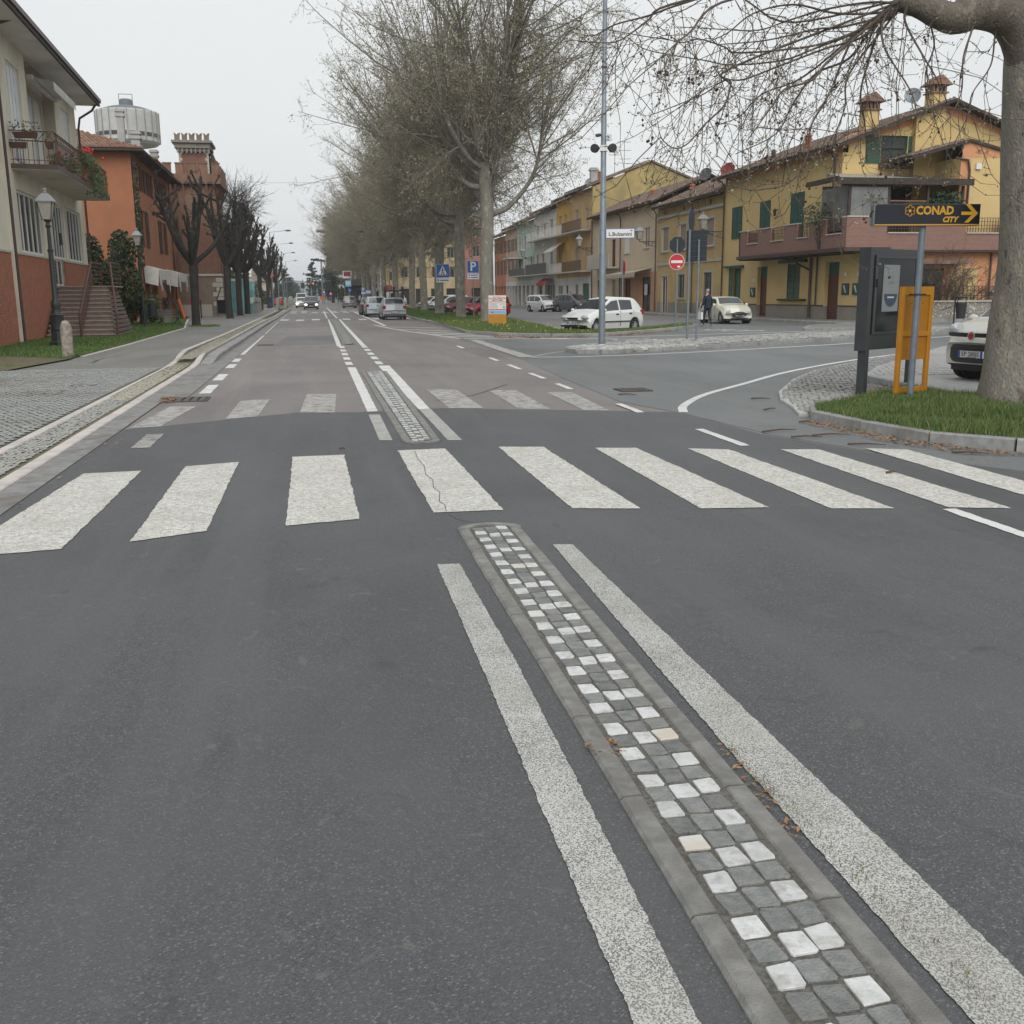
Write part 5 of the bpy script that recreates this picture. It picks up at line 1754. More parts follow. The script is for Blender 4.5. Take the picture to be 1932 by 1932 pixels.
b.quad(F3.P(85.2, 3.75, .02), F3.P(94.6, 3.6, .02), F3.P(94.6, 3.3, 1.5), F3.P(85.2, 3.4, 1.5))
for k in range(24):
 a0, a1 = 85.2 + k * .3917, 85.2 + (k + 1) * .3917
 b.quad(F3.P(a0, 3.4 - .0043 * k, 1.5), F3.P(a1, 3.4 - .0043 * k, 1.5), F3.P(a1 - .04, 2.98, 1.52), F3.P(a0 + .04, 2.98, 1.52))
B3.p('awning', b, K_AWN)
F3.pipe(94.0, 0, 8.9, .12, .05, K_BROWN, elbow=(.6, 0))
F3.pipe(83.95, 0, 8.5, .12, .05, K_BROWN, elbow=(.6, 0))
F3.pipe(103.8, 0, 8.9, .12, .05, K_BROWN)
chimney_small(B3, 1.9, 7.0, 9.7, .85, rf)
b = MB()
F3.slab(b, 86.3, 87.0, 1.5, 2.4, -.02, .02)
B3.p('notice', b, K_WFRAME)
# tan/ochre house with the big yellow gable end
B4 = Bld('gable_end_house', (XR, 104.05, 0), 'tall old house with a stained yellow gable end and tan front balconies')
F4 = Face(B4, (0, -104.05, 0), (0, 1, 0), (-1, 0, 0))
FE = Face(B4, (-28.8, 0, 0), (1, 0, 0), (0, -1, 0))
b = MB()
b.add([FE.P(28.8, 0), FE.P(41.2, 0), FE.P(41.2, 12.2), FE.P(34.9, 14.6), FE.P(28.8, 12.2)], [(0, 1, 2, 3, 4)])
B4.p('gable_wall', b, K_OLDY)
w4 = [(105.6, 106.7, 8.25, 10.3), (109.6, 110.8, 8.25, 10.4), (105.6, 106.7, 4.15, 6.4), (109.4, 110.6, 4.15, 6.5)]
g4 = [(105.2, 107.8, .05, 2.7), (109.6, 110.9, .9, 2.7)]
F4.wall(K_TAN, 104.05, 113, 3.4, 12.2, w4, .15)
F4.wall(K_WHITE, 104.05, 113, 0, 3.4, g4, .15)
for o_ in w4: F4.window(*o_, mull=1, frame=K_STONE, pane=K_BLIND, d=-.12, name='balcony_door')
F4.window(*g4[0], mull=0, frame=K_GREEN, pane=K_GREEN, name='garage_door')
F4.window(*g4[1], mull=1)
for z in (4.0, 8.1):
 b = MB()
 F4.slab(b, 104.6, 112.9, z - .14, z, 0, 1.1)
 B4.p('balcony_slab', b, K_STONE)
 F4.railing(104.65, 112.85, z, z + 1.05, 1.05, K_BROWN, .16, 0)
rf = gable_roof(B4, 0, 9, -.7, 12.1, 6.1, 14.65, 12.9, 12.1, K_TILEO, .18, .2, tiles=(.3, .5))
for x, y in ((1.5, 3), (2.0, 5)): chimney_small(B4, x, y, 13, .9, rf)
b = MB().box(.2, .9, 1.4, 2.0, 12.4, 14.2).box(.1, 1.0, 1.3, 2.1, 13.9, 14.05)
B4.p('chimney', b, K_CONC, rf)
B5, F5, rf = rowhouse('ochre_house', 'narrow deep ochre house with stacked balconies and a pale awning', 113.05, 119.6, 11.9, K_OCH)
w5 = [(114.6, 115.8, 8.2, 10.3), (117.2, 118.4, 8.2, 10.3), (114.6, 115.8, 4.15, 6.4), (117.2, 118.4, 4.15, 6.4)]
F5.wall(K_OCH, 113.05, 119.6, 3.4, 11.9, w5, .15)
F5.wall(K_WHITE, 113.05, 119.6, 0, 3.4, [(114, 115.2, .05, 2.6), (116.4, 118.8, .6, 2.6)], .15)
for o_ in w5: F5.window(*o_, mull=1, frame=K_STONE, pane=K_BLIND, name='balcony_door')
F5.window(114, 115.2, .05, 2.6, mull=0, pane=K_DKWOOD, name='door')
F5.window(116.4, 118.8, .6, 2.6, mull=2, pane=K_SHOP)
for z in (4.0, 8.1):
 b = MB()
 F5.slab(b, 113.3, 119.5, z - .14, z, 0, 1.0)
 B5.p('balcony_slab', b, K_STONE)
 F5.railing(113.35, 119.45, z, z + 1.0, .95, K_WFRAME, .2, 0)
b = MB()
b.quad(F5.P(115.5, 7.4, .05), F5.P(119.4, 7.4, .05), F5.P(119.4, 6.3, 1.7), F5.P(115.5, 6.3, 1.7))
B5.p('awning', b, K_AWN)
B6, F6, rf = rowhouse('white_house', 'white house with a reed screened balcony and red shop awning', 119.65, 131.7, 11.4, K_WHITE)
w6 = [(121.4, 122.8, 8.2, 10.3), (125.0, 126.4, 8.4, 10.0), (129, 130.3, 8.4, 10.0), (121.5, 122.9, 4.15, 6.5), (126, 127.4, 4.15, 6.5), (129.3, 130.5, 4.15, 6.5)]
F6.wall(K_WHITE, 119.65, 131.7, 3.4, 11.4, w6, .15)
F6.wall(K_WHITE, 119.65, 131.7, 0, 3.4, [(120.3, 125.5, .1, 2.8), (127, 130, .1, 2.7)], .4)
for o_ in w6: F6.window(*o_, mull=1, frame=K_STONE, pane=K_BLIND)
F6.window(120.3, 125.5, .1, 2.8, mull=3, pane=K_SHOP, d=-.35, name='shop_front')
F6.window(127, 130, .1, 2.7, mull=1, frame=K_STONE, pane=K_SHOP, d=-.35, name='door')
b = MB()
F6.slab(b, 119.7, 131.5, 3.9, 4.02, 0, 1.3)
F6.slab(b, 119.7, 131.5, 8.0, 8.12, 0, 1.1)
B6.p('balcony_slab', b, K_STONE)
b = MB()
F6.slab(b, 119.75, 131.4, 4.02, 5.25, 1.22, 1.26)
B6.p('reed_screen', b, K_DGREY)
F6.railing(119.75, 131.4, 8.12, 9.1, 1.05, K_WFRAME, .25, 0)
b = MB()
b.quad(F6.P(121, 3.5, .3), F6.P(125.4, 3.5, .3), F6.P(125.4, 2.95, 1.2), F6.P(121, 2.95, 1.2))
b.quad(F6.P(121, 2.95, 1.2), F6.P(125.4, 2.95, 1.2), F6.P(125.4, 2.65, 1.2), F6.P(121, 2.65, 1.2))
B6.p('awning', b, K_AWNR)
for (nm, lb, y0, y1, zt, m, sm) in (('mint_house', 'mint green house with arcaded white ground floor', 131.75, 142.6, 10.9, K_MINT, K_WFRAME), ('pink_house', 'pale pink house between the mint and orange ones', 142.65, 151.2, 10.6, K_PINK, K_BRSH), ('bright_orange_house', 'bright orange house with dark shutters at the far end of the row', 151.25, 160.5, 10.0, K_ORG2, K_BRSH)):
 Bq, Fq, rf = rowhouse(nm, lb, y0, y1, zt, m)
 n = 3
 ww = []
 for k in range(n):
  a = y0 + (y1 - y0) * (k + .5) / n
  ww += [(a - .6, a + .6, 4.5, 6.5), (a - .6, a + .6, 7.6, 9.2)]
 Fq.wall(m, y0, y1, 3.4, zt, ww, .15)
 gq = [(y0 + (y1 - y0) * (k + .5) / 4 - .8, y0 + (y1 - y0) * (k + .5) / 4 + .8, .1, 2.8) for k in range(4)]
 Fq.wall(K_WHITE if nm != 'bright_orange_house' else m, y0, y1, 0, 3.4, gq, .4)
 for o_ in ww:
  Fq.window(*o_, mull=1, frame=K_STONE, pane=K_GLASS)
  Fq.shutter(o_[0] - .6, o_[0] - .02, o_[2], o_[3], .02, sm, False)
  Fq.shutter(o_[1] + .02, o_[1] + .6, o_[2], o_[3], .02, sm, False)
 for o_ in gq: Fq.window(*o_, mull=0, pane=K_SHOP, frame=K_BRSH, d=-.35, name='shop_front')
 if nm == 'mint_house':
  b = MB()
  Fq.slab(b, 132, 142.4, 3.9, 4.05, 0, 1.3)
  Fq.slab(b, 138.5, 142.4, 6.3, 6.5, 0, 2.2)
  Bq.p('balcony_slab', b, K_STONE)
  b = MB()
  Fq.slab(b, 132, 142.4, 4.05, 4.9, 1.22, 1.26)
  Bq.p('balcony_front', b, K_DGREY)
def frontbld(name, label, x0, x1, Y, zt, m, cols, rows, sm, ridge=2.0, zb=3.6, depth=10, gm=None, cat='building'):
 """building facing the camera (wall at Y)"""
 B = Bld(name, (x0, Y, 0), label, cat)
 F = Face(B, (-x0, 0, 0), (1, 0, 0), (0, -1, 0))
 ww = []
 for i in range(cols):
  a = x0 + (x1 - x0) * (i + .5) / cols
  for j in range(rows):
   z = zb + .9 + j * 3.1
   ww.append((a - .55, a + .55, z, z + 1.7))
 gg = [(x0 + (x1 - x0) * (i + .5) / cols - .8, x0 + (x1 - x0) * (i + .5) / cols + .8, .1, 2.7) for i in range(cols)]
 F.wall(m, x0, x1, zb, zt, ww, .15)
 F.wall(gm or m, x0, x1, 0, zb, gg, .3)
 B.p('side_wall', MB().box(0, .02, .02, depth, 0, zt).box(x1 - x0 - .02, x1 - x0, .02, depth, 0, zt), m)
 for o_ in ww:
  F.window(*o_, mull=1, frame=K_STONE)
  F.shutter(o_[0] - .56, o_[0] - .02, o_[2], o_[3], .02, sm, False)
  F.shutter(o_[1] + .02, o_[1] + .56, o_[2], o_[3], .02, sm, False)
 for o_ in gg: F.window(*o_, mull=1, frame=K_BRSH, pane=K_SHOP, d=-.25, name='shop_front')
 W_ = x1 - x0
 b = MB()
 b.prismX([(-.6, zt), (depth / 2, zt + ridge), (depth + .6, zt), (depth / 2, zt - .01)], -.3, W_ + .3)
 B.p('roof', b, K_TILEO)
 return B, F
frontbld('red_house', 'red house with dark shutters facing the car park', 25.0, 28.6, 166, 12.0, K_RED, 1, 3, K_BRSH)
frontbld('cream_house', 'large cream yellow house behind the plane trees', 14.6, 24.8, 172, 12.5, K_CRY, 4, 3, K_BRSH)
frontbld('yellow_shop_house', 'yellow house with red shop front seen between the trunks', 15.0, 21.5, 205, 15.0, K_YEL, 2, 3, K_DOOR, gm=K_AWNR)
frontbld('white_block', 'plain white block with brown shutters glimpsed between the tree trunks', 10.6, 15.6, 225, 15.5, K_WHITE, 2, 3, K_BRSH)
frontbld('far_cream_villa', 'cream villa with arched windows behind the bus shelter', 10.5, 17.5, 262, 15.0, K_CRY, 3, 2, K_BRSH)
# left far blocks beyond the tower
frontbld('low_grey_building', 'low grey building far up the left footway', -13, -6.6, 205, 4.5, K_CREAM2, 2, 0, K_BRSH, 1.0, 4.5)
frontbld('distant_left_house', 'distant pale house at the end of the left footway', -16, -7.5, 330, 8, K_CREAM, 3, 1, K_BRSH)
frontbld('distant_right_house', 'distant ochre house behind the conifers on the right', 13, 24, 360, 9, K_TAN, 3, 1, K_BRSH)
# sidewalk in front of the right row
b = MB()
band(b, [(27.3, 48.5), (27.3, 160)], 2.6, -.02, .14)
o = b.build('row_footway', A_WALK)
o['kind'] = 'structure'
rk = empty('row_kerb', (0, 0, 0))
rk['kind'] = 'structure'
stone_row(rk, [(25.9, 46.5), (25.95, 160)], .2, 2.2, M_KERB, .15)
# ================================================================== VERGES, ISLANDS
def kerb_ring(pid, pts, closed=True, w=.14, ln=1.0, zt=.12, m=None, name='kerb_stone'):
 P = list(pts) + ([pts[0]] if closed else [])
 stone_row(pid, P, w, ln, m or M_KERB, zt, name=name)
def rootstruct(name):
 o = empty(name, (0, 0, 0))
 o['kind'] = 'structure'
 return o
# pebble island
PI_ = [(7.34, 28.9), (7.4, 28.1), (7.9, 27.65), (9.93, 28.45), (12.16, 29.75), (15.5, 31.5), (19.07, 33.5), (27, 37.9), (26, 40), (21.18, 37.5), (17.2, 35.9), (12.5, 33.4), (8.8, 31.3), (7.6, 30)]
isl = rootstruct('pebble_island')
kerb_ring(isl, PI_, True, .16, .95, .13)
sheet('bed', PI_, .10, M_PORF2, None, parent=isl)
its = []
y = 27.6
while y < 40:
 x = 7.3
 while x < 27:
  if inpoly(x, y, [(p[0] + (.1 if p[0] < 10 else 0), p[1]) for p in PI_]) and rnd.random() < .93:
   s_ = rnd.uniform(.09, .16)
   its.append((x + rnd.uniform(-.03, .03), y + rnd.uniform(-.03, .03), s_, s_ * rnd.uniform(.8, 1.6), rnd.uniform(0, 3), 0 if rnd.random() < .8 else 1))
  x += .13
 y += .15
stones('pebbles', its, [M_PEBW, M_PEB], isl, 300, .035, 6, .115, 'pebble', 21, .25)
# apron of pale setts round the info board
AP = [(6.5, 12.75), (6.84, 13.64), (7.14, 14.67), (7.65, 15.81), (8.94, 17.95), (10.38, 19.9), (12.68, 22.3), (15, 24.4), (15, 22.5), (11.4, 19.2), (9.85, 17.3), (9.7, 16.4), (9.5, 14.7), (9.1, 14.7), (8.3, 14.3), (7.3, 13.3)]
ap = rootstruct('sett_apron')
sheet('bed', AP, .03, M_PORF2, None, parent=ap)
M_SETTP = mat('pale_sett', (0.36, 0.355, 0.34), .75, (0.25, 0.25, 0.245), 14, bump=.3, bscale=60, rv=.14, coord='P')
M_FLUSH = mat('flush_kerb', (0.5, 0.5, 0.48), .75, (0.4, 0.4, 0.38), 6, coord='P')
kerb_ring(ap, AP[:8], False, .13, 1.0, .045, M_FLUSH)
its = []
for i in range(120):
 for j in range(120):
  x, y = 6.4 + i * .115 * .85 + (j % 2) * .05, 12.6 + j * .105
  if inpoly(x, y, AP): its.append((x + rnd.uniform(-.02, .02), y + rnd.uniform(-.02, .02), rnd.uniform(.07, .1), rnd.uniform(.075, .12), rnd.uniform(-.5, .5), 0))
stones('sett_field', its, [M_SETTP], ap, 300, .022, 0, .038, 'sett', 22, .25)
# raised paved platform where the pale small car stands
PL = [(9.95, 17.3), (9.78, 16.4), (9.6, 15.0), (9.5, 13.7), (10.1, 12.6), (11.4, 11.0), (30, 10), (34, 30), (24, 30.5), (17, 25.6), (11.4, 19.3)]
pl_ = rootstruct('paved_platform')
kerb_ring(pl_, PL[:6], False, .13, .9, .17)
b = MB()
b.prism(PL, 0, .15)
M_PLAT = mat('fan_paving', (0.37, 0.37, 0.36), .8, (0.29, 0.29, 0.28), 8, bump=.3, bscale=40, coord='P', c3=(0.3, 0.3, 0.28), scale3=.8)
b.build('paving_bed', M_PLAT, pl_)
its = []
for r in range(14, 60):
 R0 = r * .13
 n = int(R0 * PI * 2 / .13)
 for k in range(n):
  a = 2 * PI * k / n
  x, y = 12.6 + R0 * math.cos(a), 24.5 + R0 * math.sin(a)
  if inpoly(x, y, PL) and inpoly(x - .2, y, PL) and y < 23 and x < 17:
   its.append((x, y, .12, .12, a, 0))
stones('sett_field', its, [M_PLAT], pl_, 300, .006, 0, .154, 'sett', 23, .08)
# near verge with the sign boards and plane tree
NV = [(7.25, 13.25), (6.7, 12.85), (6.45, 12.3), (6.5, 11.2), (6.68, 10.1), (7.2, 9.4), (8.5, 8.5), (12, 6.6), (14, 8.5), (11.3, 10.9), (10.0, 12.5), (9.4, 13.65), (9.45, 14.6), (9.1, 14.65), (8.3, 14.2)]
nv_ = rootstruct('near_verge')
kerb_ring(nv_, NV[:8], False, .14, .95, .135)
o = sheet('soil', NV, .11, M_SOIL, None, parent=nv_)
# long verge with the plane trees
LV = [(8.4, 100), (7.7, 85), (7.3, 72), (7.2, 56), (6.9, 48), (6.75, 44.5), (7.6, 41.5), (9.3, 39.4), (11.2, 39.3), (14, 42), (16.5, 45), (18.6, 48), (18.9, 50), (17.6, 48.4), (15.4, 45.1), (14.3, 43.4), (11.2, 41.5), (10.7, 44), (11.3, 50), (12.3, 60), (12.6, 80), (12.9, 290), (8.8, 290)]
lv_ = rootstruct('long_verge')
kerb_ring(lv_, LV[:13], False, .16, 1.6, .14)
kerb_ring(lv_, LV[12:21], False, .14, 3, .12)
sheet('soil', LV, .12, M_SOIL, None, parent=lv_)
kk = rootstruct('corner_island')
CI = [(20.9, 41.4), (22.8, 40.3), (40, 43.5), (40, 47.8), (30, 47.6), (26, 46.6), (22.8, 44.6)]
kerb_ring(kk, CI, True, .16, 1.2, .14)
b = MB().prism(CI, 0, .13)
b.build('paving', A_WALK, kk)
# ------------------------------------------------------------------ grass
def blades(name, poly, n, h, w, mats, z=.11, parent=None, seed=0, clump=.6, label=None, dens=None):
 rg = np.random.default_rng(seed)
 xs = [p[0] for p in poly]
 ys = [p[1] for p in poly]
 pts = []
 while len(pts) < n:
  X = rg.uniform(min(xs), max(xs), 4000)
  Y = rg.uniform(min(ys), max(ys), 4000)
  for x, y in zip(X, Y):
   if inpoly(x, y, poly):
    if dens and rg.random() > dens(x, y): continue
    pts.append((x, y))
    if len(pts) >= n: break
 P = np.array(pts)
 k = len(P)
 hh = h * (.35 + .65 * rg.random(k)) * (0.7 + .6 * (np.sin(P[:, 0] * 2.3 + np.sin(P[:, 1] * 1.7)) * .5 + .5) * clump)
 a = rg.uniform(0, 2 * PI, k)
 lean = rg.uniform(.1, .75, k) * hh
 la = rg.uniform(0, 2 * PI, k)
 dx, dy = np.cos(a) * w / 2, np.sin(a) * w / 2
 zz = z(P) if callable(z) else np.full(k, z)
 V = np.zeros((k, 5, 3))
 V[:, 0] = np.stack([P[:, 0] - dx, P[:, 1] - dy, zz], 1)
 V[:, 1] = np.stack([P[:, 0] + dx, P[:, 1] + dy, zz], 1)
 V[:, 2] = np.stack([P[:, 0] + dx * .7 + np.cos(la) * lean * .35, P[:, 1] + dy * .7 + np.sin(la) * lean * .35, zz + hh * .6], 1)
 V[:, 3] = np.stack([P[:, 0] - dx * .7 + np.cos(la) * lean * .35, P[:, 1] - dy * .7 + np.sin(la) * lean * .35, zz + hh * .6], 1)
 V[:, 4] = np.stack([P[:, 0] + np.cos(la) * lean, P[:, 1] + np.sin(la) * lean, zz + hh], 1)
 base = np.arange(k)[:, None] * 5
 F = np.concatenate([base + np.array([[0, 1, 2]]), base + np.array([[0, 2, 3]]), base + np.array([[3, 2, 4]])])
 mi = rg.integers(0, len(mats), k)
 me = np_mesh(name, V.reshape(-1, 3), F, mats, mi=np.concatenate([mi, mi, mi]))
 o = link(name, me, parent)
 o['kind'] = 'stuff'
 if parent is None: tag(o, label, 'grass')
 return o
G1 = mat('grass_green', (0.08, 0.15, 0.028), .7, (0.125, 0.18, 0.045), 2.5, coord='P')
G2 = mat('grass_deep', (0.05, 0.095, 0.025), .7)
G3 = mat('grass_dry', (0.19, 0.18, 0.07), .8)
G4 = mat('grass_light', (0.12, 0.2, 0.05), .7)
blades('grass', [p for p in NV], 60000, .14, .008, [G1, G2, G2, G4, G3, G1], .11, None, 1, label='long green grass growing round the sign boards and the near plane tree', dens=lambda x, y: (1 if x < 10.6 else .12) * (.25 + .75 * (math.sin(x * 3.1 + 1.3 * math.sin(y * 2.3)) + math.sin(y * 3.7 + x) > -.7)) * (.5 if (x + .25 * y < 9.55) else 1))
blades('grass', [(6.85, 47.5), (6.75, 44.5), (7.6, 41.6), (9.3, 39.5), (11.2, 39.4), (14, 42.1), (16.5, 45.1), (18.5, 48.1), (18.7, 49.6), (15.3, 45.0), (14.2, 43.3), (11.1, 41.4), (10.6, 44), (11.2, 50), (12.3, 62), (7.25, 62)], 60000, .15, .022, [G1, G1, G2, G4, G3], .12, None, 2, label='grass of the long verge under the first plane tree')
blades('grass', [(7.3, 62), (12.3, 62), (12.6, 80), (12.8, 130), (8.6, 130), (7.7, 85), (7.35, 72)], 40000, .16, .04, [G1, G1, G2, G4], .12, None, 3, label='grass of the long verge farther along the plane trees')
blades('grass', [(-6.1, 28.6), (-6.05, 36), (-6.2, 55), (-6.9, 62), (-8.6, 77), (-10.0, 77), (-10.0, 40), (-9.6, 36), (-14, 34), (-13, 30.1), (-8.6, 30.6)], 60000, .09, .02, [G1, G2, G1, G4], .13, None, 4, label='short lawn in front of the villa and its stairs')
blades('grass', [(-6.0, 57), (-5.0, 56.3), (-4.6, 57.5), (-5, 59), (-6.4, 58.6)], 1500, .12, .02, [G1, G4], .12, None, 5, label='tuft of grass round the foot of the first pollard tree')
blades('dry_grass', [(-6.4, 27.8), (-9, 29.8), (-14, 29.2), (-16, 25), (-7, 25.8)], 8000, .05, .012, [G3, G3, G1], .06, None, 6, label='thin dry grass on the brown strip beside the stone bollard')
blades('weeds', [(-3.3, 20), (-2.86, 20), (-2.86, 27), (-2.9, 60), (-3.4, 60), (-3.3, 27)], 4500, .05, .01, [G3, G1, G4], lambda P: np.where(P[:, 1] > 28, .115, .02), None, 7, label='weeds sprouting between the pebbles of the kerb band')
blades('weeds', [(1.48, 1.6), (1.44, 2.4), (1.42, 3.3), (1.46, 3.3), (1.5, 2.4), (1.53, 1.6)], 260, .03, .003, [G3, G1, mat('dead_grass', (0.16, 0.08, 0.04), .9)], .008, None, 8, label='sparse weeds along the right edge of the near cobbled strip')
# dandelions
b = MB()
for i in range(170):
 y = rnd.uniform(39.5, 58)
 x = rnd.uniform(7.3, 18)
 if inpoly(x, y, LV):
  b.ball((x, y, .12 + rnd.uniform(.08, .2)), .022, 5, 3)
o = b.build('dandelions', mat('dandelion', (0.75, 0.6, 0.04), .7))
tag(o, 'tiny yellow dandelions dotted over the verge grass', 'dandelions', kind='stuff')
# leaf litter and fallen twigs near the right kerb
LIT = mat('dead_leaf', (0.24, 0.12, 0.055), .9, (0.32, 0.2, 0.11), 30, coord='P')
b = MB()
def litter(b, poly, n, s, z):
 xs = [p[0] for p in poly]
 ys = [p[1] for p in poly]
 k = 0
 while k < n:
  x, y = rnd.uniform(min(xs), max(xs)), rnd.uniform(min(ys), max(ys))
  if not inpoly(x, y, poly): continue
  k += 1
  a = rnd.uniform(0, 6.3)
  q = s * rnd.uniform(.5, 1.4)
  u = Vector((math.cos(a), math.sin(a), rnd.uniform(-.4, .4))) * q
  v = Vector((-math.sin(a), math.cos(a), rnd.uniform(-.4, .4))) * q * .45
  c = Vector((x, y, z + .6 * q))
  b.quad(c - u, c + v, c + u, c - v)
litter(b, [(6.35, 12.4), (6.1, 12.0), (6.2, 10.4), (6.5, 9.3), (7.4, 8.7), (7.1, 9.3), (6.6, 10.1), (6.42, 11.2), (6.36, 12.2)], 900, .022, .012)
litter(b, [(6.9, 13.3), (7.6, 13.4), (9.8, 14.6), (10.2, 15.4), (9.4, 16.8), (9.0, 16.0), (8.4, 14.9)], 700, .025, .06)
o = b.build('leaf_litter', LIT)
tag(o, 'brown leaf litter gathered along the kerb by the sign boards', 'leaf litter', kind='stuff')
b = MB()
litter(b, [(7.0, 38.6), (9.3, 38.2), (12, 38.6), (16, 43.5), (15.6, 44), (11.2, 39.2), (9.3, 39.25), (7.2, 41.6)], 1200, .05, .012)
litter(b, [(8.5, 27.5), (12, 29), (11.9, 29.5), (8.6, 27.9)], 150, .03, .012)
o = b.build('leaf_litter', LIT)
tag(o, 'rusty leaf litter in the gutter of the long verge', 'leaf litter', kind='stuff')
b = MB()
litter(b, [(-2.45, 6), (-2.2, 6), (-2.05, 26), (-2.3, 26)], 60, .022, .012)
litter(b, [(-2.4, 17), (-2.2, 17), (-2.2, 17.9), (-2.45, 17.9)], 120, .03, .012)
litter(b, [(1.36, 2.6), (1.42, 2.6), (1.46, 3.4), (1.40, 3.4)], 60, .012, .012)
litter(b, [(.93, 3.28), (1.06, 3.28), (1.06, 3.42), (.93, 3.42)], 50, .012, .018)
o = b.build('leaf_litter', LIT)
tag(o, 'scattered dead leaves in the left gutter and strip joints', 'leaf litter', kind='stuff')
TW = mat('fallen_twig', (0.1, 0.07, 0.05), .9)
tws = [(5.1, 16.2, .3, 'dark twig lying on the side road beside the white curve'), (5.5, 11.4, .5, 'twig on the asphalt edge left of the kerb corner'), (5.9, 10.9, .45, 'bent twig in front of the kerb corner'), (5.55, 10.8, .35, 'thin twig on the patch edge below the curve'), (6.4, 13.6, .3, 'twig beside the flush white apron edge'),
 (5.2, 8.45, .14, 'twig lying on the rightmost full zebra bar'), (6.9, 15.0, .3, 'twig on the apron edge near the curve'), (6.2, 12.1, .2, 'short thick twig at the kerb corner'), (6.6, 9.3, .35, 'twig among litter at the kerb bend'), (5.9, 10.1, .4, 'long twig right of the lane edge dashes'), (.3, 11.2, .06, 'tiny twig on the dark patch in the left lane')]
for x, y, l_, lab in tws:
 a = rnd.uniform(-.6, .6)
 c, s_ = math.cos(a), math.sin(a)
 B = MB().tube([(x - c * l_ / 2, y - s_ * l_ / 2, .024), (x, y + rnd.uniform(-.03, .03), .034), (x + c * l_ / 2, y + s_ * l_ / 2, .022)], [.012, .01, .005], 5)
 tag(B.build('fallen_twig', TW), lab, 'twig', 'fallen twigs on the asphalt')
# ================================================================== TREES
def segs_mesh(name, S, n, mats, smooth=True):
 """S: list of (p0,p1,r0,r1[,mi])"""
 P0 = np.array([s[0] for s in S], dtype=np.float64)
 P1 = np.array([s[1] for s in S], dtype=np.float64)
 R0 = np.array([s[2] for s in S])
 R1 = np.array([s[3] for s in S])
 T = P1 - P0
 T /= np.maximum(np.linalg.norm(T, axis=1, keepdims=True), 1e-9)
 up = np.where(np.abs(T[:, 2:3]) < .9, np.array([[0, 0, 1.]]), np.array([[1., 0, 0]]))
 A = np.cross(T, up)
 A /= np.linalg.norm(A, axis=1, keepdims=True)
 Bv = np.cross(A, T)
 k = len(S)
 V = np.zeros((k, 2 * n, 3))
 for j in range(n):
  a = 2 * PI * j / n
  dv = A * math.cos(a) + Bv * math.sin(a)
  V[:, j] = P0 + dv * R0[:, None]
  V[:, n + j] = P1 + dv * R1[:, None]
 base = np.arange(k)[:, None] * 2 * n
 F = np.concatenate([base + np.array([[j, (j + 1) % n, n + (j + 1) % n, n + j]]) for j in range(n)])
 return np_mesh(name, V.reshape(-1, 3), F, mats, smooth)
def leaves_mesh(name, C, s, mats, seed=1, asp=.6):
 rg = np.random.default_rng(seed)
 C = np.asarray(C)
 k = len(C)
 u = rg.normal(size=(k, 3))
 u /= np.linalg.norm(u, axis=1, keepdims=True)
 v = np.cross(u, rg.normal(size=(k, 3)))
 v /= np.linalg.norm(v, axis=1, keepdims=True)
 sz = s * rg.uniform(.5, 1.3, k)[:, None]
 V = np.stack([C - u * sz, C + v * sz * asp, C + u * sz, C - v * sz * asp], 1).reshape(-1, 3)
 F = np.arange(4 * k).reshape(k, 4)
 return np_mesh(name, V, F, mats, mi=rg.integers(0, len(mats), k))
def vrand(rg, s=1.0):
 return Vector((rg.gauss(0, s), rg.gauss(0, s), rg.gauss(0, s)))
def plane_bark(name, base, pale, dark, s=3.5):
 m, t, b = nodes_of(name)
 N, L = t.nodes, t.links
 tc_ = N.new('ShaderNodeTexCoord').outputs['Object']
 mpn = N.new('ShaderNodeMapping')
 mpn.inputs['Scale'].default_value = (1, 1, .5)
 L.new(tc_, mpn.inputs[0])
 n0 = N.new('ShaderNodeTexNoise')
 n0.inputs['Scale'].default_value = s
 n0.inputs['Detail'].default_value = 7
 n0.inputs['Roughness'].default_value = .7
 L.new(mpn.outputs[0], n0.inputs['Vector'])
 r = N.new('ShaderNodeValToRGB')
 r.color_ramp.interpolation = 'EASE'
 e = r.color_ramp.elements
 e[0].position = .36
 e[0].color = rgb(dark)
 e[1].position = .44
 e[1].color = rgb(base)
 for p_, c_ in ((.56, base), (.6, pale), (.7, pale)):
  q = e.new(p_)
  q.color = rgb(c_)
 L.new(n0.outputs[0], r.inputs[0])
 n1 = N.new('ShaderNodeTexNoise')
 n1.inputs['Scale'].default_value = s * 6
 n1.inputs['Detail'].default_value = 6
 L.new(mpn.outputs[0], n1.inputs['Vector'])
 hv = N.new('ShaderNodeHueSaturation')
 mr = N.new('ShaderNodeMapRange')
 mr.inputs[3].default_value = .7
 mr.inputs[4].default_value = 1.3
 L.new(n1.outputs[0], mr.inputs[0])
 L.new(mr.outputs[0], hv.inputs['Value'])
 L.new(r.outputs[0], hv.inputs['Color'])
 L.new(hv.outputs[0], b.inputs['Base Color'])
 bp = N.new('ShaderNodeBump')
 bp.inputs['Strength'].default_value = .9
 bp.inputs['Distance'].default_value = .04
 ad = N.new('ShaderNodeMath')
 L.new(n0.outputs[0], ad.inputs[0])
 L.new(n1.outputs[0], ad.inputs[1])
 L.new(ad.outputs[0], bp.inputs['Height'])
 L.new(bp.outputs[0], b.inputs['Normal'])
 b.inputs['Roughness'].default_value = .85
 return m
K_BARK = plane_bark('plane_bark', (0.21, 0.197, 0.165), (0.32, 0.3, 0.25), (0.13, 0.11, 0.09), 3.2)
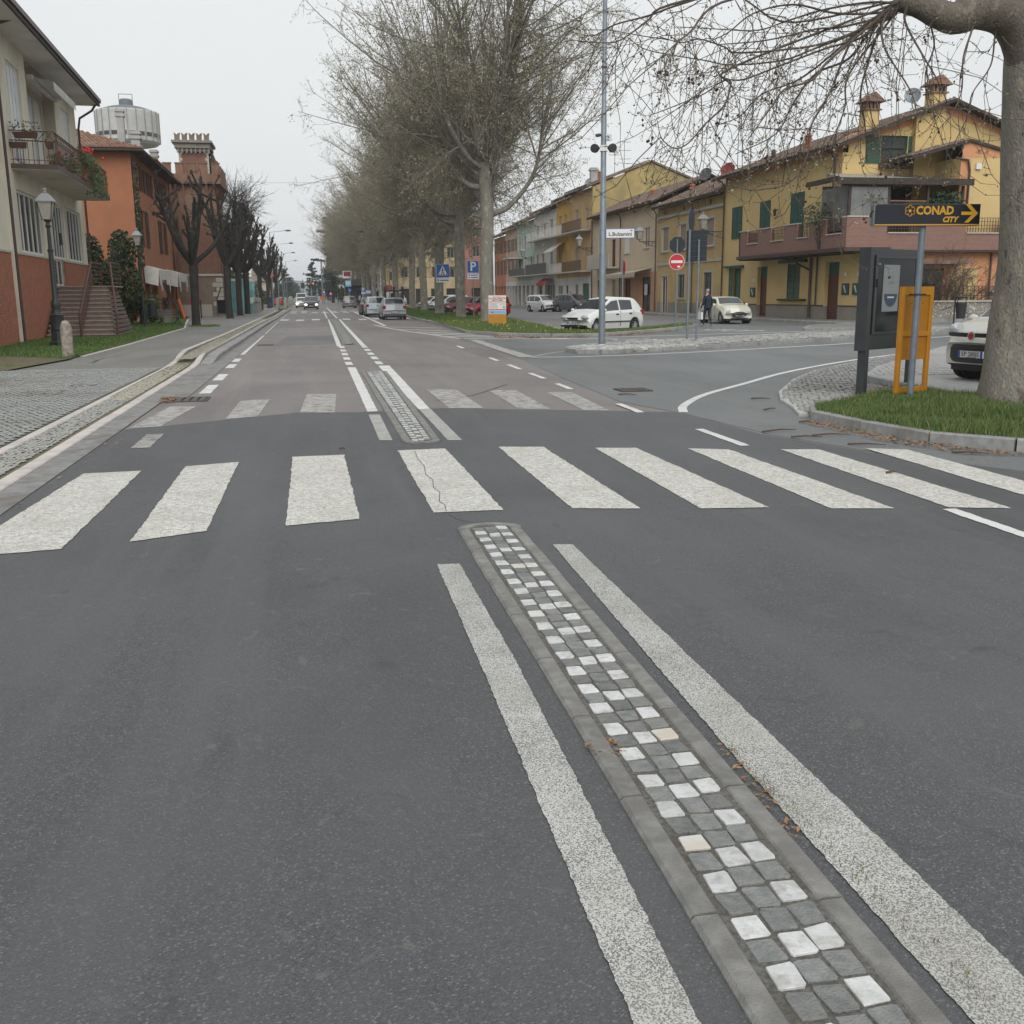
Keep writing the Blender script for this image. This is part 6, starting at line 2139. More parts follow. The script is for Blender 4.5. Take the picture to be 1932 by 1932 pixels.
K_BARKN = plane_bark('near_plane_bark', (0.235, 0.22, 0.19), (0.34, 0.3, 0.23), (0.12, 0.095, 0.075), 6.5)
K_TWIG = mat('plane_twig', (0.2, 0.18, 0.145), .85, (0.25, 0.23, 0.19), 2)
K_BUD1 = mat('olive_bud_leaf', (0.27, 0.265, 0.16), .75)
K_BUD2 = mat('brown_bud_leaf', (0.23, 0.19, 0.14), .8)
K_BUD3 = mat('yellow_bud_leaf', (0.33, 0.31, 0.18), .75)
K_POLL = mat('pollard_bark', (0.02, 0.018, 0.016), .9, (0.036, 0.033, 0.029), 9, bump=.7, bscale=25, c3=(0.04, 0.043, 0.03), scale3=2)
K_POLT = mat('pollard_twig', (0.035, 0.028, 0.024), .9)
def make_plane(seed):
 rg = random.Random(seed)
 trunk, limb, tw, lv = [], [], [], []
 H0 = rg.uniform(5.6, 6.6)
 r0 = rg.uniform(.34, .39)
 pts = [(0, 0, -.1), (0, 0, .35), (rg.uniform(-.06, .06), rg.uniform(-.06, .06), 2.5), (rg.uniform(-.15, .15), rg.uniform(-.1, .1), H0), (rg.uniform(-.3, .3), rg.uniform(-.3, .3), H0 + 5.2)]
 tb = MB().tube(smoothline(pts, 3), [r0 * q for q in (1.5, 1.2, 1.05, 1.0, .98, .97, .95, .95, .96, 1.0, .9, .75, .6)], 12)
 shoots = []
 nl = 10
 for i in range(nl):
  a = 2 * PI * (i + rg.uniform(-.3, .3)) / nl * 1.0 + (i % 2) * .4
  z0 = H0 - .3 + 4.6 * (i / nl)
  out = rg.uniform(2.8, 4.4) * (1.1 - .5 * i / nl)
  rise = rg.uniform(2.8, 4.6) + i * .25
  sag = rg.uniform(-.5, .5)
  P0 = Vector((0, 0, z0))
  P1 = P0 + Vector((math.cos(a) * out * .4, math.sin(a) * out * .4, rise * .12 + sag))
  P2 = P0 + Vector((math.cos(a) * out * .85, math.sin(a) * out * .85, rise * .5))
  P3 = P0 + Vector((math.cos(a + rg.uniform(-.3, .3)) * out, math.sin(a) * out, rise))
  pl = smoothline([P0, P1, P2, P3], 4)
  rad = [rg.uniform(.15, .2) * (1 - .6 * k / (len(pl) - 1)) for k in range(len(pl))]
  for k in range(len(pl) - 1): limb.append((pl[k], pl[k + 1], rad[k], rad[k + 1]))
  for k in range(16):
   t = rg.uniform(.3, 1)
   p = pl[min(len(pl) - 1, int(t * len(pl)))]
   outw = Vector((math.cos(a), math.sin(a), 0))
   dr = (outw * rg.uniform(-.1, 1.25) + Vector((0, 0, 1)) * rg.uniform(.35, 1.4) + vrand(rg, .3)).normalized()
   shoots.append((p, dr, rg.uniform(4.5, 9.0)))
  for k in range(6):
   p = pl[rg.randrange(3, len(pl))]
   outw = Vector((math.cos(a), math.sin(a), 0))
   shoots.append((p, (outw * rg.uniform(.4, 1.0) + Vector((0, 0, -1)) * rg.uniform(-.4, .7) + vrand(rg, .35)).normalized(), rg.uniform(2.0, 4.0)))
 for k in range(14):
  shoots.append((Vector((0, 0, H0 + rg.uniform(.5, 4.6))), (Vector((0, 0, 1)) + vrand(rg, .26)).normalized(), rg.uniform(7, 9.5)))
 for p, dr, L_ in shoots:
  n = 5
  q = p.copy()
  r = .018 + L_ * .0045
  dd = dr.copy()
  prev = q
  for k in range(n):
   dd = (dd + Vector((0, 0, .06 if dr.z > 0 else -.04)) + vrand(rg, .07)).normalized()
   nx = prev + dd * (L_ / n)
   ra, rb = r * (1 - k / n * .8), r * (1 - (k + 1) / n * .8)
   limb.append((prev, nx, ra, rb))
   if k > 0 or L_ < 4:
    for j in range(5):
     t = rg.random()
     b0 = prev.lerp(nx, t)
     d2 = (dd * rg.uniform(.2, 1) + vrand(rg, .55) + Vector((0, 0, rg.uniform(-.3, .5)))).normalized()
     l2 = rg.uniform(.6, 1.9) * (1.1 - .4 * k / n)
     m1 = b0 + d2 * l2 * .5
     m2 = m1 + (d2 + vrand(rg, .25)).normalized() * l2 * .5
     tw.append((b0, m1, .011, .008))
     tw.append((m1, m2, .008, .004))
     for w in range(3):
      c0 = b0.lerp(m1, rg.random()) if w < 1 else m1.lerp(m2, rg.random())
      c1 = c0 + (d2 + vrand(rg, .6)).normalized() * rg.uniform(.2, .6)
      tw.append((c0, c1, .007, .003))
      lv.append(c1)
      lv.append(c0.lerp(c1, rg.random()))
      lv.append(c0.lerp(c1, rg.random()) + vrand(rg, .06))
      lv.append(c1 + vrand(rg, .07))
     lv.append(m2)
   prev = nx
 tr = tb.mesh('trunk', K_BARK, True)
 lm = segs_mesh('limbs', limb, 5, K_BARK)
 tg = segs_mesh('twigs', tw, 3, K_TWIG)
 lf = leaves_mesh('buds', [tuple(x) for x in lv], .046, [K_BUD1, K_BUD2, K_BUD3, K_BUD1], seed)
 return tr, lm, tg, lf
PLM = [make_plane(s_) for s_ in (3, 8, 21, 34)]
plw = [(9.95, 58.05), (10.25, 70.2), (10.75, 85.9), (11.35, 102.8), (11.9, 120), (11.4, 136), (11.0, 152), (10.6, 168), (10.6, 184), (10.6, 200), (10.5, 217), (10.4, 236), (10.3, 258), (10.3, 282)]
pdesc = ['nearest plane tree of the row, its trunk right behind the poster stand', 'second plane tree, just left of the parking sign', 'third plane tree, thick mottled trunk by the crossing sign', 'fourth plane tree, pale slender trunk left of the crossing sign', 'fifth plane tree, dark trunk behind the silver hatchback', 'sixth plane tree along the verge', 'seventh plane tree, beyond the parked hatchbacks', 'eighth plane tree, near the far parking sign', 'ninth plane tree, beside the dark kiosk', 'tenth plane tree, beyond the kiosk', 'eleventh plane tree of the row', 'twelfth plane tree of the row', 'thirteenth plane tree, almost hidden in the distance', 'last and farthest plane tree of the row']
for i, ((x, y), dsc) in enumerate(zip(plw, pdesc)):
 t = empty('plane_tree', (x, y, .1), i * 1.9 + .3, dsc + ', budding', 'tree', 'plane trees along the verge')
 t.scale = [(1, 1, 1.05), (.95, .95, 1.0), (1.05, 1.05, 1.02), (.95, .95, .98), (1, 1, 1)][i % 5]
 ms = PLM[(i * 3) % 4 if i else 0]
 link('trunk', ms[0], t)
 a = link('limbs', ms[1], t)
 link('twigs', ms[2], a)['kind'] = 'stuff'
 link('buds', ms[3], a)['kind'] = 'stuff'
def make_pollard(seed, H=8.2, wild=0.0):
 rg = random.Random(seed)
 limb, tw = [], []
 H0 = rg.uniform(3.1, 3.6)
 tb = MB().tube(smoothline([(0, 0, -.1), (0, 0, .3), (rg.uniform(-.08, .08), 0, 1.8), (rg.uniform(-.12, .12), rg.uniform(-.1, .1), H0 + .2)], 3), [.4, .33, .3, .28, .27, .27, .27, .28, .3, .3], 12)
 nl = 8
 knobs = []
 for i in range(nl):
  a = 2 * PI * (i + rg.uniform(-.3, .3)) / nl
  out = rg.uniform(1.0, 2.5)
  rise = rg.uniform(2.2, 4.0) + (2.3 - out) * .5
  P0 = Vector((0, 0, H0 - .2))
  P1 = P0 + Vector((math.cos(a) * out * .5, math.sin(a) * out * .5, rise * .35))
  P2 = P0 + Vector((math.cos(a) * out * .8, math.sin(a) * out * .8, rise * .7))
  P3 = P0 + Vector((math.cos(a) * out, math.sin(a) * out, rise))
  pl = smoothline([P0, P1, P2, P3], 4)
  n = len(pl)
  for k in range(n - 1):
   limb.append((pl[k], pl[k + 1], .17 - .07 * k / n, .17 - .07 * (k + 1) / n))
  knobs.append(pl[-1])
  for j in range(5):
   q = pl[rg.randrange(4, n)]
   d_ = (Vector((math.cos(a), math.sin(a), 0)) * rg.uniform(-.4, .8) + Vector((0, 0, 1)) + vrand(rg, .5)).normalized()
   l2 = rg.uniform(.5, 1.5)
   m1 = q + d_ * l2
   limb.append((q, m1, .075, .055))
   knobs.append(m1)
 for kb in knobs:
  limb.append((kb - Vector((0, 0, .1)), kb + Vector((0, 0, .1)), .11, .09))
  for j in range(int(2 + wild * 12)):
   d_ = (vrand(rg, .7) + Vector((0, 0, .6))).normalized()
   l2 = rg.uniform(.3, .8) * (1 + wild * 2.2)
   m1 = kb + d_ * l2 * .5
   m2 = m1 + (d_ + vrand(rg, .3)).normalized() * l2 * .5
   tw.append((kb, m1, .022, .016))
   tw.append((m1, m2, .016, .006))
   if wild:
    for w in range(4):
     c0 = m1.lerp(m2, rg.random())
     tw.append((c0, c0 + (d_ + vrand(rg, .6)).normalized() * rg.uniform(.3, .9), .009, .004))
 return tb.mesh('trunk', K_POLL, True), segs_mesh('limbs', limb, 6, K_POLL), segs_mesh('shoots', tw, 3, K_POLT)
POM = [make_pollard(s_, wild=.0) for s_ in (5, 6, 9)] + [make_pollard(12, wild=.9)]
for i, (x, y, k, sc, lab) in enumerate([(-5.86, 57.9, 0, 1.0, 'dark pollard tree standing alone on the footway, nearest of its row'), (-5.5, 77.8, 1, 1.08, 'second pollard tree, first of the cluster of three trunks'), (-5.5, 89.6, 2, 1.1, 'third pollard tree, middle trunk of the cluster'), (-5.35, 98.2, 0, 1.15, 'fourth pollard tree, right trunk of the cluster'),
          (-5.3, 126, 1, 1.15, 'pollard tree beyond the fenced cabins, left trunk'), (-4.95, 142, 2, 1.1, 'pollard tree beyond the fenced cabins, right trunk'), (-5.2, 165, 0, 1.1, 'far pollard tree behind the stone bollards'), (-5.2, 190, 1, 1.1, 'farthest pollard tree on the left footway'),
          (-8.0, 112, 3, 1.5, 'tall bare tree with fine twigs rising behind the pollards')]):
 t = empty('pollard_tree', (x, y, .11), i * 2.3, lab, 'tree', 'dark pollard trees on the left footway')
 t.scale = (sc * .8, sc * .8, sc) if k < 3 else (sc, sc, sc)
 link('trunk', POM[k][0], t)
 a = link('limbs', POM[k][1], t)
 link('shoots', POM[k][2], a)['kind'] = 'stuff'
# ------------------------------------------------------------------ foreground plane tree
NT = empty('near_plane_tree', (AY(1950, 778, 12.75)[0], 12.75, .1), 0, 'big plane tree at the right edge with patchy bark, its bough reaching over the road', 'tree')
nb = Vector(NT.location)
def W_(px, py, Y):
 return Vector(AY(px, py, Y)) - nb
tp = smoothline([W_(1955, 800, 12.75), W_(1950, 730, 12.75), W_(1950, 600, 12.75), W_(1955, 350, 12.75), W_(1962, 120, 12.75), W_(1985, -60, 12.7), W_(2010, -300, 12.6)], 4)
nt_ = len(tp)
rads = []
for k in range(nt_):
 rads.append(.43 + .42 * math.exp(-max(0, tp[k].z) / .85))
tb = MB().tube(tp, rads, 28)
rgk = random.Random(4)
tb.v = [(v[0] + .025 * math.sin(v[2] * 3 + math.atan2(v[1], v[0]) * 3) * (1 if v[2] < 1.5 else .5), v[1] + .02 * math.cos(v[2] * 2.2 + v[0] * 4), v[2]) for v in tb.v]
tb.build('trunk', K_BARKN, NT, True)
b = MB()
b.tube(smoothline([W_(1965, 150, 12.75), W_(1915, 45, 12.7), W_(1850, 15, 12.6), W_(1800, 35, 12.6), W_(1740, 12, 12.7), W_(1690, 0, 12.9)], 5), [.42, .38, .33, .29, .27, .26, .25, .25, .25, .25, .25, .24, .23, .22, .2, .19, .18, .17, .17, .16, .15, .14, .14, .13, .13, .12], 14)
LIMB = b.build('bough', plane_bark('bough_bark', (0.15, 0.13, 0.105), (0.22, 0.2, 0.16), (0.08, 0.065, 0.05), 7.0), NT, True)
K_NTW = mat('near_twig', (0.075, 0.057, 0.047), .85, (0.12, 0.098, 0.08), 6)
rg = random.Random(99)
zm = lambda x, y: (1118 + x * .4213, y * .4213)
main = [
 ([(1340, 60), (1290, 90), (1050, 190), (830, 225), (640, 235), (590, 210), (480, 175), (400, 190), (300, 165)], 12.9, 11.6, .02),
 ([(1350, 70), (1200, 140), (1000, 215), (850, 270), (620, 290), (500, 270), (250, 225), (160, 170)], 12.8, 13.9, .02),
 ([(1300, 80), (1200, 170), (1050, 215), (850, 290), (680, 355), (590, 360), (500, 420), (380, 470), (250, 520)], 13.0, 12.4, .019),
 ([(1400, 20), (1250, 10), (1050, 40), (880, 90), (740, 135), (560, 130), (380, 120)], 12.8, 15.0, .019),
 ([(1380, -20), (1000, -60), (580, 10), (440, 140), (380, 190), (260, 300)], 12.7, 11.0, .035),
 ([(1350, -40), (800, -90), (420, 10), (250, 70), (100, 110), (0, 160), (-110, 140)], 12.9, 14.6, .035),
 ([(1350, -60), (900, -100), (350, 20), (250, 90), (170, 150), (90, 190), (-60, 185)], 12.9, 13.2, .03),
 ([(1260, 110), (1150, 260), (1000, 330), (900, 460), (820, 600), (640, 690)], 12.8, 13.8, .032),
 ([(1200, 150), (1050, 280), (980, 360), (860, 400), (800, 480), (700, 620)], 12.6, 11.5, .028),
 ([(630, 300), (620, 370), (590, 470), (500, 560), (430, 640), (370, 665), (310, 620), (290, 540)], 12.5, 12.0, .016),
 ([(1300, 100), (1310, 220), (1420, 400), (1450, 500)], 12.6, 12.0, .022),
 ([(1310, 70), (1240, 260), (1200, 420), (1220, 560), (1230, 740)], 12.8, 13.2, .024),
 ([(1400, 100), (1480, 250), (1540, 350), (1600, 480)], 12.6, 12.2, .02),
 ([(1180, 150), (1060, 420), (980, 560), (960, 700), (880, 820), (740, 850), (690, 850)], 12.7, 12.2, .02),
 ([(1700, 130), (1660, 260), (1650, 420), (1580, 560)], 12.5, 12.0, .018),
 ([(1250, 90), (950, 340), (760, 420), (660, 520), (560, 560)], 12.9, 14.2, .018),
 ([(1500, 60), (1530, 200), (1490, 330), (1500, 480)], 12.7, 13.2, .018),
 ([(900, 100), (700, 10), (600, -60), (420, 40), (330, 60)], 13.4, 13.0, .016),
 ([(1330, 60), (1120, 120), (1000, 130), (780, 180), (560, 200)], 12.9, 12.2, .022),
 ([(1320, 50), (1100, 60), (900, 20), (720, 60), (600, 150), (480, 200)], 12.9, 13.8, .022),
 ([(1800, 180), (1780, 300), (1700, 420), (1680, 520), (1620, 640)], 12.5, 12.9, .014),
 ([(1340, 80), (1150, 330), (1130, 480), (1080, 640), (1110, 760)], 12.8, 12.6, .02),
]
S, TWS, LVS, BALLS = [], [], [], []
for pts, ya, yb, r in main:
 r = min(r * .8, .02)
 if pts[0][0] < 1400: pts = [(1362 + rg.uniform(-8, 30), 4 + rg.uniform(-14, 14))] + pts
 elif pts[0][1] >= 60: pts = [(pts[0][0] + 10, {1400: 15, 1500: 35, 1700: 55, 1800: 70}.get(pts[0][0], 40))] + pts
 n = len(pts)
 pw = [W_(*zm(*p), ya + (yb - ya) * (i / (n - 1)) + rg.uniform(-.08, .08)) for i, p in enumerate(pts)]
 pl = smoothline(pw, 5)
 m_ = len(pl)
 for k in range(m_ - 1):
  ra = r * (1 - .85 * k / m_) + .0025
  rb = r * (1 - .85 * (k + 1) / m_) + .0025
  S.append((pl[k], pl[k + 1], ra, rb))
  if k > 1:
   for j in range(1 if rg.random() < (.35 if k < m_ * .4 else .62) else 0):
    b0 = pl[k].lerp(pl[k + 1], rg.random())
    dr = (pl[k + 1] - pl[k]).normalized() * rg.uniform(-.2, .9) + vrand(rg, .45) + Vector((0, 0, rg.uniform(-.9, .35)))
    dr.normalize()
    L2 = rg.uniform(.35, 1.5) if rg.random() < .7 else rg.uniform(1.3, 2.5)
    q = b0
    nn = 6
    for s_ in range(nn):
     if q.z < 2.9: dr = (dr + Vector((0, 0, .5))).normalized()
     dr = (dr + Vector((0, 0, -.18 if s_ < 3 else .16)) + vrand(rg, .14)).normalized()
     nx = q + dr * (L2 / nn)
     r2 = (.003 + L2 * .0015)
     S.append((q, nx, r2 * (1 - s_ / nn * .6), r2 * (1 - (s_ + 1) / nn * .6)))
     if rg.random() < .8:
      d3 = (dr + vrand(rg, .7)).normalized()
      l3 = rg.uniform(.04, .4) * (1 if rg.random() < .6 else .3)
      c1 = nx + d3 * l3 * .5
      c2 = c1 + (d3 + vrand(rg, .3) + Vector((0, 0, .2))).normalized() * l3 * .5
      TWS.append((nx, c1, .0042, .0034))
      TWS.append((c1, c2, .0034, .0024))
      for w in range(rg.choice((2, 3, 4))): LVS.append(c2 + vrand(rg, .018))
      if rg.random() < .4: LVS.append(c1 + vrand(rg, .01))
     LVS.append(nx + vrand(rg, .01))
     q = nx
    if rg.random() < .13:
     for w in range(rg.choice((1, 1, 2, 4))):
      bp_ = q + Vector((rg.uniform(-.05, .05), rg.uniform(-.05, .05), -rg.uniform(.06, .16)))
      TWS.append((q, bp_, .0018, .0018))
      BALLS.append(bp_)
for w in range(26):  # clusters seen dark against the sky and the gable
 c = rg.choice([(230, 250), (330, 330), (300, 330), (420, 380), (560, 555), (1100, 375), (1270, 280), (1090, 380), (920, 570), (960, 840), (830, 320)])
 for k in range(rg.choice((1, 2))):
  p = W_(*zm(c[0] + rg.uniform(-14, 14), c[1] + rg.uniform(-12, 12)), 12.6 + rg.uniform(-.3, .3))
  TWS.append((p, p + Vector((0.02, 0, .2)), .002, .002))
  BALLS.append(p)
link('branches', segs_mesh('branches', S, 5, K_NTW), LIMB)
link('twigs', segs_mesh('twigs', TWS, 3, K_NTW), LIMB)['kind'] = 'stuff'
link('buds', leaves_mesh('buds', [tuple(x) for x in LVS], .0155, [K_BUD1, K_BUD2, K_BUD3, mat('dark_bud', (0.1, 0.07, 0.04), .8)], 5, .7), LIMB)['kind'] = 'stuff'
sb = MB().ball((0, 0, 0), .017, 8, 6).mesh('seed_ball', mat('seed_ball', (0.07, 0.035, 0.022), .95, bump=.6, bscale=300), True)
for p in BALLS[:300]:
 link('seed_ball', sb, NT, p)
# ------------------------------------------------------------------ conifers and far greenery
K_CED = [mat('cedar_needles', (0.018, 0.036, 0.026), .85), mat('cedar_needles_light', (0.032, 0.055, 0.038), .85)]
K_GRN = [mat('shrub_green', (0.05, 0.085, 0.025), .8), mat('shrub_dark', (0.025, 0.05, 0.02), .8), mat('shrub_yellow', (0.1, 0.11, 0.03), .8)]
def conifer(x, y, h, w, label, seed, z=0, mats=K_CED, n=5200, ls=.3):
 rg = random.Random(seed)
 t = empty('conifer', (x, y, z), 0, label, 'tree', 'dark conifers far up the road')
 MB().tube([(0, 0, 0), (0, 0, h * .6), (0, 0, h)], [h * .02, h * .012, .03], 7).build('trunk', K_POLL, t)
 C = []
 tiers = []
 for k in range(34):
  zz = h * (.12 + .86 * k / 34)
  a = rg.uniform(0, 6.3)
  l_ = w * (1 - zz / h) ** .65 * rg.uniform(.55, 1.1) + .4
  tiers.append((zz, a, l_))
 for zz, a, l_ in tiers:
  for i in range(n // 34):
   t_ = rg.random() ** .7
   sp = .25 * l_ * (1.1 - t_) + .3
   C.append((math.cos(a) * l_ * t_ + rg.gauss(0, sp * .6), math.sin(a) * l_ * t_ + rg.gauss(0, sp * .6), zz + rg.gauss(0, .13) + .12 * l_ * t_ - .1))
 link('crown', leaves_mesh('crown', C, ls, mats, seed, .5), t)
def bushy(x, y, w, d_, h, label, seed, n=3000, mats=K_GRN, ls=.14, z=0, name='shrub', group=None, cat='shrub', trunk=True, rz=0.0):
 rg = random.Random(seed)
 t = empty(name, (x, y, z), rz, label, cat, group)
 lobes = [(rg.uniform(-.42, .42) * w, rg.uniform(-.4, .4) * d_, rg.uniform(.25, .8) * h, rg.uniform(.2, .38)) for k in range(9)]
 C = []
 for i in range(n):
  lx, ly, lz, lr = rg.choice(lobes)
  v = vrand(rg, 1).normalized() * (rg.random() ** .33)
  p = (lx + v.x * lr * w * .8, ly + v.y * max(d_ * .5, .3), max(.03, lz + v.z * lr * h))
  C.append(p)
 if trunk:
  b = MB()
  for k in range(4): b.tube([(rg.uniform(-.1, .1), 0, 0), (rg.uniform(-.2, .2) * w, rg.uniform(-.2, .2) * d_, h * .6)], [.05 + h * .01, .02], 5)
  b.build('stem', K_POLL, t)
 link('foliage', leaves_mesh('foliage', C, ls, mats, seed, .6), t)
 return t
for x, y, h, w, lab, sd in [(6.4, 262, 21, 8.5, 'tall spreading cedar rising left of the plane trees', 1), (12.5, 285, 21, 7, 'second cedar behind the tall spreading one', 2), (7.2, 330, 13, 4.5, 'smaller conifer beyond the tall cedar', 3), (2.6, 430, 15.5, 4.0, 'small pointed fir beside the red traffic light', 4), (7.5, 380, 12, 5, 'round dark conifer above the far signs', 5), (-8, 395, 12, 5, 'dark fir on the left side far up the road', 6)]:
 conifer(x, y, h, w, lab, sd)
for i, (x, y, w, d_, h, lab) in enumerate([(9.5, 300, 8, 8, 7, 'dark evergreen mass right of the far street posts'), (-9, 330, 6, 8, 6, 'dark green tree left of the traffic lights'), (-7.5, 420, 6, 8, 9, 'far dark tree behind the hanging traffic light'), (6, 460, 9, 8, 8, 'far dark trees closing the road on the right'), (-4, 560, 10, 8, 9, 'far grey green trees closing the road on the left'),
          (8.4, 232, 2.5, 3, 4.2, 'bright green hedge beside the far signs'), (-9.5, 132, 5, 6, 5.6, 'yellow green tree behind the portable cabins'), (-11, 150, 6, 6, 6, 'mid green tree beyond the portable cabins'), (-9.6, 175, 5, 8, 4.2, 'hedge beyond the cabins on the left')]):
 bushy(x, y, w, d_, h, lab, 40 + i, 2600, K_CED if i < 5 else K_GRN, .3 if i < 5 else .22, name='broadleaf_tree', cat='tree', group='dense trees far up the road')
# hedge and ivy bank between villa and orange house
bushy(-9.9, 57.4, 2.4, 4.5, 3.9, 'ivy covered bank with reddish tips right of the stairs', 61, 9000, K_GRN + [mat('ivy_red', (0.12, 0.055, 0.03), .8), mat('ivy_dark', (0.02, 0.04, 0.02), .7)], .1, name='ivy_hedge', cat='hedge')
bushy(-11.2, 63, 3.5, 4.5, 5.2, 'tall dark hedge behind the ivy bank', 62, 9000, [K_GRN[0], K_GRN[1], MATS['ivy_dark']], .12, name='hedge', cat='hedge')
bushy(-9.9, 66.5, 1.8, 2.5, 2.2, 'low yellow green shrub by the second lamp post', 63, 3500, [K_GRN[0], K_GRN[2]], .09, name='shrub')
B = Bld('ivy_wall', (-12.6, 59, 0), 'dark garden wall behind the hedge with a white drain pipe', 'wall')
B.p('wall', MB().box(-2, .2, 0, .4, 0, 4.6), K_GREY)
B.p('white_pipe', MB().tube([(.1, -.1, 0), (.1, -.1, 4.5)], .05, 6), K_WFRAME)
# creeper up the orange corner
rg = random.Random(77)
C = [(OX + rg.uniform(.02, .3), OY + rg.gauss(.3, .25), rg.uniform(3.5, 10)) for k in range(900)]
o = link('climbing_creeper', leaves_mesh('climbing_creeper', C, .09, [K_DRYL, K_GRN[1]], 3))
tag(o, 'thin dry creeper climbing the corner of the orange house', 'creeper')
# bare brown shrub and pebbled garden wall in front of the yellow house
def bareshrub(x, y, h, w, label, seed, n=26, m=None):
 rg = random.Random(seed)
 t = empty('bare_shrub', (x, y, .1), 0, label, 'shrub')
 S, T2 = [], []
 for i in range(n):
  a = rg.uniform(0, 6.3)
  p = Vector((rg.uniform(-.15, .15), rg.uniform(-.15, .15), 0))
  dr = Vector((math.cos(a) * .5, math.sin(a) * .4, 1)).normalized()
  r = .03
  for k in range(6):
   dr = (dr + Vector((math.cos(a), math.sin(a), 0)) * .12 * w / h + vrand(rg, .22)).normalized()
   q = p + dr * h / 6
   S.append((p, q, r, r * .75))
   r *= .75
   for j in range(5 if k > 1 else 1):
    d2 = (dr + vrand(rg, .7)).normalized()
    c = p.lerp(q, rg.random())
    e = c + d2 * rg.uniform(.3, .8)
    T2.append((c, e, .009, .004))
    for u in range(3):
     c3 = c.lerp(e, rg.random())
     T2.append((c3, c3 + (d2 + vrand(rg, .7)).normalized() * rg.uniform(.15, .4), .006, .003))
   p = q
 link('stems', segs_mesh('stems', S, 5, m or K_POLT), t)
 link('twigs', segs_mesh('twigs', T2, 3, m or K_POLT), t)['kind'] = 'stuff'
K_BSH = mat('bare_shrub_twig', (0.11, 0.075, 0.06), .9)
bareshrub(30.3, 46.4, 3.6, 2.6, 'dense bare brown shrub under the terrace of the yellow house', 5, 30, K_BSH)
bareshrub(31.6, 46.5, 3.0, 2.0, 'smaller leafless shrub behind the litter bin', 6, 16, K_BSH)
t = bushy(29.6, 46.9, 2.6, .8, 1.8, 'dark clipped hedge behind the pebbled garden wall', 71, 2500, [K_GRN[1], K_CED[0]], .09, z=.8, name='hedge', cat='hedge', trunk=False)
GW = Bld('pebble_garden_wall', (28.4, 45.6, .1), 'low garden wall faced with pale river pebbles', 'wall')
GW.p('core', MB().box(0, 7.5, 0, .3, 0, 1.0), K_GREY)
GW.p('base', MB().box(0, 7.5, -.06, 0, 0, .25), K_KERB if 'K_KERB' in globals() else M_KERB)
GW.p('coping', MB().box(-.05, 7.55, -.08, .35, 1.0, 1.08), K_STONE)
pm_ = MB().ball((0, 0, 0), .5, 6, 4).mesh('pebble', M_PEBW, True)
for k in range(300):
 link('pebble', pm_, GW.o, (rnd.uniform(.1, 7.4), -.005, rnd.uniform(.3, .96)), (0, rnd.uniform(0, 3), 0), (rnd.uniform(.06, .14), .07, rnd.uniform(.05, .1)))
for x in (.0, 4.6, 7.4):
 GW.p('pier', MB().box(x - .22, x + .22, -.1, .4, 0, 1.45).box(x - .3, x + .3, -.18, .48, 1.45, 1.55), K_STONE)
grille(Face(GW, (0, .15, 0), (1, 0, 0), (0, -1, 0)), .3, 7.2, 1.08, 1.75, 0, K_BROWN, .2, 'lattice_fence')
# hills
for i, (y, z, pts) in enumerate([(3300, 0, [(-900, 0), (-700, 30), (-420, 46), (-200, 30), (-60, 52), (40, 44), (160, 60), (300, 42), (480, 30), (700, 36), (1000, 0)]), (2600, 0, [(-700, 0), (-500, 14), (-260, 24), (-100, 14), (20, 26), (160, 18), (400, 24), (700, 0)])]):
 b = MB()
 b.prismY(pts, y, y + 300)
 o = b.build('hills', mat('hill_%d_green' % i, (0.1, 0.13, 0.13) if i else (0.15, 0.18, 0.2), .95))  # distance haze painted into the colour, paler and bluer on the farther ridge
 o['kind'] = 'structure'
# ================================================================== VEHICLES
K_TYRE = mat('tyre_rubber', (0.018, 0.018, 0.018), .85)
K_RIM = mat('wheel_rim', (0.42, 0.43, 0.44), .35, (0.36, 0.37, 0.38), 5, metal=.5)
K_CGL = mat('car_glass', (0.02, 0.026, 0.03), .04, (0.05, 0.055, 0.06), .9, spec=.9)
K_BLK = mat('black_trim', (0.02, 0.02, 0.022), .5)
K_CHR = mat('chrome', (0.55, 0.56, 0.57), .15, metal=.9)
K_LAMPG = mat('headlamp_glass', (0.5, 0.53, 0.55), .08, (0.3, 0.32, 0.34), 14, spec=.8)
K_TAIL = mat('tail_lamp', (0.28, 0.015, 0.02), .15, (0.2, 0.01, 0.015), 9)
K_DUMMY = 0
K_PLT = mat('number_plate_white', (0.62, 0.63, 0.63), .5)
K_PBL = mat('plate_blue', (0.03, 0.09, 0.35), .5)
K_LIT = mat('lit_headlamp', (0.9, 0.85, 0.7), .3, emit=((1.0, 0.88, 0.66), 2.0))
def carpaint(name, c, metal=0.0):
 return mat(name, c, .32, tuple(k * .93 for k in c), .7, coat=.6, metal=metal, c3=tuple(k * .85 for k in c), scale3=1.2)
def lerp_prof(P, x):
 if x <= P[0][0]: return P[0][1]
 for i in range(len(P) - 1):
  if x <= P[i + 1][0]:
   a, b_ = P[i], P[i + 1]
   return a[1] + (b_[1] - a[1]) * (x - a[0]) / max(1e-9, b_[0] - a[0])
 return P[-1][1]
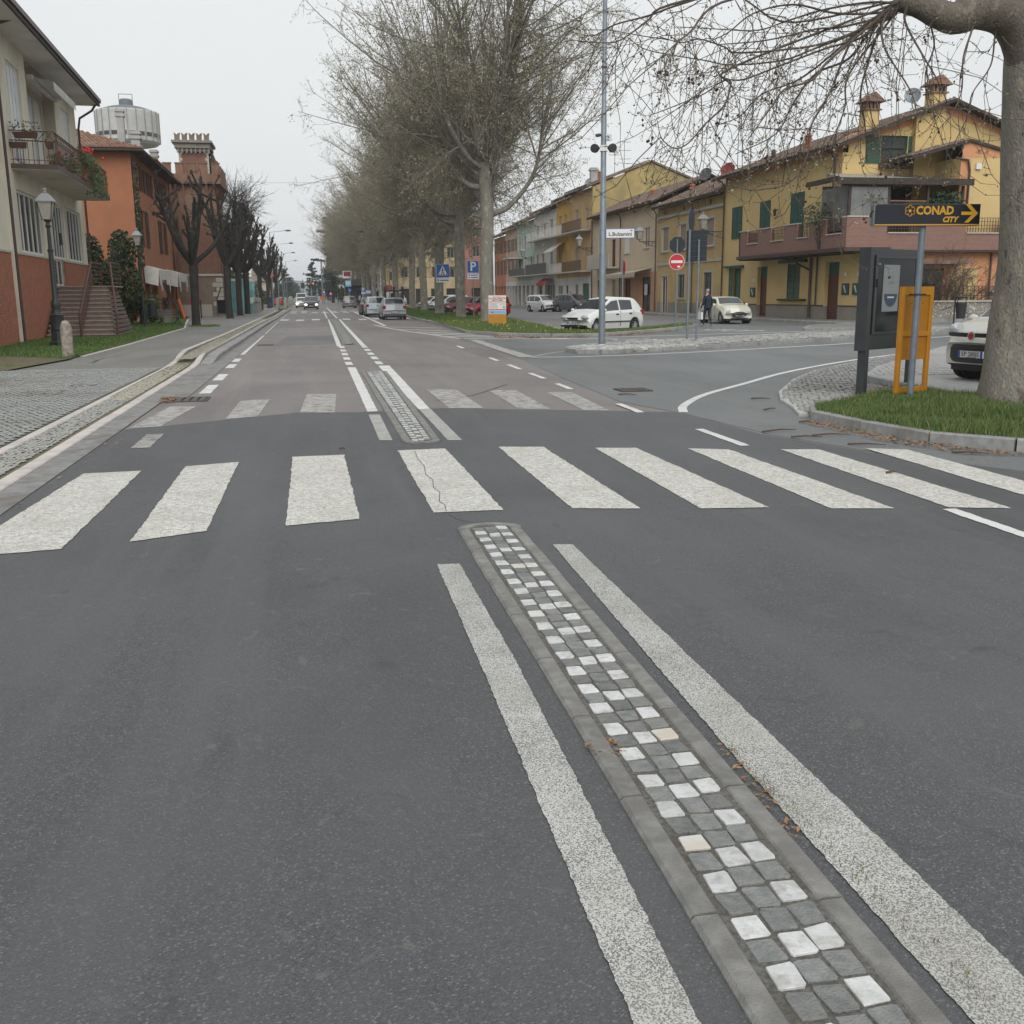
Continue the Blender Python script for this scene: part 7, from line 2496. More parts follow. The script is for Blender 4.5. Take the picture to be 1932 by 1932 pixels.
def make_car(base, rz, label, cat, paint_m, L, W, top, belt, axles, rw=.29, ws=(0, 0), rws=(0, 0), sidew=(), front='oval', lit=False, group=None, detail=2, name='parked_car', z=0.0, lowtrim=None, rimm=None, rails=False, boxy=.76, plate=None, hl=(.55, .62), tl=(.75, .12, .2), stripe=None):
 """x forward. top: [(x,z)] from tail to nose; belt likewise; ws/rws: x ranges of windscreen and rear window along the top profile"""
 R_ = empty(name, (base[0], base[1], z), rz, label, cat, group)
 hw = W / 2
 xt, xn = top[0][0], top[-1][0]
 H = max(p[1] for p in top)
 ra = rw + .06
 st = set([p[0] for p in top] + [p[0] for p in belt] + list(ws) + list(rws))
 for a, b_ in sidew: st |= {a, b_}
 for ax in axles:
  for k in range(9): st.add(ax - ra * math.cos(PI * k / 8))
 st |= {xt + .06, xn - .06}
 xs = sorted(x for x in st if xt <= x <= xn)
 xs = [xs[0]] + [b_ for a, b_ in zip(xs[:-1], xs[1:]) if b_ - a > .004]
 def bend(x, y):
  f = max(0, (x - (xn - .9)) / .9) ** 1.5
  r = max(0, ((xt + .6) - x) / .6) ** 1.5
  return x - .26 * f * (y / hw) ** 2 + .13 * r * (y / hw) ** 2
 rings = []
 for x in xs:
  zt = lerp_prof(top, x)
  zb = min(lerp_prof(belt, x), zt - .03)
  e = min(x - xt, xn - x)
  end = max(0, 1 - e / .35)
  hwx = hw * (1 - .05 * end ** 2)
  sill = .2 + .08 * end
  for ax in axles:
   dx = abs(x - ax)
   if dx < ra: sill = max(sill, .04 + rw * .95 + math.sqrt(max(0, ra * ra - dx * dx)) - rw * .12)
  sill = min(sill, zb - .12)
  tf = max(0, (zt - zb)) / max(.01, H - lerp_prof(belt, (xt + xn) / 2))
  wt = hwx * (.93 - (.93 - boxy) * min(1, tf))
  cr_ = .045 if tf > .3 else .035
  zm_ = max(sill + .04, min(.5, (sill + zb) / 2))
  ring = [(hwx * .94, sill), (hwx * .995, zm_), (hwx, zb - .09 if zb - .09 > zm_ else zm_ + .01), (hwx * .95, zb), (wt, zt - .035 * min(1, tf * 3 + .3)), (wt * .88, zt + cr_ * .35), (0, zt + cr_)]
  full = [(bend(x, y), y, z_) for y, z_ in ring] + [(bend(x, y), -y, z_) for y, z_ in ring[-2::-1]]
  rings.append(full)
 body, side, wsh, rwn = MB(), {}, MB(), MB()
 n = len(rings[0])
 for i in range(len(xs) - 1):
  xm = (xs[i] + xs[i + 1]) / 2
  for j in range(n - 1):
   q = (rings[i][j], rings[i][j + 1], rings[i + 1][j + 1], rings[i + 1][j])
   if j in (5, 6) and ws[0] < xm < ws[1]:
    wsh.quad(*q)
    continue
   if j in (5, 6) and rws[0] < xm < rws[1]:
    rwn.quad(*q)
    continue
   if j in (3, 8):
    hit = None
    for k, (a, b_) in enumerate(sidew):
     if a < xm < b_: hit = (k, j)
    if hit:
     # body-coloured roof rail stays above the glass
     def lp(a, b_, t): return tuple(a[m] + (b_[m] - a[m]) * t for m in range(3))
     lo, hi = (.04, .88) if j == 3 else (.12, .96)
     g = [lp(q[0], q[1], lo), lp(q[0], q[1], hi), lp(q[3], q[2], hi), lp(q[3], q[2], lo)]
     side.setdefault(hit, MB()).quad(g[0], g[1], g[2], g[3])
     body.quad(q[0], g[0], g[3], q[3])
     body.quad(g[1], q[1], q[2], g[2])
     continue
   body.quad(*q)
 for rg_, rev in ((rings[0], 1), (rings[-1], 0)):
  m_ = len(rg_)
  for j in range(3):
   a, b_, c, d_ = rg_[j], rg_[j + 1], rg_[m_ - 2 - j], rg_[m_ - 1 - j]
   body.quad(a, b_, c, d_) if rev else body.quad(d_, c, b_, a)
  body.add([rg_[3], rg_[4], rg_[5], rg_[6], rg_[7], rg_[8], rg_[9]], [tuple(range(7))])
 bo = body.build('body', paint_m, R_, True)
 MB().box(xt + .2, xn - .25, -hw * .8, hw * .8, .17, .5).build('underbody', K_BLK, R_)
 if wsh.f: wsh.build('windscreen', K_CGL, R_, True)
 if rwn.f: rwn.build('rear_window', K_CGL, R_, True)
 for k in sorted(side): side[k].build('side_window', K_CGL, R_, True)
 nose = lambda y, d=0: bend(xn, y) + d
 tail = lambda y, d=0: bend(xt, y) + d
 for ax in axles:
  for sg in (1, -1):
   wh = empty('wheel', (ax, sg * (hw - .1), rw), 0)
   wh.parent = R_
   b = MB()
   prof = [(rw * .62, -.085), (rw * .9, -.09), (rw, -.06), (rw, .06), (rw * .9, .09), (rw * .62, .085)]
   vs, fs = [], []
   nn = 20
   for r_, yy in prof:
    for q in range(nn):
     a = 2 * PI * q / nn
     vs.append((r_ * math.cos(a), yy, r_ * math.sin(a)))
   for i2 in range(len(prof) - 1):
    for q in range(nn):
     fs.append((i2 * nn + q, i2 * nn + (q + 1) % nn, (i2 + 1) * nn + (q + 1) % nn, (i2 + 1) * nn + q))
   b.add(vs, fs)
   b.build('tyre', K_TYRE, wh, True)
   b = MB()
   b.disc((0, sg * .06, 0), (0, sg, 0), rw * .63, 20, .02)
   b.disc((0, sg * .078, 0), (0, sg, 0), rw * .16, 10, .015)
   b.build('rim', rimm or K_RIM, wh)
   if detail > 1:
    b = MB()
    for q in range(8):
     a = 2 * PI * q / 8
     b.disc((rw * .44 * math.cos(a), sg * .072, rw * .44 * math.sin(a)), (0, sg, 0), rw * .1, 8, .004)
    b.build('rim_hole', K_BLK, wh)
   b = MB().disc((ax, sg * (hw - .3), rw + .02), (0, sg, 0), ra, 14, .03)
   b.build('wheel_arch_lining', K_BLK, R_)
 # lights
 for sg in (1, -1):
  y, z_ = sg * hw * hl[0] * 1.2, hl[1]
  b = MB()
  yy = sg * hw * .7
  if front == 'round':
   b.ball((nose(yy) - .03, yy, z_), .14, 12, 7, (.45, 1, 1))
  elif front == 'panda':
   b.ball((nose(yy) - .2, sg * hw * .78, .86), .19, 14, 8, (.95, .42, .55))
  else:
   b.ball((nose(yy) - .05, yy, z_), .21, 12, 6, (.5, 1.0, .48))
  b.build('headlight', K_LIT if lit else K_LAMPG, R_, True)
  b = MB()
  b.box(tail(hw * .82) - .015, tail(hw * .82) + .22, sg * hw * (.98 - tl[1] * 2.2), sg * (hw * .985), tl[0], tl[0] + tl[2])
  b.build('tail_light', K_TAIL, R_)
  b = MB()
  mx_ = ws[0] + (ws[1] - ws[0]) * .5 if ws[1] > ws[0] else 0
  mx_ = max(ws) - .1
  b.ball((mx_, sg * (hw + .09), lerp_prof(belt, mx_) + .06), .12, 8, 5, (.6, .85, .65))
  b.build('mirror', paint_m if detail < 3 else K_BLK, R_, True)
  if detail > 1:
   for k, (a, b__) in enumerate(sidew[:2]):
    MB().box(a + .08, a + .24, sg * (hw - .01), sg * (hw + .025), lerp_prof(belt, a) - .17, lerp_prof(belt, a) - .12).build('door_handle', K_BLK if stripe else paint_m, R_)
   b = MB()
   for x_ in [sidew[0][0] - .06] + [s_[1] + .03 for s_ in sidew[:2]]:
    b.box(x_ - .004, x_ + .004, sg * (hw * .97), sg * (hw + .003), .3, lerp_prof(belt, x_) - .02)
   b.build('door_seam', K_BLK, R_)
  if stripe:
   MB().box(axles[0] + ra + .02, axles[1] - ra - .02, sg * (hw - .01), sg * (hw + .012), .46, .51).build('rubbing_strip', K_BLK, R_)
 nz_ = lerp_prof(top, xn)
 if front == 'oval':
  MB().box(nose(.3) - .05, nose(0) + .012, -.27, .27, .6, .68).build('grille', K_BLK, R_)
  MB().box(nose(.5) - .05, nose(.25) + .012, -.5, .5, .27, .37).build('lower_grille', K_BLK, R_)
  for sg in (1, -1): MB().box(nose(.62) - .03, nose(.5) + .012, sg * .53, sg * .72, .28, .36).build('fog_lamp', K_BLK, R_)
 elif front == 'round':
  b = MB()
  for k in range(1): b.ball((nose(.2) - .03, 0, .5), .44, 16, 6, (.18, 1, .32))
  b.build('grille', K_BLK, R_, True)
  b = MB().box(nose(.4) - .03, nose(0) + .015, -.45, .45, .26, .32)
  b.build('lower_grille', K_BLK, R_)
 elif front == 'panda':
  def patch(y1, z0, z1, off, cut):
   b = MB()
   Y = [-y1 + 2 * y1 * k / 12 for k in range(13)]
   for a, c in zip(Y[:-1], Y[1:]):
    e = [cut * max(0, abs(v) / y1 - .8) * 5 for v in (a, c)]
    b.quad((nose(a) + off, a, z0 + e[0]), (nose(c) + off, c, z0 + e[1]), (nose(c) + off, c, z1 - e[1]), (nose(a) + off, a, z1 - e[0]))
   return b
  patch(.55, .32, .62, .014, .07).build('lower_grille', K_BLK, R_)
  patch(.66, .74, .81, .016, .01).build('grille_bar', K_BLK, R_)
  b = MB().disc((nose(0) + .02, 0, .76), (1, 0, .15), .075, 18, .02)
  o = b.build('badge', K_CHR, R_)
  MB().disc((nose(0) + .032, 0, .76), (1, 0, .15), .055, 16, .004).build('badge_face', mat('badge_red', (0.35, 0.02, 0.03), .3), o)
  for k in range(5): patch(.5, .35 + k * .028 + (.14 if k > 2 else 0), .357 + k * .028 + (.14 if k > 2 else 0), .018, 0).build('grille_bar', K_DGREY, R_)
 # plates
 for (x_, d_, zz) in ((nose(.2), 1, .46), (tail(.2), -1, .52 if cat != 'van' else .6)):
  p_ = MB().box(x_ + d_ * .005, x_ + d_ * .03, -.26, .26, zz - .055, zz + .055).build('number_plate', K_PLT, R_)
  for sg in (1, -1): MB().box(x_ + d_ * .031, x_ + d_ * .034, sg * .215, sg * .26, zz - .054, zz + .054).build('plate_band', K_PBL, p_)
  if detail > 1:
   tx = plate or '···'
   if plate and d_ == 1:
    o = txt(plate, .105, K_BLK, 'plate_lettering', p_, (x_ + .033, 0, zz), (R(90), 0, R(90)), bold=.001, sx=1)
   else:
    b = MB()
    for k in range(7):
     if k == 2: continue
     b.box(x_ + d_ * .031, x_ + d_ * .033, -.19 + k * .055, -.155 + k * .055, zz - .035, zz + .035)
    b.build('plate_lettering', K_BLK, p_)
 if lowtrim:
  MB().box(tail(.5) - .012, tail(.5) + .1, -hw * .9, hw * .9, .26, .42).build('rear_bumper', lowtrim, R_)
 if rails:
  for sg in (1, -1): MB().tube([(-1.2, sg * hw * .68, H + .0), (-1.1, sg * hw * .68, H + .06), (.3, sg * hw * .68, H + .06), (.5, sg * hw * .68, H)], .018, 5).build('roof_rail', K_BLK, R_)
 return R_
HATCH = dict(L=3.84, W=1.66, top=[(-1.9, .62), (-1.86, .98), (-1.78, 1.06), (-1.36, 1.4), (-1.1, 1.455), (-.3, 1.48), (.2, 1.42), (.98, .98), (1.5, .85), (1.78, .72), (1.9, .56)],
   belt=[(-1.9, .9), (-1.2, .96), (1.0, .9), (1.9, .6)], axles=(-1.22, 1.25), rw=.29, ws=(.27, .97), rws=(-1.77, -1.38), sidew=((-1.06, -.28), (-.2, .72)))
MINI = dict(L=3.82, W=1.73, top=[(-1.88, .6), (-1.8, .95), (-1.45, 1.32), (-1.2, 1.39), (-.2, 1.41), (.3, 1.36), (.78, 1.02), (1.4, .94), (1.75, .8), (1.88, .55)],
   belt=[(-1.88, .92), (.8, .94), (1.88, .6)], axles=(-1.23, 1.26), rw=.31, ws=(.32, .76), rws=(-1.78, -1.47), sidew=((-1.35, -.6), (-.52, .5)), front='round')
PANDA = dict(L=3.65, W=1.64, top=[(-1.82, .6), (-1.78, 1.0), (-1.6, 1.48), (-1.3, 1.54), (-.2, 1.55), (.4, 1.48), (1.0, 1.02), (1.45, .95), (1.68, .8), (1.82, .62)],
   belt=[(-1.82, .98), (1.0, .95), (1.82, .66)], axles=(-1.15, 1.15), rw=.29, ws=(.42, .98), rws=(-1.77, -1.61), sidew=((-1.55, -1.15), (-1.08, -.3), (-.22, .75)), boxy=.82)
MPV = dict(L=4.3, W=1.82, top=[(-2.15, .65), (-2.08, 1.05), (-1.8, 1.5), (-1.4, 1.6), (-.2, 1.62), (.4, 1.54), (1.25, 1.04), (1.75, .92), (2.05, .75), (2.15, .6)],
  belt=[(-2.15, 1.0), (1.2, .96), (2.15, .66)], axles=(-1.3, 1.35), rw=.32, ws=(.42, 1.23), rws=(-2.06, -1.82), sidew=((-1.75, -1.3), (-1.22, -.3), (-.2, .9)))
VAN = dict(L=5.0, W=1.95, top=[(-2.5, .7), (-2.48, 1.9), (-2.3, 2.15), (1.0, 2.2), (1.3, 2.1), (1.95, 1.2), (2.35, 1.0), (2.5, .7)],
  belt=[(-2.5, 1.15), (1.8, 1.1), (2.5, .8)], axles=(-1.5, 1.6), rw=.33, ws=(1.32, 1.93), rws=(-2.49, -2.47), sidew=((.55, 1.55),), boxy=.9)
C_WHITE = carpaint('white_car_paint', (0.66, 0.68, 0.66))
C_PALE = carpaint('ivory_car_paint', (0.58, 0.57, 0.52))
C_CREAM = carpaint('cream_car_paint', (0.62, 0.61, 0.5))
C_SILV = carpaint('silver_car_paint', (0.36, 0.38, 0.4), .35)
C_LBLUE = carpaint('pale_blue_car_paint', (0.42, 0.5, 0.55))
C_BLACK = carpaint('black_car_paint', (0.02, 0.022, 0.028))
C_GREY = carpaint('grey_car_paint', (0.12, 0.12, 0.14), .3)
C_SUV = carpaint('steel_grey_car_paint', (0.2, 0.2, 0.22), .3)
C_RED = carpaint('red_car_paint', (0.36, 0.02, 0.035))
C_DRED = carpaint('dark_red_car_paint', (0.22, 0.02, 0.03))
make_car((12.45, 43.3), R(212), 'white five door hatchback with steel wheel covers parked behind the verge tip', 'car', C_WHITE, stripe=True, rimm=K_RIM, z=-.0, hl=(.55, .68), **HATCH)
_m = make_car((22.6, 54.2), R(-88), 'cream hatchback with white roof and oval black grille by the yellow houses', 'car', C_CREAM, **{**MINI})
make_car((22.1, 97.5), R(-68), 'small white hatchback facing the camera before the arcade', 'car', C_WHITE, group='cars in the car park', **PANDA)
make_car((24.4, 94.5), R(-64), 'dark grey people carrier parked right of the small white hatchback', 'car', C_GREY, group='cars in the car park', **MPV)
make_car((13.0, 76.3), R(206), 'red boxy small car half hidden by the poster stand', 'car', C_RED, group='cars in the car park', **PANDA)
make_car((13.3, 91), R(206), 'dark red hatchback between the second and third plane trees', 'car', C_DRED, group='cars in the car park', **HATCH)
make_car((14.4, 121), R(206), 'white hatchback nose seen between two plane trunks', 'car', C_WHITE, group='cars in the car park', **HATCH)
make_car((13.9, 103), R(204), 'white estate car with blue tinted glass behind the dark red one', 'car', C_WHITE, group='cars in the car park', **MPV)
make_car((5.85, 73.6), R(91), 'silver hatchback parked at the kerb with its tail to the camera', 'car', C_SILV, lowtrim=K_DGREY, group='cars parked along the kerb', **HATCH)
make_car((5.35, 84.4), R(91), 'pale blue hatchback parked ahead of the silver one', 'car', C_LBLUE, group='cars parked along the kerb', **{**PANDA, 'tl': (.8, .1, .18)})
make_car((5.3, 91.2), R(91), 'dark maroon hatchback mostly hidden ahead of the pale blue one', 'car', carpaint('maroon_car_paint', (0.06, 0.02, 0.02)), group='cars parked along the kerb', **HATCH)
make_car((5.75, 146), R(90), 'steel grey sport utility parked by the dark kiosk', 'car', C_SUV, **{**MPV, 'tl': (.85, .14, .12)})
make_car((.5, 134), R(-90), 'black people carrier driving toward the camera with headlights lit', 'car', C_BLACK, lit=True, name='moving_car', **MPV)
make_car((-.75, 152), R(-90), 'white car following close behind the black people carrier, one headlight lit', 'car', C_WHITE, lit=True, name='moving_car', **HATCH)
make_car((-1.0, 205), R(-90), 'pale box van queuing up the road behind the white car', 'van', C_PALE, name='delivery_van', **VAN)
make_car((-5.1, 205), R(80), 'red car parked on the left beyond the bollards', 'car', C_RED, group='distant cars on the left', **HATCH)
make_car((-5.4, 222), R(80), 'silver car parked beyond the red one on the left', 'car', C_SILV, group='distant cars on the left', **HATCH)
make_car((13.4, 165), R(-60), 'white panel van seen between the far plane trunks', 'van', C_WHITE, name='delivery_van', **VAN)
make_car((17.2, 178), R(-100), 'white van with red marking behind the fifth plane tree', 'van', C_WHITE, name='delivery_van', **VAN)
make_car((12.55, 15.72), R(-169), 'ivory small car with dark lower grille half hidden by the near plane tree', 'car', C_PALE, front='panda', plate='EP 280JS', z=.15, hl=(.55, .84), **PANDA)
# ================================================================== STREET FURNITURE
K_CIRON = mat('painted_cast_iron', (0.02, 0.028, 0.03), .5, (0.028, 0.036, 0.038), 10)
K_LGLASS = mat('lantern_glass', (0.42, 0.4, 0.36), .35, (0.34, 0.32, 0.29), 5)
K_BLUES = mat('sign_blue', (0.02, 0.1, 0.38), .45)
K_REDS = mat('sign_red', (0.5, 0.015, 0.02), .45)
K_WHS = mat('sign_white', (0.68, 0.69, 0.68), .45)
K_SBACK = mat('sign_back_grey', (0.032, 0.042, 0.05), .75, spec=.2)
K_POST = mat('galvanised_post', (0.2, 0.235, 0.27), .45, (0.16, 0.19, 0.215), 6, metal=.3)
K_ORN = mat('orange_board', (0.5, 0.22, 0.012), .5, (0.43, 0.185, 0.01), 3)
K_NAVY = mat('navy_sign', (0.008, 0.012, 0.022), .35)
K_GOLD = mat('gold_lettering', (0.62, 0.33, 0.02), .45)
K_TOT = mat('board_grey', (0.035, 0.04, 0.045), .4, (0.045, 0.05, 0.055), 3)
K_BLKT = mat('ink_black', (0.015, 0.015, 0.015), .6)
def lantern(root, c, s=1.0):
 x, y, z = c
 q = MB().lathe([(.10 * s, 0), (.1 * s, .03 * s)], (x, y, z), 8)
 q.build('lantern_base', K_CIRON, root)
 MB().add([(x + a * .105 * s * sx / abs(sx) if 0 else x + sx * .11 * s, y + sy * .11 * s, z + .03 * s) for sx, sy in ((-1, -1), (1, -1), (1, 1), (-1, 1))] + [(x + sx * .19 * s, y + sy * .19 * s, z + .5 * s) for sx, sy in ((-1, -1), (1, -1), (1, 1), (-1, 1))],
   [(3, 2, 1, 0), (0, 1, 5, 4), (1, 2, 6, 5), (2, 3, 7, 6), (3, 0, 4, 7)]).build('lantern_glass', K_LGLASS, root)
 b = MB()
 for sx, sy in ((-1, -1), (1, -1), (1, 1), (-1, 1)):
  b.tube([(x + sx * .112 * s, y + sy * .112 * s, z), (x + sx * .195 * s, y + sy * .195 * s, z + .5 * s)], .012 * s, 4)
 b.build('lantern_frame', K_CIRON, root)
 sq = lambda r, zz: [(x - r, y - r, zz), (x + r, y - r, zz), (x + r, y + r, zz), (x - r, y + r, zz)]
 vs = sq(.235 * s, z + .5 * s) + sq(.235 * s, z + .53 * s) + sq(.13 * s, z + .68 * s) + sq(.07 * s, z + .74 * s)
 fs = [(3, 2, 1, 0)]
 for k in range(3): fs += [(k * 4 + i, k * 4 + (i + 1) % 4, k * 4 + 4 + (i + 1) % 4, k * 4 + 4 + i) for i in range(4)]
 fs.append((12, 13, 14, 15))
 b = MB().add(vs, fs)
 b.ball((x, y, z + .78 * s), .05 * s, 8, 5).ball((x, y, z + .85 * s), .065 * s, 8, 5, (1, 1, .55))
 b.build('lantern_roof', mat('lantern_roof_grey', (0.3, 0.31, 0.33), .5), root)
def lamp_post(x, y, z, H, label):
 t = empty('street_lamp', (x, y, z), 0, label, 'street lamp', 'ornate lamp posts on the left')
 MB().lathe([(.3, 0), (.3, .14), (.24, .2), (.22, .5), (.25, .55)], n=8).build('base', K_CIRON, t)
 pr = [(.22, .55), (.2, .95), (.22, 1.0), (.14, 1.08), (.12, 1.18), (.155, 1.28), (.155, 1.38), (.1, 1.48), (.085, 1.52), (.075, H - 1.9), (.095, H - 1.88), (.095, H - 1.82), (.065, H - 1.8), (.055, H - 1.15), (.1, H - 1.1), (.06, H - 1.05), (.055, H - .98), (.13, H - .94)]
 MB().lathe(pr, n=12).build('post', K_CIRON, t, True)
 lantern(t, (0, 0, H - .93), 1.12)
lamp_post(-7.95, 35.9, .12, AY(90, 362, 36.3)[2] - .1, 'near ornate black lamp post in front of the villa stairs')
lamp_post(-9.35, 63.5, .12, AY(250, 433, 63.5)[2] - .1, 'farther ornate black lamp post in front of the hedge')
for (wx, wy, zz, lab) in ((28.8, 69.9, AX(1362, 445, 28.8)[2], 'wall lantern on the downpipe between the two yellow houses'), (28.8, 84.1, AX(1240, 462, 28.8)[2], 'wall lantern at the corner of the peach house'), (28.8, 103.6, AX(1107, 475, 28.8)[2], 'wall lantern at the corner of the gable end house'), (28.8, 131.8, 5.9, 'wall lantern at the corner of the mint green house')):
 t = empty('wall_lamp', (wx, wy, zz), 0, lab, 'wall lamp', 'wrought iron wall lanterns')
 b = MB().box(-1.5, -.03, -.02, .02, .27, .31)
 for k, (cx, r) in enumerate(((-.35, .2), (-.75, .15), (-1.05, .1))):
  pts = [(cx + r * (1 - q / 14) * math.cos(q * .75), 0, .08 + (.08 if k else 0) + r * (1 - q / 14) * math.sin(q * .75)) for q in range(14)]
  b.tube(pts, .017, 5, False)
 b.tube([(-.05, 0, -.15), (-.6, 0, -.02), (-1.35, 0, .27)], .018, 5)
 b.build('bracket', K_CIRON, t)
 b = MB().tube([(-1.5, 0, .25), (-1.5, 0, .42)], .03, 6)
 b.build('stem', K_CIRON, t)
 lantern(t, (-1.5, 0, .42), 1.35)
# stone bollards
K_BOLL = mat('lichen_stone', (0.36, 0.32, 0.27), .95, (0.24, 0.21, 0.18), 9, bump=.7, bscale=40, c3=(0.1, 0.085, 0.07), scale3=3, lo=.4, hi=.6)
for i, (x, y, h, r, lab) in enumerate([(-6.28, 29.2, .98, .155, 'weathered round topped stone bollard at the lawn corner'), (-4.9, 112, 1.45, .26, 'stone bollard at the end of the pebble band, left one'), (-3.35, 125, 1.4, .25, 'second far stone bollard beside the kerb'), (-2.75, 141, 1.4, .28, 'third far stone bollard, rightmost')]):
 b = MB().lathe([(r, 0), (r * .98, h * .55), (r * .93, h * .78), (r * .8, h * .9), (r * .5, h * .98), (.02, h)], n=14)
 b.v = [(v[0] + .008 * math.sin(v[2] * 21 + v[0] * 30), v[1], v[2]) for v in b.v]
 o = b.build('stone_bollard', K_BOLL, None, True, (x, y, .1))
 tag(o, lab, 'bollard', 'stone bollards on the left footway')
# post with litter bin, bench, planters, rope rail
t = empty('litter_bin', (-8.1, 58.3, .12), 0, 'dark litter bin on a black post at the lawn edge', 'litter bin')
MB().lathe([(.055, 0), (.055, 1.75), (.07, 1.78), (.03, 1.86)], (-.45, 0, 0), 8).build('post', K_CIRON, t)
MB().lathe([(.2, .55), (.24, 1.15), (.24, 1.2)], n=14).build('bin_body', mat('bin_dark', (.02, .022, .028), .6), t)
MB().lathe([(.27, 1.35), (.27, 1.42), (.05, 1.47)], n=14).build('lid', K_DGREY, t)
MB().box(-.42, -.22, -.02, .02, .7, .75).box(-.42, -.22, -.02, .02, 1.36, 1.4).build('bracket', K_CIRON, t)
def bench(x, y, rz, label):
 t = empty('park_bench', (x, y, .12), rz, label, 'bench')
 K_W = mat('bench_wood', (0.1, 0.09, 0.08), .85, (0.14, 0.125, 0.11), 9)
 for k in range(4): MB().box(-.85, .85, .0 + k * .11, .09 + k * .11, .43, .46).build('seat_slat', K_W, t)
 for k in range(3): MB().box(-.85, .85, .42 + k * .03, .45 + k * .03, .52 + k * .13, .62 + k * .13).build('back_slat', K_W, t)
 for sx in (-.7, .7):
  MB().tube([(sx, -.02, 0), (sx, .08, .2), (sx, .3, .42), (sx, .55, .9)], .025, 6).tube([(sx, .5, 0), (sx, .3, .2), (sx, .05, .42)], .025, 6).build('leg', K_CIRON, t)
bench(-7.4, 60.6, R(60), 'old bench with curled iron legs beside the litter bin')
t = empty('planter', (-8.4, 66, .12), 0, 'grey stone planter with a small conifer by the awnings', 'planter')
MB().lathe([(.28, 0), (.42, .7), (.46, .75), (.4, .75)], n=12).build('pot', K_GREY, t)
link('plant', leaves_mesh('plant', [(random.Random(k).gauss(0, .1), random.Random(k + 9).gauss(0, .1), .75 + (k % 50) * .015) for k in range(300)], .06, [K_CED[0]], 3), t)
t = empty('barrier_rail', (-8.2, 70, .12), 0, 'low dark rail between black posts before the orange house', 'railing')
for k, (dx, dy) in enumerate(((0, 0), (.6, 9))): MB().lathe([(.05, 0), (.05, 1.25), (.06, 1.28), (.02, 1.34)], (dx, dy, 0), 8).build('post', K_CIRON, t)
MB().tube([(0, 0, 1.1), (.3, 4.5, 1.0), (.6, 9, 1.1)], .015, 5).build('rail', K_CIRON, t)
t = empty('slanting_board', (-9.0, 80, .12), 0, 'orange and dark planks leaning against the house wall', 'planks')
MB().tube([(0, 0, 0), (-1.3, .5, 2.6)], .1, 4).build('plank', K_DKWOOD, t)
MB().tube([(.15, -.5, 0), (-.2, -.3, 1.4)], .1, 4).build('plank', mat('orange_plank', (.6, .14, .03), .7), t)
# construction corner by the tower
t = empty('low_wall', (-8.6, 88, .11), 0, 'low pale concrete wall before the gate tower', 'wall')
MB().box(-1.4, 1.0, 0, .4, 0, .95).build('wall', mat('pale_block', (.36, .32, .28), .9), t)
t = empty('red_crate', (-8.9, 88.2, 1.06), 0, 'red crate lying on the low concrete wall', 'crate')
MB().box(-.45, .5, -.15, .2, 0, .32).box(-.5, .55, -.18, .23, .32, .36).build('crate', mat('crate_red', (.4, .03, .03), .6), t)
K_TEAL = mat('teal_sheet', (0.1, 0.24, 0.25), .6, (0.08, 0.2, 0.21), 2)
t = empty('teal_hoarding', (-7.3, 96, .11), 0, 'dark teal site hoarding beside the gate tower', 'hoarding')
for k in range(3): MB().box(-.8 + k * .8, -.02 + k * .8, 0, .05, .1, 2.9).build('panel', K_TEAL, t)
t = empty('site_gate', (-7.35, 90.2, .11), R(-60), 'dark metal frame gate leaning by the hoarding', 'gate')
MB().tube([(0, 0, 0), (0, 0, 1.3), (.9, 0, 2.3), (1.6, 0, 2.3), (1.6, 0, 0)], .05, 5).build('frame', K_DGREY, t)
MB().box(.1, 1.5, -.01, .01, .2, 1.3).build('panel', K_SBACK, t)
def cabin(x, y, rz, label, m):
 t = empty('portable_toilet', (x, y, .11), rz, label, 'portable cabin', 'portable cabins behind the pollards')
 MB().box(-.55, .55, -.55, .55, 0, 2.1).build('cabin', m, t)
 MB().box(-.6, .6, -.6, .6, 2.1, 2.18).box(-.5, .5, -.5, .5, 2.18, 2.27).build('roof', mat('cabin_white', (.62, .68, .7), .4), t)
 d_ = MB().box(-.42, .42, -.58, -.55, .1, 2.0).build('door', mat('cabin_aqua', (.2, .5, .55), .4), t)
 t.scale = (1.7, 1.5, 1.4)
 MB().box(.3, .36, -.6, -.58, 1.0, 1.15).build('handle', K_BLK, d_)
K_AQ = mat('cabin_light_aqua', (.32, .58, .62), .4)
cabin(-6.6, 101, 0, 'pale aqua portable toilet between the pollard trunks', K_AQ)
cabin(-5.9, 104.5, .1, 'pale aqua portable toilet with white roof behind the mesh fence', K_AQ)
cabin(-7.6, 103, 0, 'darker aqua cabin beside the hoarding', K_TEAL)
t = empty('mesh_fence', (-5.2, 103, .11), R(70), 'galvanised mesh fence panel round the cabins', 'fence')
b = MB().tube([(-1.8, 0, 0), (-1.8, 0, 2.1), (1.8, 0, 2.1), (1.8, 0, 0)], .03, 5).tube([(-1.8, 0, .2), (1.8, 0, .2)], .03, 5)
b.build('frame', K_LITE, t)
b = MB()
for k in range(24): b.tube([(-1.7 + k * .148, 0, .2), (-1.7 + k * .148, 0, 2.1)], .008, 3, False)
b.build('mesh', K_LITE, t)['kind'] = 'stuff'
MB().box(-.5, .5, -.04, -.02, .9, 1.5).build('notice', K_WHS, t)
t = empty('wheelie_bin', (-4.6, 100.5, .11), 0, 'grey wheeled bin at the foot of the mesh fence', 'bin')
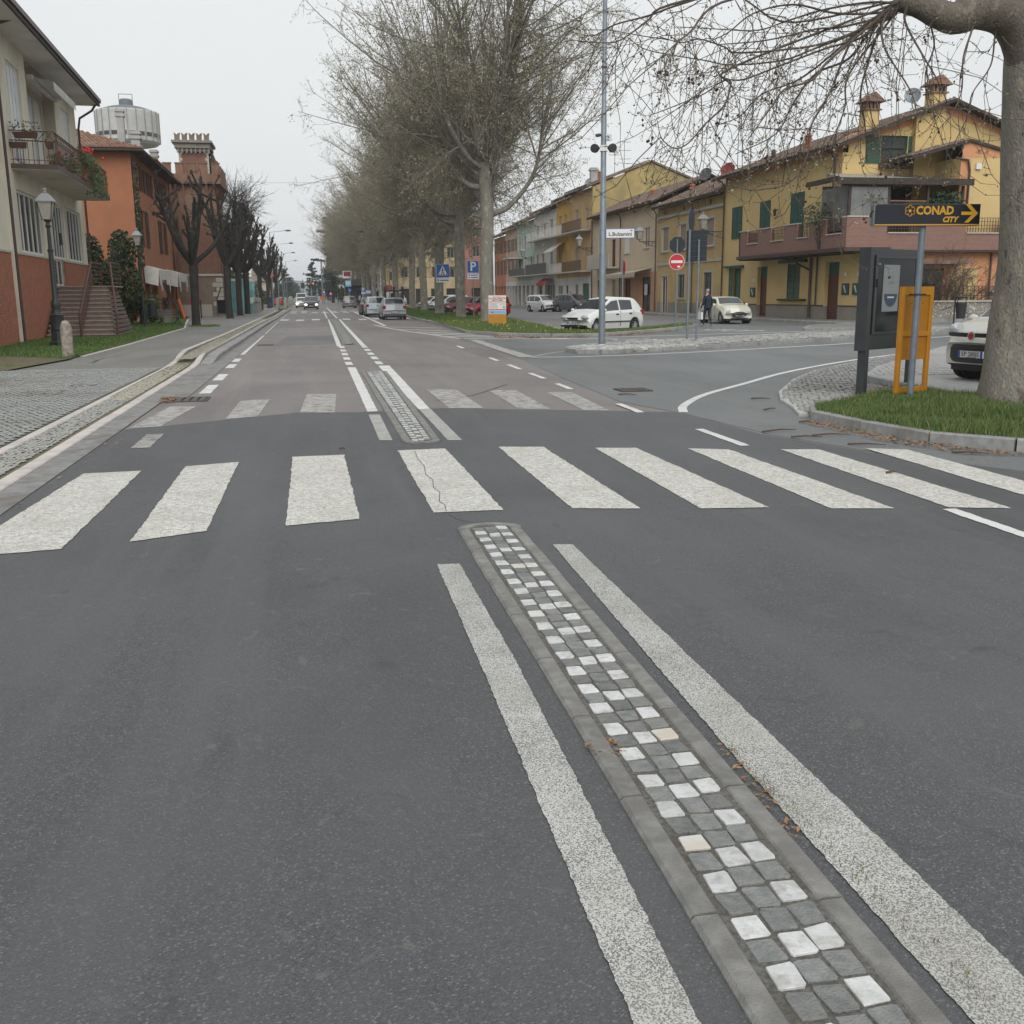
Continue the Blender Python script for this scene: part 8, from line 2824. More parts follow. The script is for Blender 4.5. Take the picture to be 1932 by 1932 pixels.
MB().add([(-.22, -.25, .05), (.22, -.25, .05), (.22, .25, .05), (-.22, .25, .05), (-.28, -.32, .95), (.28, -.32, .95), (.28, .32, .95), (-.28, .32, .95)], [(3, 2, 1, 0), (4, 5, 6, 7), (0, 1, 5, 4), (1, 2, 6, 5), (2, 3, 7, 6), (3, 0, 4, 7)]).build('bin_body', mat('bin_grey', (.25, .25, .25), .6), t)
MB().box(-.3, .3, -.35, .35, .95, 1.02).build('lid', K_DGREY, t)
# ------------------------------------------------------------------ signs and poles
def post(root, h, r=.03, x=0, y=0, m=None, name='post', z0=-.05, r2=None):
 return MB().lathe([(r, z0), (r2 or r, h), (.005, h + .01)], (x, y, 0), 10).build(name, m or K_POST, root, True)
def facing(x, y):  # rotation so that local -y faces the camera
 return math.atan2(y, x) - PI / 2
def panel(root, w, h, z, m, y=-.05, x=0, t_=.006, name='sign_plate', back=K_SBACK):
 o = MB().box(x - w / 2, x + w / 2, y - t_, y, z - h / 2, z + h / 2).build(name, m, root)
 return o
def ftext(s_, size, m, parent, x, y, z, bold=0.0, sx=1.0, name='lettering', align='CENTER', shear=0.0):
 return txt(s_, size, m, name, parent, (x, y, z), (R(90), 0, 0), align=align, bold=bold, sx=sx, shear=shear)
# tall camera pole on the pebble island
px, py = 8.82, 30.7
t = empty('camera_pole', (px, py, .1), facing(px, py), 'tall galvanised pole with cameras and loudspeakers at the tip of the pebble island', 'pole')
zh = AY(1138, 262, py)[2] - .1
MB().lathe([(.1, -.05), (.095, 4.2), (.085, 4.22), (.08, zh + .8), (.068, zh + .82), (.062, zh + 4.2), (.052, zh + 4.25), (.05, zh + 8)], n=12).build('post', K_POST, t, True)
MB().lathe([(.13, 0), (.13, .06)], n=10).build('base_plate', K_DGREY, t)
zl_ = AY(1138, 280, py)[2] - .1
MB().box(-.11, .11, -.1, .1, zl_ - .08, zl_ + .08).build('clamp', K_WHS, t)
for sg in (-1, 1):
 b = MB().tube([(sg * .08, 0, zl_), (sg * .17, 0, zl_)], .03, 6)
 b.disc((sg * .26, -.05, zl_), (sg * .45, -1, 0), .125, 16, .09)
 b.build('loudspeaker', K_BLK, t)
for sg, dz in ((-1, .38), (1, .36), (1, .26)):
 b = MB().box(sg * .05, sg * .12, -.03, .03, zl_ + dz - .03, zl_ + dz + .03).tube([(sg * .12, .02, zl_ + dz), (sg * .2, -.18, zl_ + dz - .04)], .05, 8)
 b.build('camera', K_WHS if sg > 0 else K_DGREY, t, True)
MB().lathe([(.09, zh + 1.95), (.09, zh + 2.0)], n=10).build('strap', K_RUST, t)
# street name sign
zs = AY(1170, 441, py)[2]
t2 = empty('street_name_sign', (px, py, zs), facing(px, py), 'white street name sign with blue border on the camera pole', 'sign')
MB().box(.09, .95, -.035, -.005, -.14, .14).build('border', K_BLUES, t2)
f_ = MB().box(.105, .935, -.041, -.036, -.125, .125).build('sign_plate', K_WHS, t2)
ftext('L.Bulzamini', .15, K_BLKT, f_, .52, -.043, -.025, .003, 1.02)
ftext('via', .06, K_BLKT, f_, .85, -.043, .08, .002)
MB().box(.0, .1, -.03, .0, -.08, -.04).box(.0, .1, -.03, .0, .04, .08).build('bracket', K_POST, t2)
# pole with edge-on red sign behind verge
def vpost(name, x, y, h, label, cat='sign', r=.03, z=.1, group=None):
 t = empty(name, (x, y, z), facing(x, y), label, cat, group)
 post(t, h, r)
 return t
x, y = 14.05, 45.6
h = AY(1178, 490, y)[2] - .1
t = vpost('edge_on_sign', x, y, h, 'slim post with a round red and white sign seen edge on in the verge')
MB().disc((.05, .0, h - .35), (1, .25, 0), .3, 20, .01).build('sign_plate', K_REDS, t)
# no entry + back of stop sign
x, y = 15.9, 43.9
x, y = 16.35, 44.9
zt = AY(1278, 462, y)[2] - .1
t = vpost('no_entry_sign', x, y, zt + .25, 'red no entry disc below the grey back of a stop sign', z=.1)
ze = AY(1278, 494, y)[2] - .1
o = MB().disc((0, -.05, ze), (0, -1, 0), .345, 32, .01).build('sign_rim', K_WHS, t)
MB().disc((0, -.058, ze), (0, -1, 0), .325, 32, .006).build('sign_face', K_REDS, o)
MB().box(-.25, .25, -.066, -.062, ze - .055, ze + .06).build('white_bar', K_WHS, o)
MB().box(.03, .15, -.066, -.062, ze - .25, ze - .17).build('sticker', K_WHS, o)
b = MB()
oc = [(.37 * math.cos(PI / 8 + k * PI / 4), zt + .37 * math.sin(PI / 8 + k * PI / 4)) for k in range(8)]
b.prismY(oc, .035, .045)
b.build('stop_sign_back', K_SBACK, t)
# twin poles with direction sign back and disc edge-on
y1, y2 = 32.5, 32.3
x1, x2 = AY(1296, 648, y1)[0], AY(1313, 650, y2)[0]
t = empty('direction_sign', (x1, y1, .1), facing(x1, y1), 'twin posts carrying a dark direction board seen from behind and a blue disc edge on', 'sign')
h1 = AY(1305, 395, y1)[2] - .1
h2 = AY(1328, 452, y2)[2] - .1
a_ = post(t, h1, .038)
dx = (x2 - x1) / math.cos(facing(x1, y1)) * 1.0
post(t, h2, .034, .3, .0)
zc = AY(1310, 462, y1)[2] - .1
hh_ = 1.0
pb_ = MB()
zt_, zb_ = AY(1300, 435, y1)[2] - .1, AY(1300, 494, y1)[2] - .1
for k in range(6):
 z0_, z1_ = zb_ + (zt_ - zb_) * k / 6, zb_ + (zt_ - zb_) * (k + 1) / 6 - .004
 MB().add([(-.1, .08, z0_), (.56, .02, z0_ + .02), (.56, .02, z1_ + .02), (-.1, .08, z1_), (-.1, .1, z0_), (.56, .04, z0_ + .02), (.56, .04, z1_ + .02), (-.1, .1, z1_)],
   [(0, 1, 2, 3), (7, 6, 5, 4), (0, 4, 5, 1), (1, 5, 6, 2), (2, 6, 7, 3), (3, 7, 4, 0)]).build('board_plank', K_SBACK, t)
MB().disc((.05, .05, h1 - .3), (.97, -.25, 0), .34, 24, .012).build('disc_sign', K_SBACK, t)
MB().disc((.038, .053, h1 - .3), (.97, -.25, 0), .33, 24, .012).build('disc_face', K_BLUES, t)
# crossing sign, parking sign
PED = mat('pictogram_black', (0.015, 0.015, 0.02), .5)
def cross_sign(x, y, zt, zb, label):
 t = vpost('crossing_sign', x, y, zt - .05, label, r=.04)
 w = (zt - zb)
 o = panel(t, w, w, (zt + zb) / 2, K_WHS)
 panel(t, w * .95, w * .95, (zt + zb) / 2, K_BLUES, -.058).parent = t
 c = (zt + zb) / 2
 MB().add([(-w * .36, -.062 - .004, c - w * .32), (w * .36, -.066, c - w * .32), (0, -.066, c + w * .38)], [(0, 1, 2)]).build('triangle', K_WHS, o)
 b = MB()
 b.disc((0, -.07, c + w * .2), (0, -1, 0), w * .045, 10)
 for pts in ([(0, .15), (0, -.06)], [(0, .1), (-.12, -.02)], [(0, .1), (.12, 0)], [(0, -.06), (-.14, -.27)], [(0, -.06), (.13, -.27)]):
  b.tube([(p[0] * w, -.07, c + p[1] * w) for p in pts], w * .025, 4)
 for k in range(4): b.box(-w * .3 + k * w * .17, -w * .22 + k * w * .17, -.07, -.066, c - w * .3, c - w * .22)
 b.build('pedestrian_pictogram', PED, o)
 panel(t, w * .98, w * .3, zb - w * .18, K_WHS, name='supplementary_plate')
 b = MB().box(-w * .4, -w * .3, -.06, -.058, zb - w * .25, zb - w * .11)
 b.build('arrow_mark', PED, t)
 ftext('Rallentare', w * .13, PED, t, w * .07, -.06, zb - w * .18, .002) if 0 else MB().box(-w * .22, w * .42, -.06, -.058, zb - w * .215, zb - w * .155).build('plate_lettering', PED, t)
y = 80.5
x = AY(837, 590, y)[0]
cross_sign(x, y, AY(836, 498, y)[2] - .1, AY(836, 524, y)[2] - .1, 'blue pedestrian crossing sign with white triangle between plane trees')
def park_sign(x, y, zt, zb, label, name='parking_sign', m=K_BLUES):
 t = vpost(name, x, y, zt - .05, label, r=.035, group='parking signs')
 w = zt - zb
 o = panel(t, w, w, (zt + zb) / 2, K_WHS)
 o2 = panel(t, w * .95, w * .95, (zt + zb) / 2, m, -.058)
 ftext('P', w * 1.05, K_WHS, o, 0, -.07, (zt + zb) / 2, .012)
 o3 = panel(t, w * .98, w * .48, zb - w * .27, K_WHS, name='supplementary_plate')
 b = MB()
 for k in range(2):
  b.disc((-w * .33, -.06, zb - w * .17 - k * w * .2), (0, -1, 0), w * .06, 8)
  b.box(-w * .2, w * .4, -.06, -.058, zb - w * .21 - k * w * .2, zb - w * .14 - k * w * .2)
 b.build('plate_lettering', K_BLUES, o3)
y = 66.5
park_sign(AY(894, 600, y)[0], y, AY(893, 492, y)[2] - .1, AY(893, 515, y)[2] - .1, 'blue parking sign with white hours plate beside the second plane tree')
y = 176
park_sign(AY(708, 560, y)[0], y, AY(708, 535, y)[2], AY(708, 545, y)[2], 'small far parking sign behind the parked hatchbacks')
y = 168
park_sign(AY(686, 560, y)[0], y, AY(686, 544, y)[2], AY(686, 552, y)[2], 'tiny far parking sign beside the dark kiosk')
# poster stand "LA PECORATA"
x, y = 9.55, 52.6
t = empty('poster_stand', (x, y, .1), facing(x, y), 'orange stand with a white and red poster before the first plane tree', 'poster stand')
zt = AY(935, 557, y)[2] - .1
w = 33 / 1932 * 53.5
w2 = w / 2
MB().box(-w2, w2, -.01, .05, .05, .52).build('lower_board', K_ORN, t)
MB().box(-w2, w2, 0, .06, .52, zt).build('board', K_ORN, t)
ph = zt - .56
p_ = MB().box(-w2 + .01, w2 - .01, -.014, -.001, .56, zt - .01).build('poster', K_WHS, t)
K_PRED = mat('poster_red', (0.55, 0.04, 0.05), .6)
K_PBLU = mat('poster_blue', (0.2, 0.42, 0.62), .6)
K_PYEL = mat('poster_yellow', (0.65, 0.42, 0.03), .6)
F = lambda v: .56 + ph * v
ftext('LA PECORATA', .135, K_PRED, p_, 0, -.018, F(.83), .006, .98, 'poster_title')
ftext('SABATO 5 APRILE', .075, K_BLKT, p_, 0, -.018, F(.73), .003, .95, 'poster_title')
MB().box(-w2 * .95, w2 * .95, -.018, -.0145, F(.635), F(.665)).build('red_band', K_PRED, p_)
MB().box(-w2 * .95, w2 * .95, -.018, -.0145, F(.215), F(.265)).build('red_band', K_PRED, p_)
ftext('€ 20', .13, K_PYEL, p_, w2 * .58, -.018, F(.53), .005)
b = MB()
for k in range(7):
 b.box(-w2 * .85, -w2 * .85 + w * rnd.uniform(.3, .5), -.017, -.0145, F(.57 - k * .042), F(.582 - k * .042))
b.box(-w2 * .5, w2 * .5, -.017, -.0145, F(.94), F(.955))
b.build('small_print', mat('print_grey', (.2, .2, .2), .6), p_)
MB().box(-w2 * .95, w2 * .95, -.017, -.0145, F(.02), F(.19)).build('blue_footer', K_PBLU, p_)
MB().disc((w2 * .75, -.017, F(.36)), (0, -1, 0), .07, 12).build('emblem', K_PBLU, p_)
MB().disc((-w2 * .55, -.02, F(.1)), (0, -1, 0), .05, 10).build('emblem', K_PRED, p_)
# street light with curved arm in the verge
def street_light(x, y, z, H, reach, label, side=-1, group='curved street lights', r=.06, curve=True):
 t = empty('street_light', (x, y, z), 0, label, 'street light', group)
 if curve:
  pts = [(0, 0, 0), (0, 0, H * .5), (0, 0, H * .82), (side * reach * .1, 0, H * .9), (side * reach * .35, 0, H * .97), (side * reach * .8, 0, H), (side * reach, 0, H * 1.0)]
  rad = [r * 1.2, r * 1.1, r * .8, r * .7, r * .6, r * .5, r * .5]
  pl = smoothline(pts, 4)
  rr_ = [r * 1.25 if i < 4 else r * (.9 - .45 * i / len(pl)) for i in range(len(pl))]
 else:
  pl = [(0, 0, 0), (0, 0, H), (side * reach, 0, H + .25)]
  rr_ = [r * 1.2, r * .8, r * .5]
 MB().tube(pl, rr_, 8).build('post', K_POST, t, True)
 zz = pl[-1][2] if not hasattr(pl[-1], 'z') else pl[-1].z
 MB().ball((side * (reach + .3), 0, zz), .42, 8, 5, (1, .45, .3)).build('lamp_head', K_DGREY, t, True)
y = 71.5
xb = AY(930, 598, y)[0]
street_light(xb, y, .1, AY(850, 345, y)[2] - .1, 3.0, 'grey street light arching over the road in front of the plane trees')
for i, (xx, yy) in enumerate(((10.1, 130), (9.9, 186))):
 street_light(xx, yy, .1, 9.2, 3.0, ['second curved street light deep in the plane row', 'third curved street light far up the plane row'][i])
for i, yy in enumerate((150, 185, 225, 275)):
 street_light(-4.6 - i * .1, yy, .1, 10.2, 2.2, ['nearest', 'second', 'third', 'farthest'][i] + ' straight arm street light above the left pollards', 1, 'straight arm street lights on the left', .07, False)
for i, (xx, yy) in enumerate(((3.7, 250), (4.8, 290), (3.3, 330), (1.8, 380), (.6, 430), (-1.2, 420), (-2.5, 470))):
 t = vpost('lighting_column', xx, yy, 9.5 if i < 2 else 8, 'bare pale lighting column, %s counted from the right' % ['first', 'second', 'third', 'fourth', 'fifth', 'sixth', 'seventh'][i], 'pole', .16, 0, 'pale columns far up the road')
# traffic lights on gantry arms
K_RLIT = mat('lit_red_lamp', (0.8, 0.05, 0.05), .3, emit=((1.0, 0.08, 0.06), 3.0))
K_LOFF = mat('unlit_lamp', (.03, .03, .03), .3)
for i, (pxx, pyy, yy, lab) in enumerate(((591, 533, 270, 'hanging traffic light showing red above the road'), (571, 534, 300, 'hanging traffic light seen from behind, left of the red one'))):
 c = AY(pxx, pyy, yy)
 t = empty('traffic_light', (c[0], yy, c[2] - .75), 0, lab, 'traffic light')
 MB().box(-.5, .5, -.15, .15, -.75, .85).build('housing', K_BLK, t)
 for k in range(3):
  MB().disc((0, -.17, .55 - k * .5), (0, -1, 0), .19, 14, .03).build('lamp', K_RLIT if (k == 0 and i == 0) else K_LOFF, t)
 MB().tube([(0, 0, .85), (0, 0, 1.1), (6 if i == 0 else -5, 0, 1.15), (6 if i == 0 else -5, 0, -c[2] + .75)], [.08, .08, .1, .14], 6).build('arm', K_POST, t)
# far signs right side
def far_sign(name, pxx, ptop, pbot, yy, w, face, label, cat='sign', shape='box', ground=None, inner=None, text=None, rr=.05):
 c = AY(pxx, (ptop + pbot) / 2, yy)
 z1, z0_ = AY(pxx, ptop, yy)[2], AY(pxx, pbot, yy)[2]
 t = empty(name, (c[0], yy, .05), 0, label, cat)
 post(t, z1 - .1, rr, 0, .05)
 h = z1 - z0_
 zc_ = (z1 + z0_) / 2 - .05
 if shape == 'box':
  o = MB().box(-w / 2, w / 2, -.05, 0, zc_ - h / 2, zc_ + h / 2).build('sign_plate', face, t)
  if inner: MB().box(-w * .4, w * .4, -.07, -.051, zc_ - h * .22, zc_ + h * .38).build('sign_face', inner, o)
 elif shape == 'disc':
  o = MB().disc((0, -.03, zc_), (0, -1, 0), h / 2, 18, .03).build('sign_plate', face, t)
  if inner: MB().box(-h * .07, h * .07, -.06, -.046, zc_ - h * .28, zc_ + h * .28).build('sign_face', inner, o)
 else:
  o = MB().prismY([(-w / 2, zc_ - h / 2), (w / 2, zc_ - h / 2), (0, zc_ + h / 2)], -.05, 0).build('sign_plate', face, t)
  MB().prismY([(-w * .3, zc_ - h * .36), (w * .3, zc_ - h * .36), (0, zc_ + h * .24)], -.06, -.051).build('sign_face', K_WHS, o)
 if text: ftext(text, h * .35, K_WHS, o, 0, -.08, zc_ + h * .08, .02)
 return t
far_sign('shop_sign', 655, 511, 525, 215, 1.75, K_WHS, 'red and white square shop sign high on a pole above the kiosk', inner=mat('far_sign_red', (.3, .02, .04), .5))
far_sign('information_sign', 657, 529, 541, 205, 1.15, mat('sky_blue_sign', (.1, .45, .75), .5), 'light blue tourist information sign below the red shop sign', inner=K_WHS)
far_sign('arrow_sign', 660, 544, 551, 200, 1, K_BLUES, 'small blue round arrow sign below the information sign', shape='disc', inner=K_WHS)
far_sign('bus_stop_sign', 695, 547, 556, 172, .9, K_BLUES, 'blue and white bus stop sign before the far plane trunks', inner=K_WHS)
far_sign('warning_sign', 611, 547, 553, 240, .9, K_REDS, 'small red bordered triangle sign above a blue disc, far right', shape='tri')
far_sign('mandatory_sign', 612.5, 553, 558.5, 239, 1, K_BLUES, 'blue disc sign under the far triangle sign', shape='disc', inner=K_WHS)
far_sign('give_way_sign', 624, 550, 556, 236, .9, K_REDS, 'second small triangle sign beside the hedge', shape='tri')
far_sign('orange_post_box', 608, 559, 566, 225, .8, mat('far_orange', (.55, .12, .04), .6), 'orange notice box on a post at the far right kerb', 'box')
y = 208
c = AY(662, 575, y)
B = Bld('bus_kiosk', (c[0] + 1.2, y, 0), 'dark kiosk with a sloping flat roof beside the grey sport utility', 'kiosk')
B.p('roof', MB().add([(-2.5, -1, 4.3), (3.2, -1, 5.6), (3.2, 3, 5.6), (-2.5, 3, 4.3), (-2.5, -1, 3.6), (3.2, -1, 3.6), (3.2, 3, 3.6), (-2.5, 3, 3.6)], [(3, 2, 1, 0), (4, 5, 6, 7), (0, 1, 5, 4), (1, 2, 6, 5), (2, 3, 7, 6), (3, 0, 4, 7)]), K_DGREY)
B.p('front', MB().box(-2.2, 3, 0, 2.8, .02, 3.6), K_SHOP)
for k in range(3): B.p('window', MB().box(-1.8 + k * 1.6, -.5 + k * 1.6, -.03, 0, 1.2, 2.6), K_GLASS)
# young tree in a timber guard
t = empty('tree_guard', (8.9, 109, .12), 0, 'brown timber guard frame round a young tree behind the silver hatchback', 'tree guard')
for sx in (-.9, 0, .9):
 for sy in (-.6, .6): MB().box(sx - .06, sx + .06, sy - .06, sy + .06, 0, 2.4).build('post', K_DKWOOD, t)
for z_ in (1.9,): MB().box(-1.0, 1.0, -.68, -.62, z_, z_ + .15).box(-1.0, 1.0, .62, .68, z_, z_ + .15).build('rail', K_DKWOOD, t)
bareshrub(8.9, 109, 6.5, 3.5, 'slim young bare tree inside the timber guard', 15, 7, K_BSH)
# ------------------------------------------------------------------ information board, orange back board, supermarket sign
g1, g2 = Vector((8.42, 14.62, 0)), Vector((10.02, 15.55, 0))
ang = math.atan2(g2.y - g1.y, g2.x - g1.x)
zt = AY(1634, 468, 14.6)[2] - .08
t = empty('information_board', (g1.x, g1.y, .08), ang, 'dark grey notice board on two legs with one sheet pinned behind glass', 'notice board')
wd = (g2 - g1).length * .8
for x_ in (0, wd): MB().box(x_ - .05, x_ + .05, -.03, .1, -.05, .72).build('leg', K_TOT, t)
zb_ = .68
MB().box(-.09, wd + .09, .0, .12, zb_, zt).build('cabinet', K_TOT, t)
MB().box(-.1, .0, -.05, .14, zb_ - .01, zt + .01).build('side_frame', K_TOT, t)
fr = MB().box(.1, wd - .04, -.03, -.002, zb_ + .24, zb_ + .27).box(.1, wd - .04, -.03, -.002, zt - .14, zt - .1).box(.1, .17, -.03, -.002, zb_ + .27, zt - .14).box(wd - .11, wd - .04, -.03, -.002, zb_ + .27, zt - .14)
fr.build('door_frame', mat('board_frame', (.05, .056, .06), .4), t)
MB().box(.17, wd - .11, -.012, -.002, zb_ + .27, zt - .14).build('pane', mat('board_glass', (.018, .022, .025), .1, spec=.25), t)
s_ = MB().box(.36, .84, -.022, -.0125, zt - .95, zt - .24).build('pinned_sheet', mat('sheet_grey', (.3, .33, .33), .6), t)
ftext('punto', .055, mat('faint_print', (.25, .28, .28), .6), s_, .56, -.024, zt - .42)
ftext('alpha', .08, MATS['faint_print'], s_, .62, -.024, zt - .5)
b = MB()
ring = [(.6 + .2 * math.cos(a), -.024, zt - .68 + .2 * math.sin(a)) for a in [PI + PI * k / 12 for k in range(13)]]
b.add(ring, [tuple(range(13))])
b.build('half_disc', mat('sheet_blue', (.05, .08, .13), .6), s_)
MB().box(.5, .7, -.026, -.0245, zt - .745, zt - .72).build('half_disc_lettering', K_WHS, s_)
MB().box(.14, .19, -.05, -.03, zb_ + .95, zb_ + 1.07).build('handle', K_BLK, t)
MB().box(.14, .2, -.05, -.03, zb_ + 1.28, zb_ + 1.31).build('hinge', K_LITE, t)
# orange board (seen from behind) strapped to the sign post
o1, o2 = Vector((8.5, 13.75, 0)), Vector((9.2, 14.05, 0))
ang = math.atan2(14.12 - 13.74, 9.32 - 8.36)
ang = R(14)
zt = AY(1690, 541, 13.8)[2] - .1
t = empty('orange_board', (8.42, 13.72, .1), ang, 'back of an orange framed poster board strapped to the supermarket sign post', 'poster board')
wd = .63
MB().box(0, .07, 0, .05, .02, zt).build('stile', K_ORN, t)
MB().box(wd - .07, wd, 0, .05, .02, zt).build('stile', K_ORN, t)
MB().box(.07, wd - .07, 0, .05, zt - .12, zt).build('rail', K_ORN, t)
MB().box(.07, wd - .07, 0, .05, .08, .16).build('rail', K_ORN, t)
MB().box(.07, wd - .07, 0, .05, .9, .97).build('rail', K_ORN, t)
MB().box(.07, wd - .07, .02, .045, .97, zt - .12).build('back_panel', mat('orange_panel', (.42, .18, .01), .55, (.36, .15, .01), 3), t)
MB().box(.07, wd - .07, .02, .045, .56, .9).build('back_panel', MATS['orange_panel'], t)
b = MB()
for xx, zz in ((.2, zt - .24), (.43, zt - .24), (.2, .7), (.43, .7)): b.disc((xx, .018, zz), (0, -1, 0), .008, 6, .004)
b.build('screw', K_BLK, t)
# sign post and sign
sx_, sy_ = AY(1716, 757, 13.55)[0], 13.55
topc = AY(1744, 425, 13.55)
t = empty('supermarket_sign', (sx_, sy_, .1), R(-6), 'CONAD CITY supermarket arrow sign on a grey tube post', 'sign')
zsb, zst = AY(1744, 427, 13.55)[2] - .1, AY(1744, 386, 13.55)[2] - .1
lean = (topc[0] - sx_) * .25
MB().tube([(0, 0, -.05), (lean * .5, 0, zsb * .5), (lean, 0, zsb + .05)], .048, 14).build('post', K_POST, t, True)
MB().tube([(-.06, .05, .02), (.06, .05, .02)], .052, 6).build('clamp', K_BLK, t)
MB().box(lean - .1, lean + .1, -.055, .06, zt - .12, zt - .1).build('strap', K_BLK, t)
x0, x1 = lean - .71, lean + .77
x0 -= .06
cb = MB().box(x0, x1, -.1, .0, zsb, zst).build('light_box', K_POST, t)
fc_ = MB().box(x0 + .02, x1 - .0, -.106, -.1005, zsb + .006, zst - .004).build('sign_face', K_NAVY, cb)
MB().box(x0 + .02, x1 - .0, -.111, -.107, zsb + .006, zsb + .022).build('gold_line', K_GOLD, cb)
zm_ = (zsb + zst) / 2 + .02
Wf = x1 - x0
ftext('CONAD', .155, K_GOLD, cb, x0 + .57 * Wf, -.112, zm_ + .035, .006, .95)
ftext('CITY', .1, K_GOLD, cb, x0 + .715 * Wf, -.112, zm_ - .085, .005, 1.0, shear=.25)
# flower emblem
b = MB()
fx, fz_ = x0 + .335 * Wf, zm_ + .035
for k in range(6):
 a = PI / 6 + k * PI / 3
 ring = []
 cxx, czz = fx + .045 * math.cos(a), fz_ + .045 * math.sin(a)
 b.tube([(cxx + .028 * math.cos(q), -.112, czz + .028 * math.sin(q)) for q in [a - 1.9 + 3.8 * j / 8 for j in range(9)]], .0055, 4)
b.disc((fx, -.112, fz_), (0, -1, 0), .022, 14)
b.build('flower_emblem', K_GOLD, cb)
# arrow
ax_ = x0 + .905 * Wf
b = MB()
w_ = .022
b.box(ax_ - .13, ax_ + .06, -.1125, -.1115, zm_ - w_, zm_ + w_)
for sg in (1, -1):
 b.add([(ax_ - .08, -.112, zm_ + sg * .125), (ax_ - .015, -.112, zm_ + sg * .125), (ax_ + .115, -.112, zm_), (ax_ + .045, -.112, zm_)], [(0, 1, 2, 3) if sg < 0 else (3, 2, 1, 0)])
b.build('arrow', K_GOLD, cb)
# right side litter bin
c = AY(1812, 600, 36)
t = empty('litter_bin', (c[0], 36, .14), facing(c[0], 36), 'black litter bin on a post before the pebbled garden wall', 'litter bin')
MB().box(-.26, -.2, -.03, .03, 0, 1.35).build('post', K_BLK, t)
MB().lathe([(.16, .45), (.2, 1.0), (.2, 1.05)], n=14).build('bin_body', K_BLK, t)
MB().lathe([(.22, 1.2), (.22, 1.28), (.05, 1.31)], n=14).build('lid', K_BLK, t)
MB().tube([(-.2, 0, .9), (-.1, 0, 1.25)], .02, 5).tube([(.15, 0, 1.0), (.15, 0, 1.25)], .015, 5).build('bracket', K_BLK, t)
# ------------------------------------------------------------------ antennas and dishes
def antenna(x, y, z, h, label, bars=3, dish=False):
 t = empty('tv_antenna', (x, y, z), .4, label, 'antenna', 'aerials on the right hand roofs')
 MB().tube([(0, 0, -.6), (0, 0, h)], .025, 5).build('mast', K_DGREY, t)
 b = MB()
 for k in range(bars):
  zz = h - .15 - k * h * .28
  b.tube([(-.8 + k * .2, .2, zz), (.7, -.2, zz + .06)], .016, 4)
  for q in range(5): b.tube([(-.6 + q * .3, .1, zz - .0), (-.6 + q * .3, .35, zz + .12)], .008, 3)
 b.build('aerial', K_DGREY, t)
antenna(32.2, 104.5, 13.8, 2.9, 'right tall aerial on the ridge of the gable end house')
antenna(31.2, 104.5, 13.5, 2.7, 'left tall aerial on the ridge of the gable end house', 2)
antenna(30.6, 84.5, 9.5, 3.3, 'single aerial above the peach house roof', 2)
antenna(29.4, 69.2, 9.3, 6.0, 'tall mast aerial beside the red satellite dish', 4)
antenna(29.7, 67.8, 9.3, 5.2, 'second mast aerial above the corner of the large yellow house', 3)
def dish(x, y, z, r, m, label, d_=(-.6, -.5, .3)):
 t = empty('satellite_dish', (x, y, z), 0, label, 'satellite dish', 'satellite dishes on the roofs')
 dn = Vector(d_).normalized()
 a = dn.orthogonal().normalized()
 b_ = dn.cross(a)
 mb = MB()
 vs = [tuple(-dn * r * .25)]
 n = 18
 for k, rr_ in enumerate((.5, 1.0)):
  for q in range(n):
   th = 2 * PI * q / n
   vs.append(tuple((a * math.cos(th) + b_ * math.sin(th)) * r * rr_ - dn * r * .25 * (1 - rr_ ** 2)))
 fs = [(0, 1 + q, 1 + (q + 1) % n) for q in range(n)] + [(1 + q, 1 + n + q, 1 + n + (q + 1) % n, 1 + (q + 1) % n) for q in range(n)]
 mb.add(vs, fs)
 mb.build('dish', m, t, True)
 MB().tube([(0, 0, 0), tuple(dn * r * .9)], .015, 4).tube([tuple(-dn * r * .3), (0, 0, -r * 1.3)], .025, 5).build('arm', K_DGREY, t)
dish(29.2, 70.4, 10.0, .55, mat('red_dish', (.2, .03, .03), .5), 'dark red satellite dish at the eaves of the large yellow house')
dish(29.6, 75.6, 10.3, .5, K_DGREY, 'grey satellite dish on the roof of the narrow yellow house')
dish(30.5, 112, 13.4, .5, K_LITE, 'pale satellite dish beside the chimneys of the gable end house')
c = AY(1722, 180, 55.5)
dish(c[0], 55.5, c[2], .45, K_POST, 'large pale satellite dish between the two chimneys', (-.5, -.8, .3))
w_ = MB().tube([(-34, 120, 15.5), (-4, 118, 13.6), (11, 118, 13.8)], .01, 4)
tag(w_.build('overhead_wire', K_BLK), 'thin overhead wire crossing the road high up', 'wire')
t = empty('red_flag', (-5.2, 150, 0), 0, 'red and white flag hanging among the far pollard branches', 'flag')
MB().tube([(0, 0, 0), (0, 0, 5.6)], .03, 5).build('staff', K_DGREY, t)
MB().add([(0, 0, 5.5), (.5, .1, 5.3), (.9, 0, 4.4), (.4, -.1, 4.2), (0, 0, 4.4)], [(0, 1, 2, 3, 4)]).build('cloth', K_REDS, t)
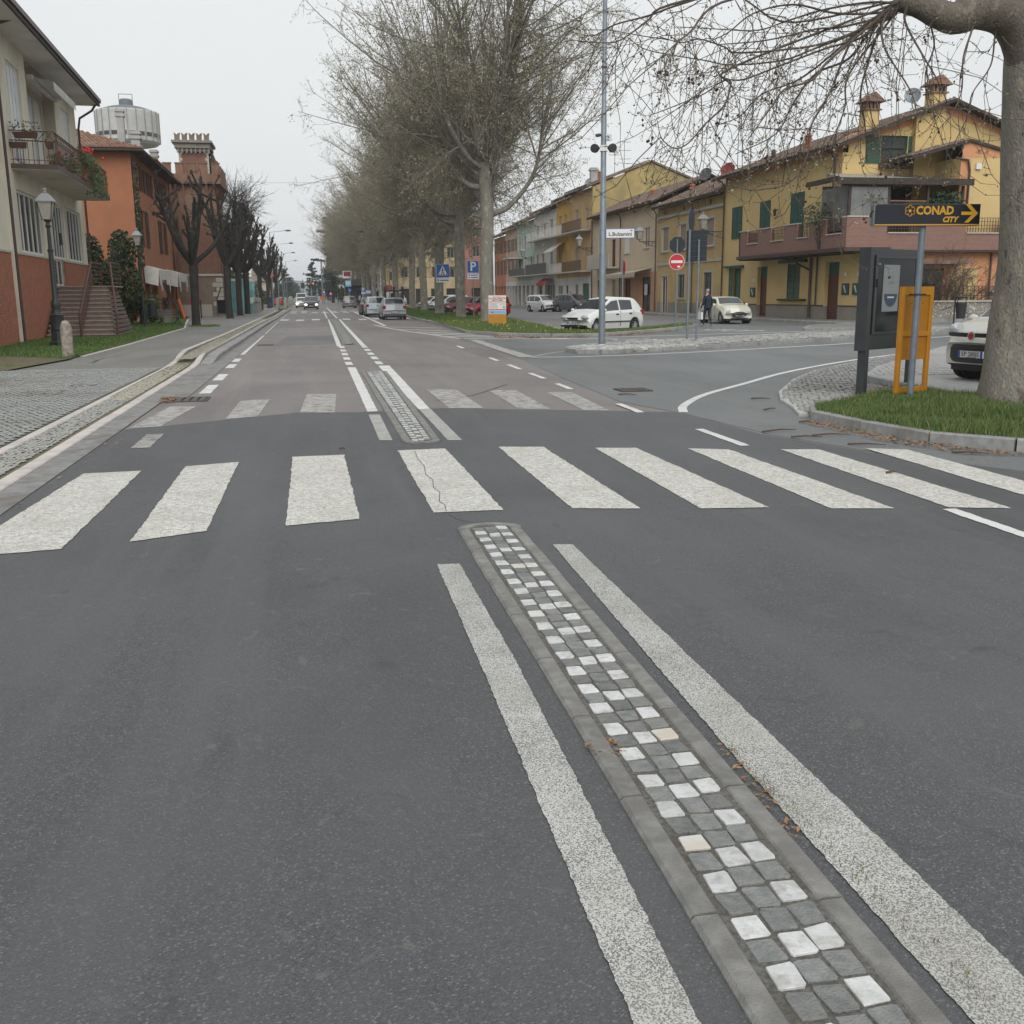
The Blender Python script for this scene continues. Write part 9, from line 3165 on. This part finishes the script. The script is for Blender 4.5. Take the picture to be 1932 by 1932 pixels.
# ================================================================== PEOPLE
def skin_figure(name, joints, edges, root_i, matfn, mats, parent, sub=1):
 me = bpy.data.meshes.new(name)
 me.from_pydata([j[:3] for j in joints], edges, [])
 ob = bpy.data.objects.new(name, me)
 COL.objects.link(ob)
 ob.modifiers.new('s', 'SKIN')
 sk = me.skin_vertices[0].data if me.skin_vertices else None
 if sk is None:
  bpy.context.view_layer.objects.active = ob
  me.attributes
 for i, j in enumerate(joints):
  r = j[3]
  me.skin_vertices[0].data[i].radius = (r if not hasattr(r, '__len__') else r[0], r if not hasattr(r, '__len__') else r[1])
  me.skin_vertices[0].data[i].use_root = (i == root_i)
 m2 = ob.modifiers.new('u', 'SUBSURF')
 m2.levels = sub
 m2.render_levels = sub
 dg = bpy.context.evaluated_depsgraph_get()
 nm = bpy.data.meshes.new_from_object(ob.evaluated_get(dg))
 bpy.data.objects.remove(ob)
 nm.materials.clear()
 for m in mats: nm.materials.append(m)
 for p in nm.polygons:
  p.material_index = matfn(p.center)
  p.use_smooth = True
 return link(name, nm, parent)
K_SKIN = mat('skin', (0.42, 0.26, 0.19), .6)
K_HAIR = mat('grey_hair', (0.28, 0.27, 0.26), .8)
K_NVY = mat('navy_jacket', (0.012, 0.02, 0.04), .85, (0.018, 0.028, 0.05), 6)
K_DTR = mat('dark_trousers', (0.02, 0.024, 0.035), .85)
K_SHOE = mat('white_shoe', (0.4, 0.4, 0.42), .6)
def person(x, y, z, rz, label, jacket, trousers, hair, stride=.18, h=1.76, shoe=K_SHOE, bag=None, fine=True):
 t = empty('person', (x, y, z), rz, label, 'person')
 s = h / 1.76
 J, E = [], []
 def add(p, r, par=None):
  J.append((p[0] * s, p[1] * s, p[2] * s, tuple(q * s for q in r) if hasattr(r, '__len__') else r * s))
  if par is not None: E.append((par, len(J) - 1))
  return len(J) - 1
 # facing local +x; y lateral
 pel = add((0, 0, .96), (.14, .17))
 w = add((.01, 0, 1.12), (.12, .155), pel)
 ch = add((.015, 0, 1.32), (.13, .185), w)
 sh = add((.0, 0, 1.45), (.1, .15), ch)
 nk = add((.03, 0, 1.53), .055, sh)
 hd = add((.05, 0, 1.6), (.085, .075), nk)
 h2 = add((.055, 0, 1.68), (.1, .082), hd)
 h3 = add((.05, 0, 1.74), (.07, .06), h2)
 hands = []
 for sg, sw in ((1, .12), (-1, -.05)):
  a0 = add((0, sg * .17, 1.42), .062, sh)
  a1 = add((-.02 + sw * .4, sg * .235, 1.14), .05, a0)
  a2 = add((.06 + sw, sg * .24, .9), .036, a1)
  hnd = add((.08 + sw, sg * .24, .83), (.03, .042), a2)
  hands.append((.08 + sw, sg * .24, .83))
  if fine:
   for f in range(4):
    ff = add((.06 + sw + f * .02, sg * .24, .77), .0095, hnd)
    add((.065 + sw + f * .019, sg * .228, .735 + abs(f - 1.4) * .006), .008, ff)
   th = add((.115 + sw, sg * .228, .82), .011, hnd)
   add((.125 + sw, sg * .222, .785), .0095, th)
 for sg in (1, -1):
  st = stride * sg
  l0 = add((0, sg * .09, .88), .095, pel)
  l1 = add((.05 + st * .35, sg * .1, .5), .065, l0)
  l2 = add((st - .03, sg * .1, .1), .045, l1)
  l3 = add((st + .06, sg * .105, .045), .042, l2)
  add((st + .17, sg * .115, .03), .032, l3)
 def mf(c):
  z_ = c.z / s
  if z_ > 1.5: return 0
  if abs(c.y / s) > .17 and z_ < .87 and z_ > .6: return 0
  if z_ > .93 or abs(c.y / s) > .17 and z_ > .6: return 1
  if z_ > .1: return 2
  return 3
 skin_figure('body', J, E, pel, mf, [K_SKIN, jacket, trousers, shoe], t, 1)
 b = MB()
 b.ball((.035 * s, 0, 1.695 * s), .108 * s, 12, 8, (.98, .84, .86))
 o = b.build('hair', hair, t, True)
 o.data.transform(Matrix.Translation((-.015 * s, 0, .015 * s)))
 MB().ball((.155 * s, 0, 1.645 * s), .018 * s, 6, 4, (1, .7, 1.3)).build('nose', K_SKIN, t, True)
 for sg in (1, -1):
  MB().ball((.135 * s, sg * .035 * s, 1.668 * s), .011 * s, 6, 4).build('eye', K_BLKT, t)
  MB().ball((.05 * s, sg * .088 * s, 1.645 * s), .028 * s, 6, 4, (.6, .35, 1.1)).build('ear', K_SKIN, t, True)
 MB().ball((.142 * s, 0, 1.605 * s), .02 * s, 6, 4, (.4, 1.1, .25)).build('mouth', mat('lips', (.3, .12, .1), .6), t)
 MB().lathe([(.2 * s, .9 * s), (.185 * s, .97 * s)], n=12).build('jacket_hem', jacket, t)
 return t, hands
ph_, hd_ = person(19.5, 49.0, .0, R(100), 'grey haired person in navy jacket walking with a stick past the cream car', K_NVY, K_DTR, K_HAIR, .2, 1.8)
# bag in the left hand, stick in the right
c_, s_ = math.cos(R(100)), math.sin(R(100))
hl_ = hd_[0]
bx_, by_ = 19.5 + c_ * hl_[0] - s_ * (hl_[1] + .02), 49.0 + s_ * hl_[0] + c_ * (hl_[1] + .02)
t = empty('shopping_bag', (bx_, by_, .35), R(100), 'white paper bag held in the walking person\'s left hand', 'bag')
MB().box(-.15, .15, -.05, .05, 0, .36).build('bag', K_WHS, t)
MB().tube([(-.07, 0, .36), (-.04, 0, .46), (.04, 0, .46), (.07, 0, .36)], .008, 4).build('handle', K_WHS, t)
hr_ = hd_[1]
kx, ky = 19.5 + c_ * (hr_[0] + .02) - s_ * hr_[1], 49.0 + s_ * (hr_[0] + .02) + c_ * hr_[1]
o = MB().tube([(kx - .02, ky - .06, .84), (kx, ky, .86), (kx + .02, ky + .04, .82), (kx + .1, ky + .12, .01)], .012, 6).build('walking_stick', K_BLK)
tag(o, 'dark walking stick in the right hand of the person in navy', 'walking stick')
person(-4.45, 134, .11, R(-90), 'person in a blue jacket standing under the far pollards', mat('blue_jacket', (.02, .05, .12), .85), mat('blue_jeans', (.04, .07, .13), .85), K_DKWOOD, .06, 1.75, fine=False)
c = AY(679, 560, 172)
person(c[0], 172, .1, R(-60), 'person in a pale blue top at the dark kiosk', mat('pale_blue_top', (.35, .45, .55), .85), K_DTR, K_DKWOOD, .05, 1.75, fine=False)
person(25.6, 100.5, .15, R(-90), 'person in a red cap walking behind the grey people carrier', K_NVY, K_DTR, K_REDS, .15, 1.72, fine=False)
for k, (xx, lab) in enumerate(((26.5, 'left wire chair before the arcade'), (27.3, 'right wire chair before the arcade'))):
 t = empty('wire_chair', (xx - 1.2, 117 - k * 3, .15), .5, lab, 'chair', 'wire chairs before the arcade')
 MB().box(-.25, .25, -.25, .25, .44, .47).build('seat', K_DGREY, t)
 MB().box(-.25, .25, .23, .26, .47, .95).build('backrest', K_DGREY, t)
 for sx in (-.22, .22):
  for sy in (-.22, .22): MB().box(sx - .015, sx + .015, sy - .015, sy + .015, 0, .44).build('leg', K_DGREY, t)
# ------------------------------------------------------------------ air
hz = MB().box(-2520, 2520, -220, 3700, -1.2, 75)
hzm = bpy.data.materials.new('thin_haze')
hzm.use_nodes = True
hn = hzm.node_tree
hn.nodes.clear()
ho = hn.nodes.new('ShaderNodeOutputMaterial')
hv = hn.nodes.new('ShaderNodeVolumePrincipled')
hv.inputs['Color'].default_value = (.93, .96, 1, 1)
hv.inputs['Density'].default_value = .0003
hn.links.new(hv.outputs[0], ho.inputs['Volume'])
o = hz.build('haze', hzm)
o['kind'] = 'stuff'
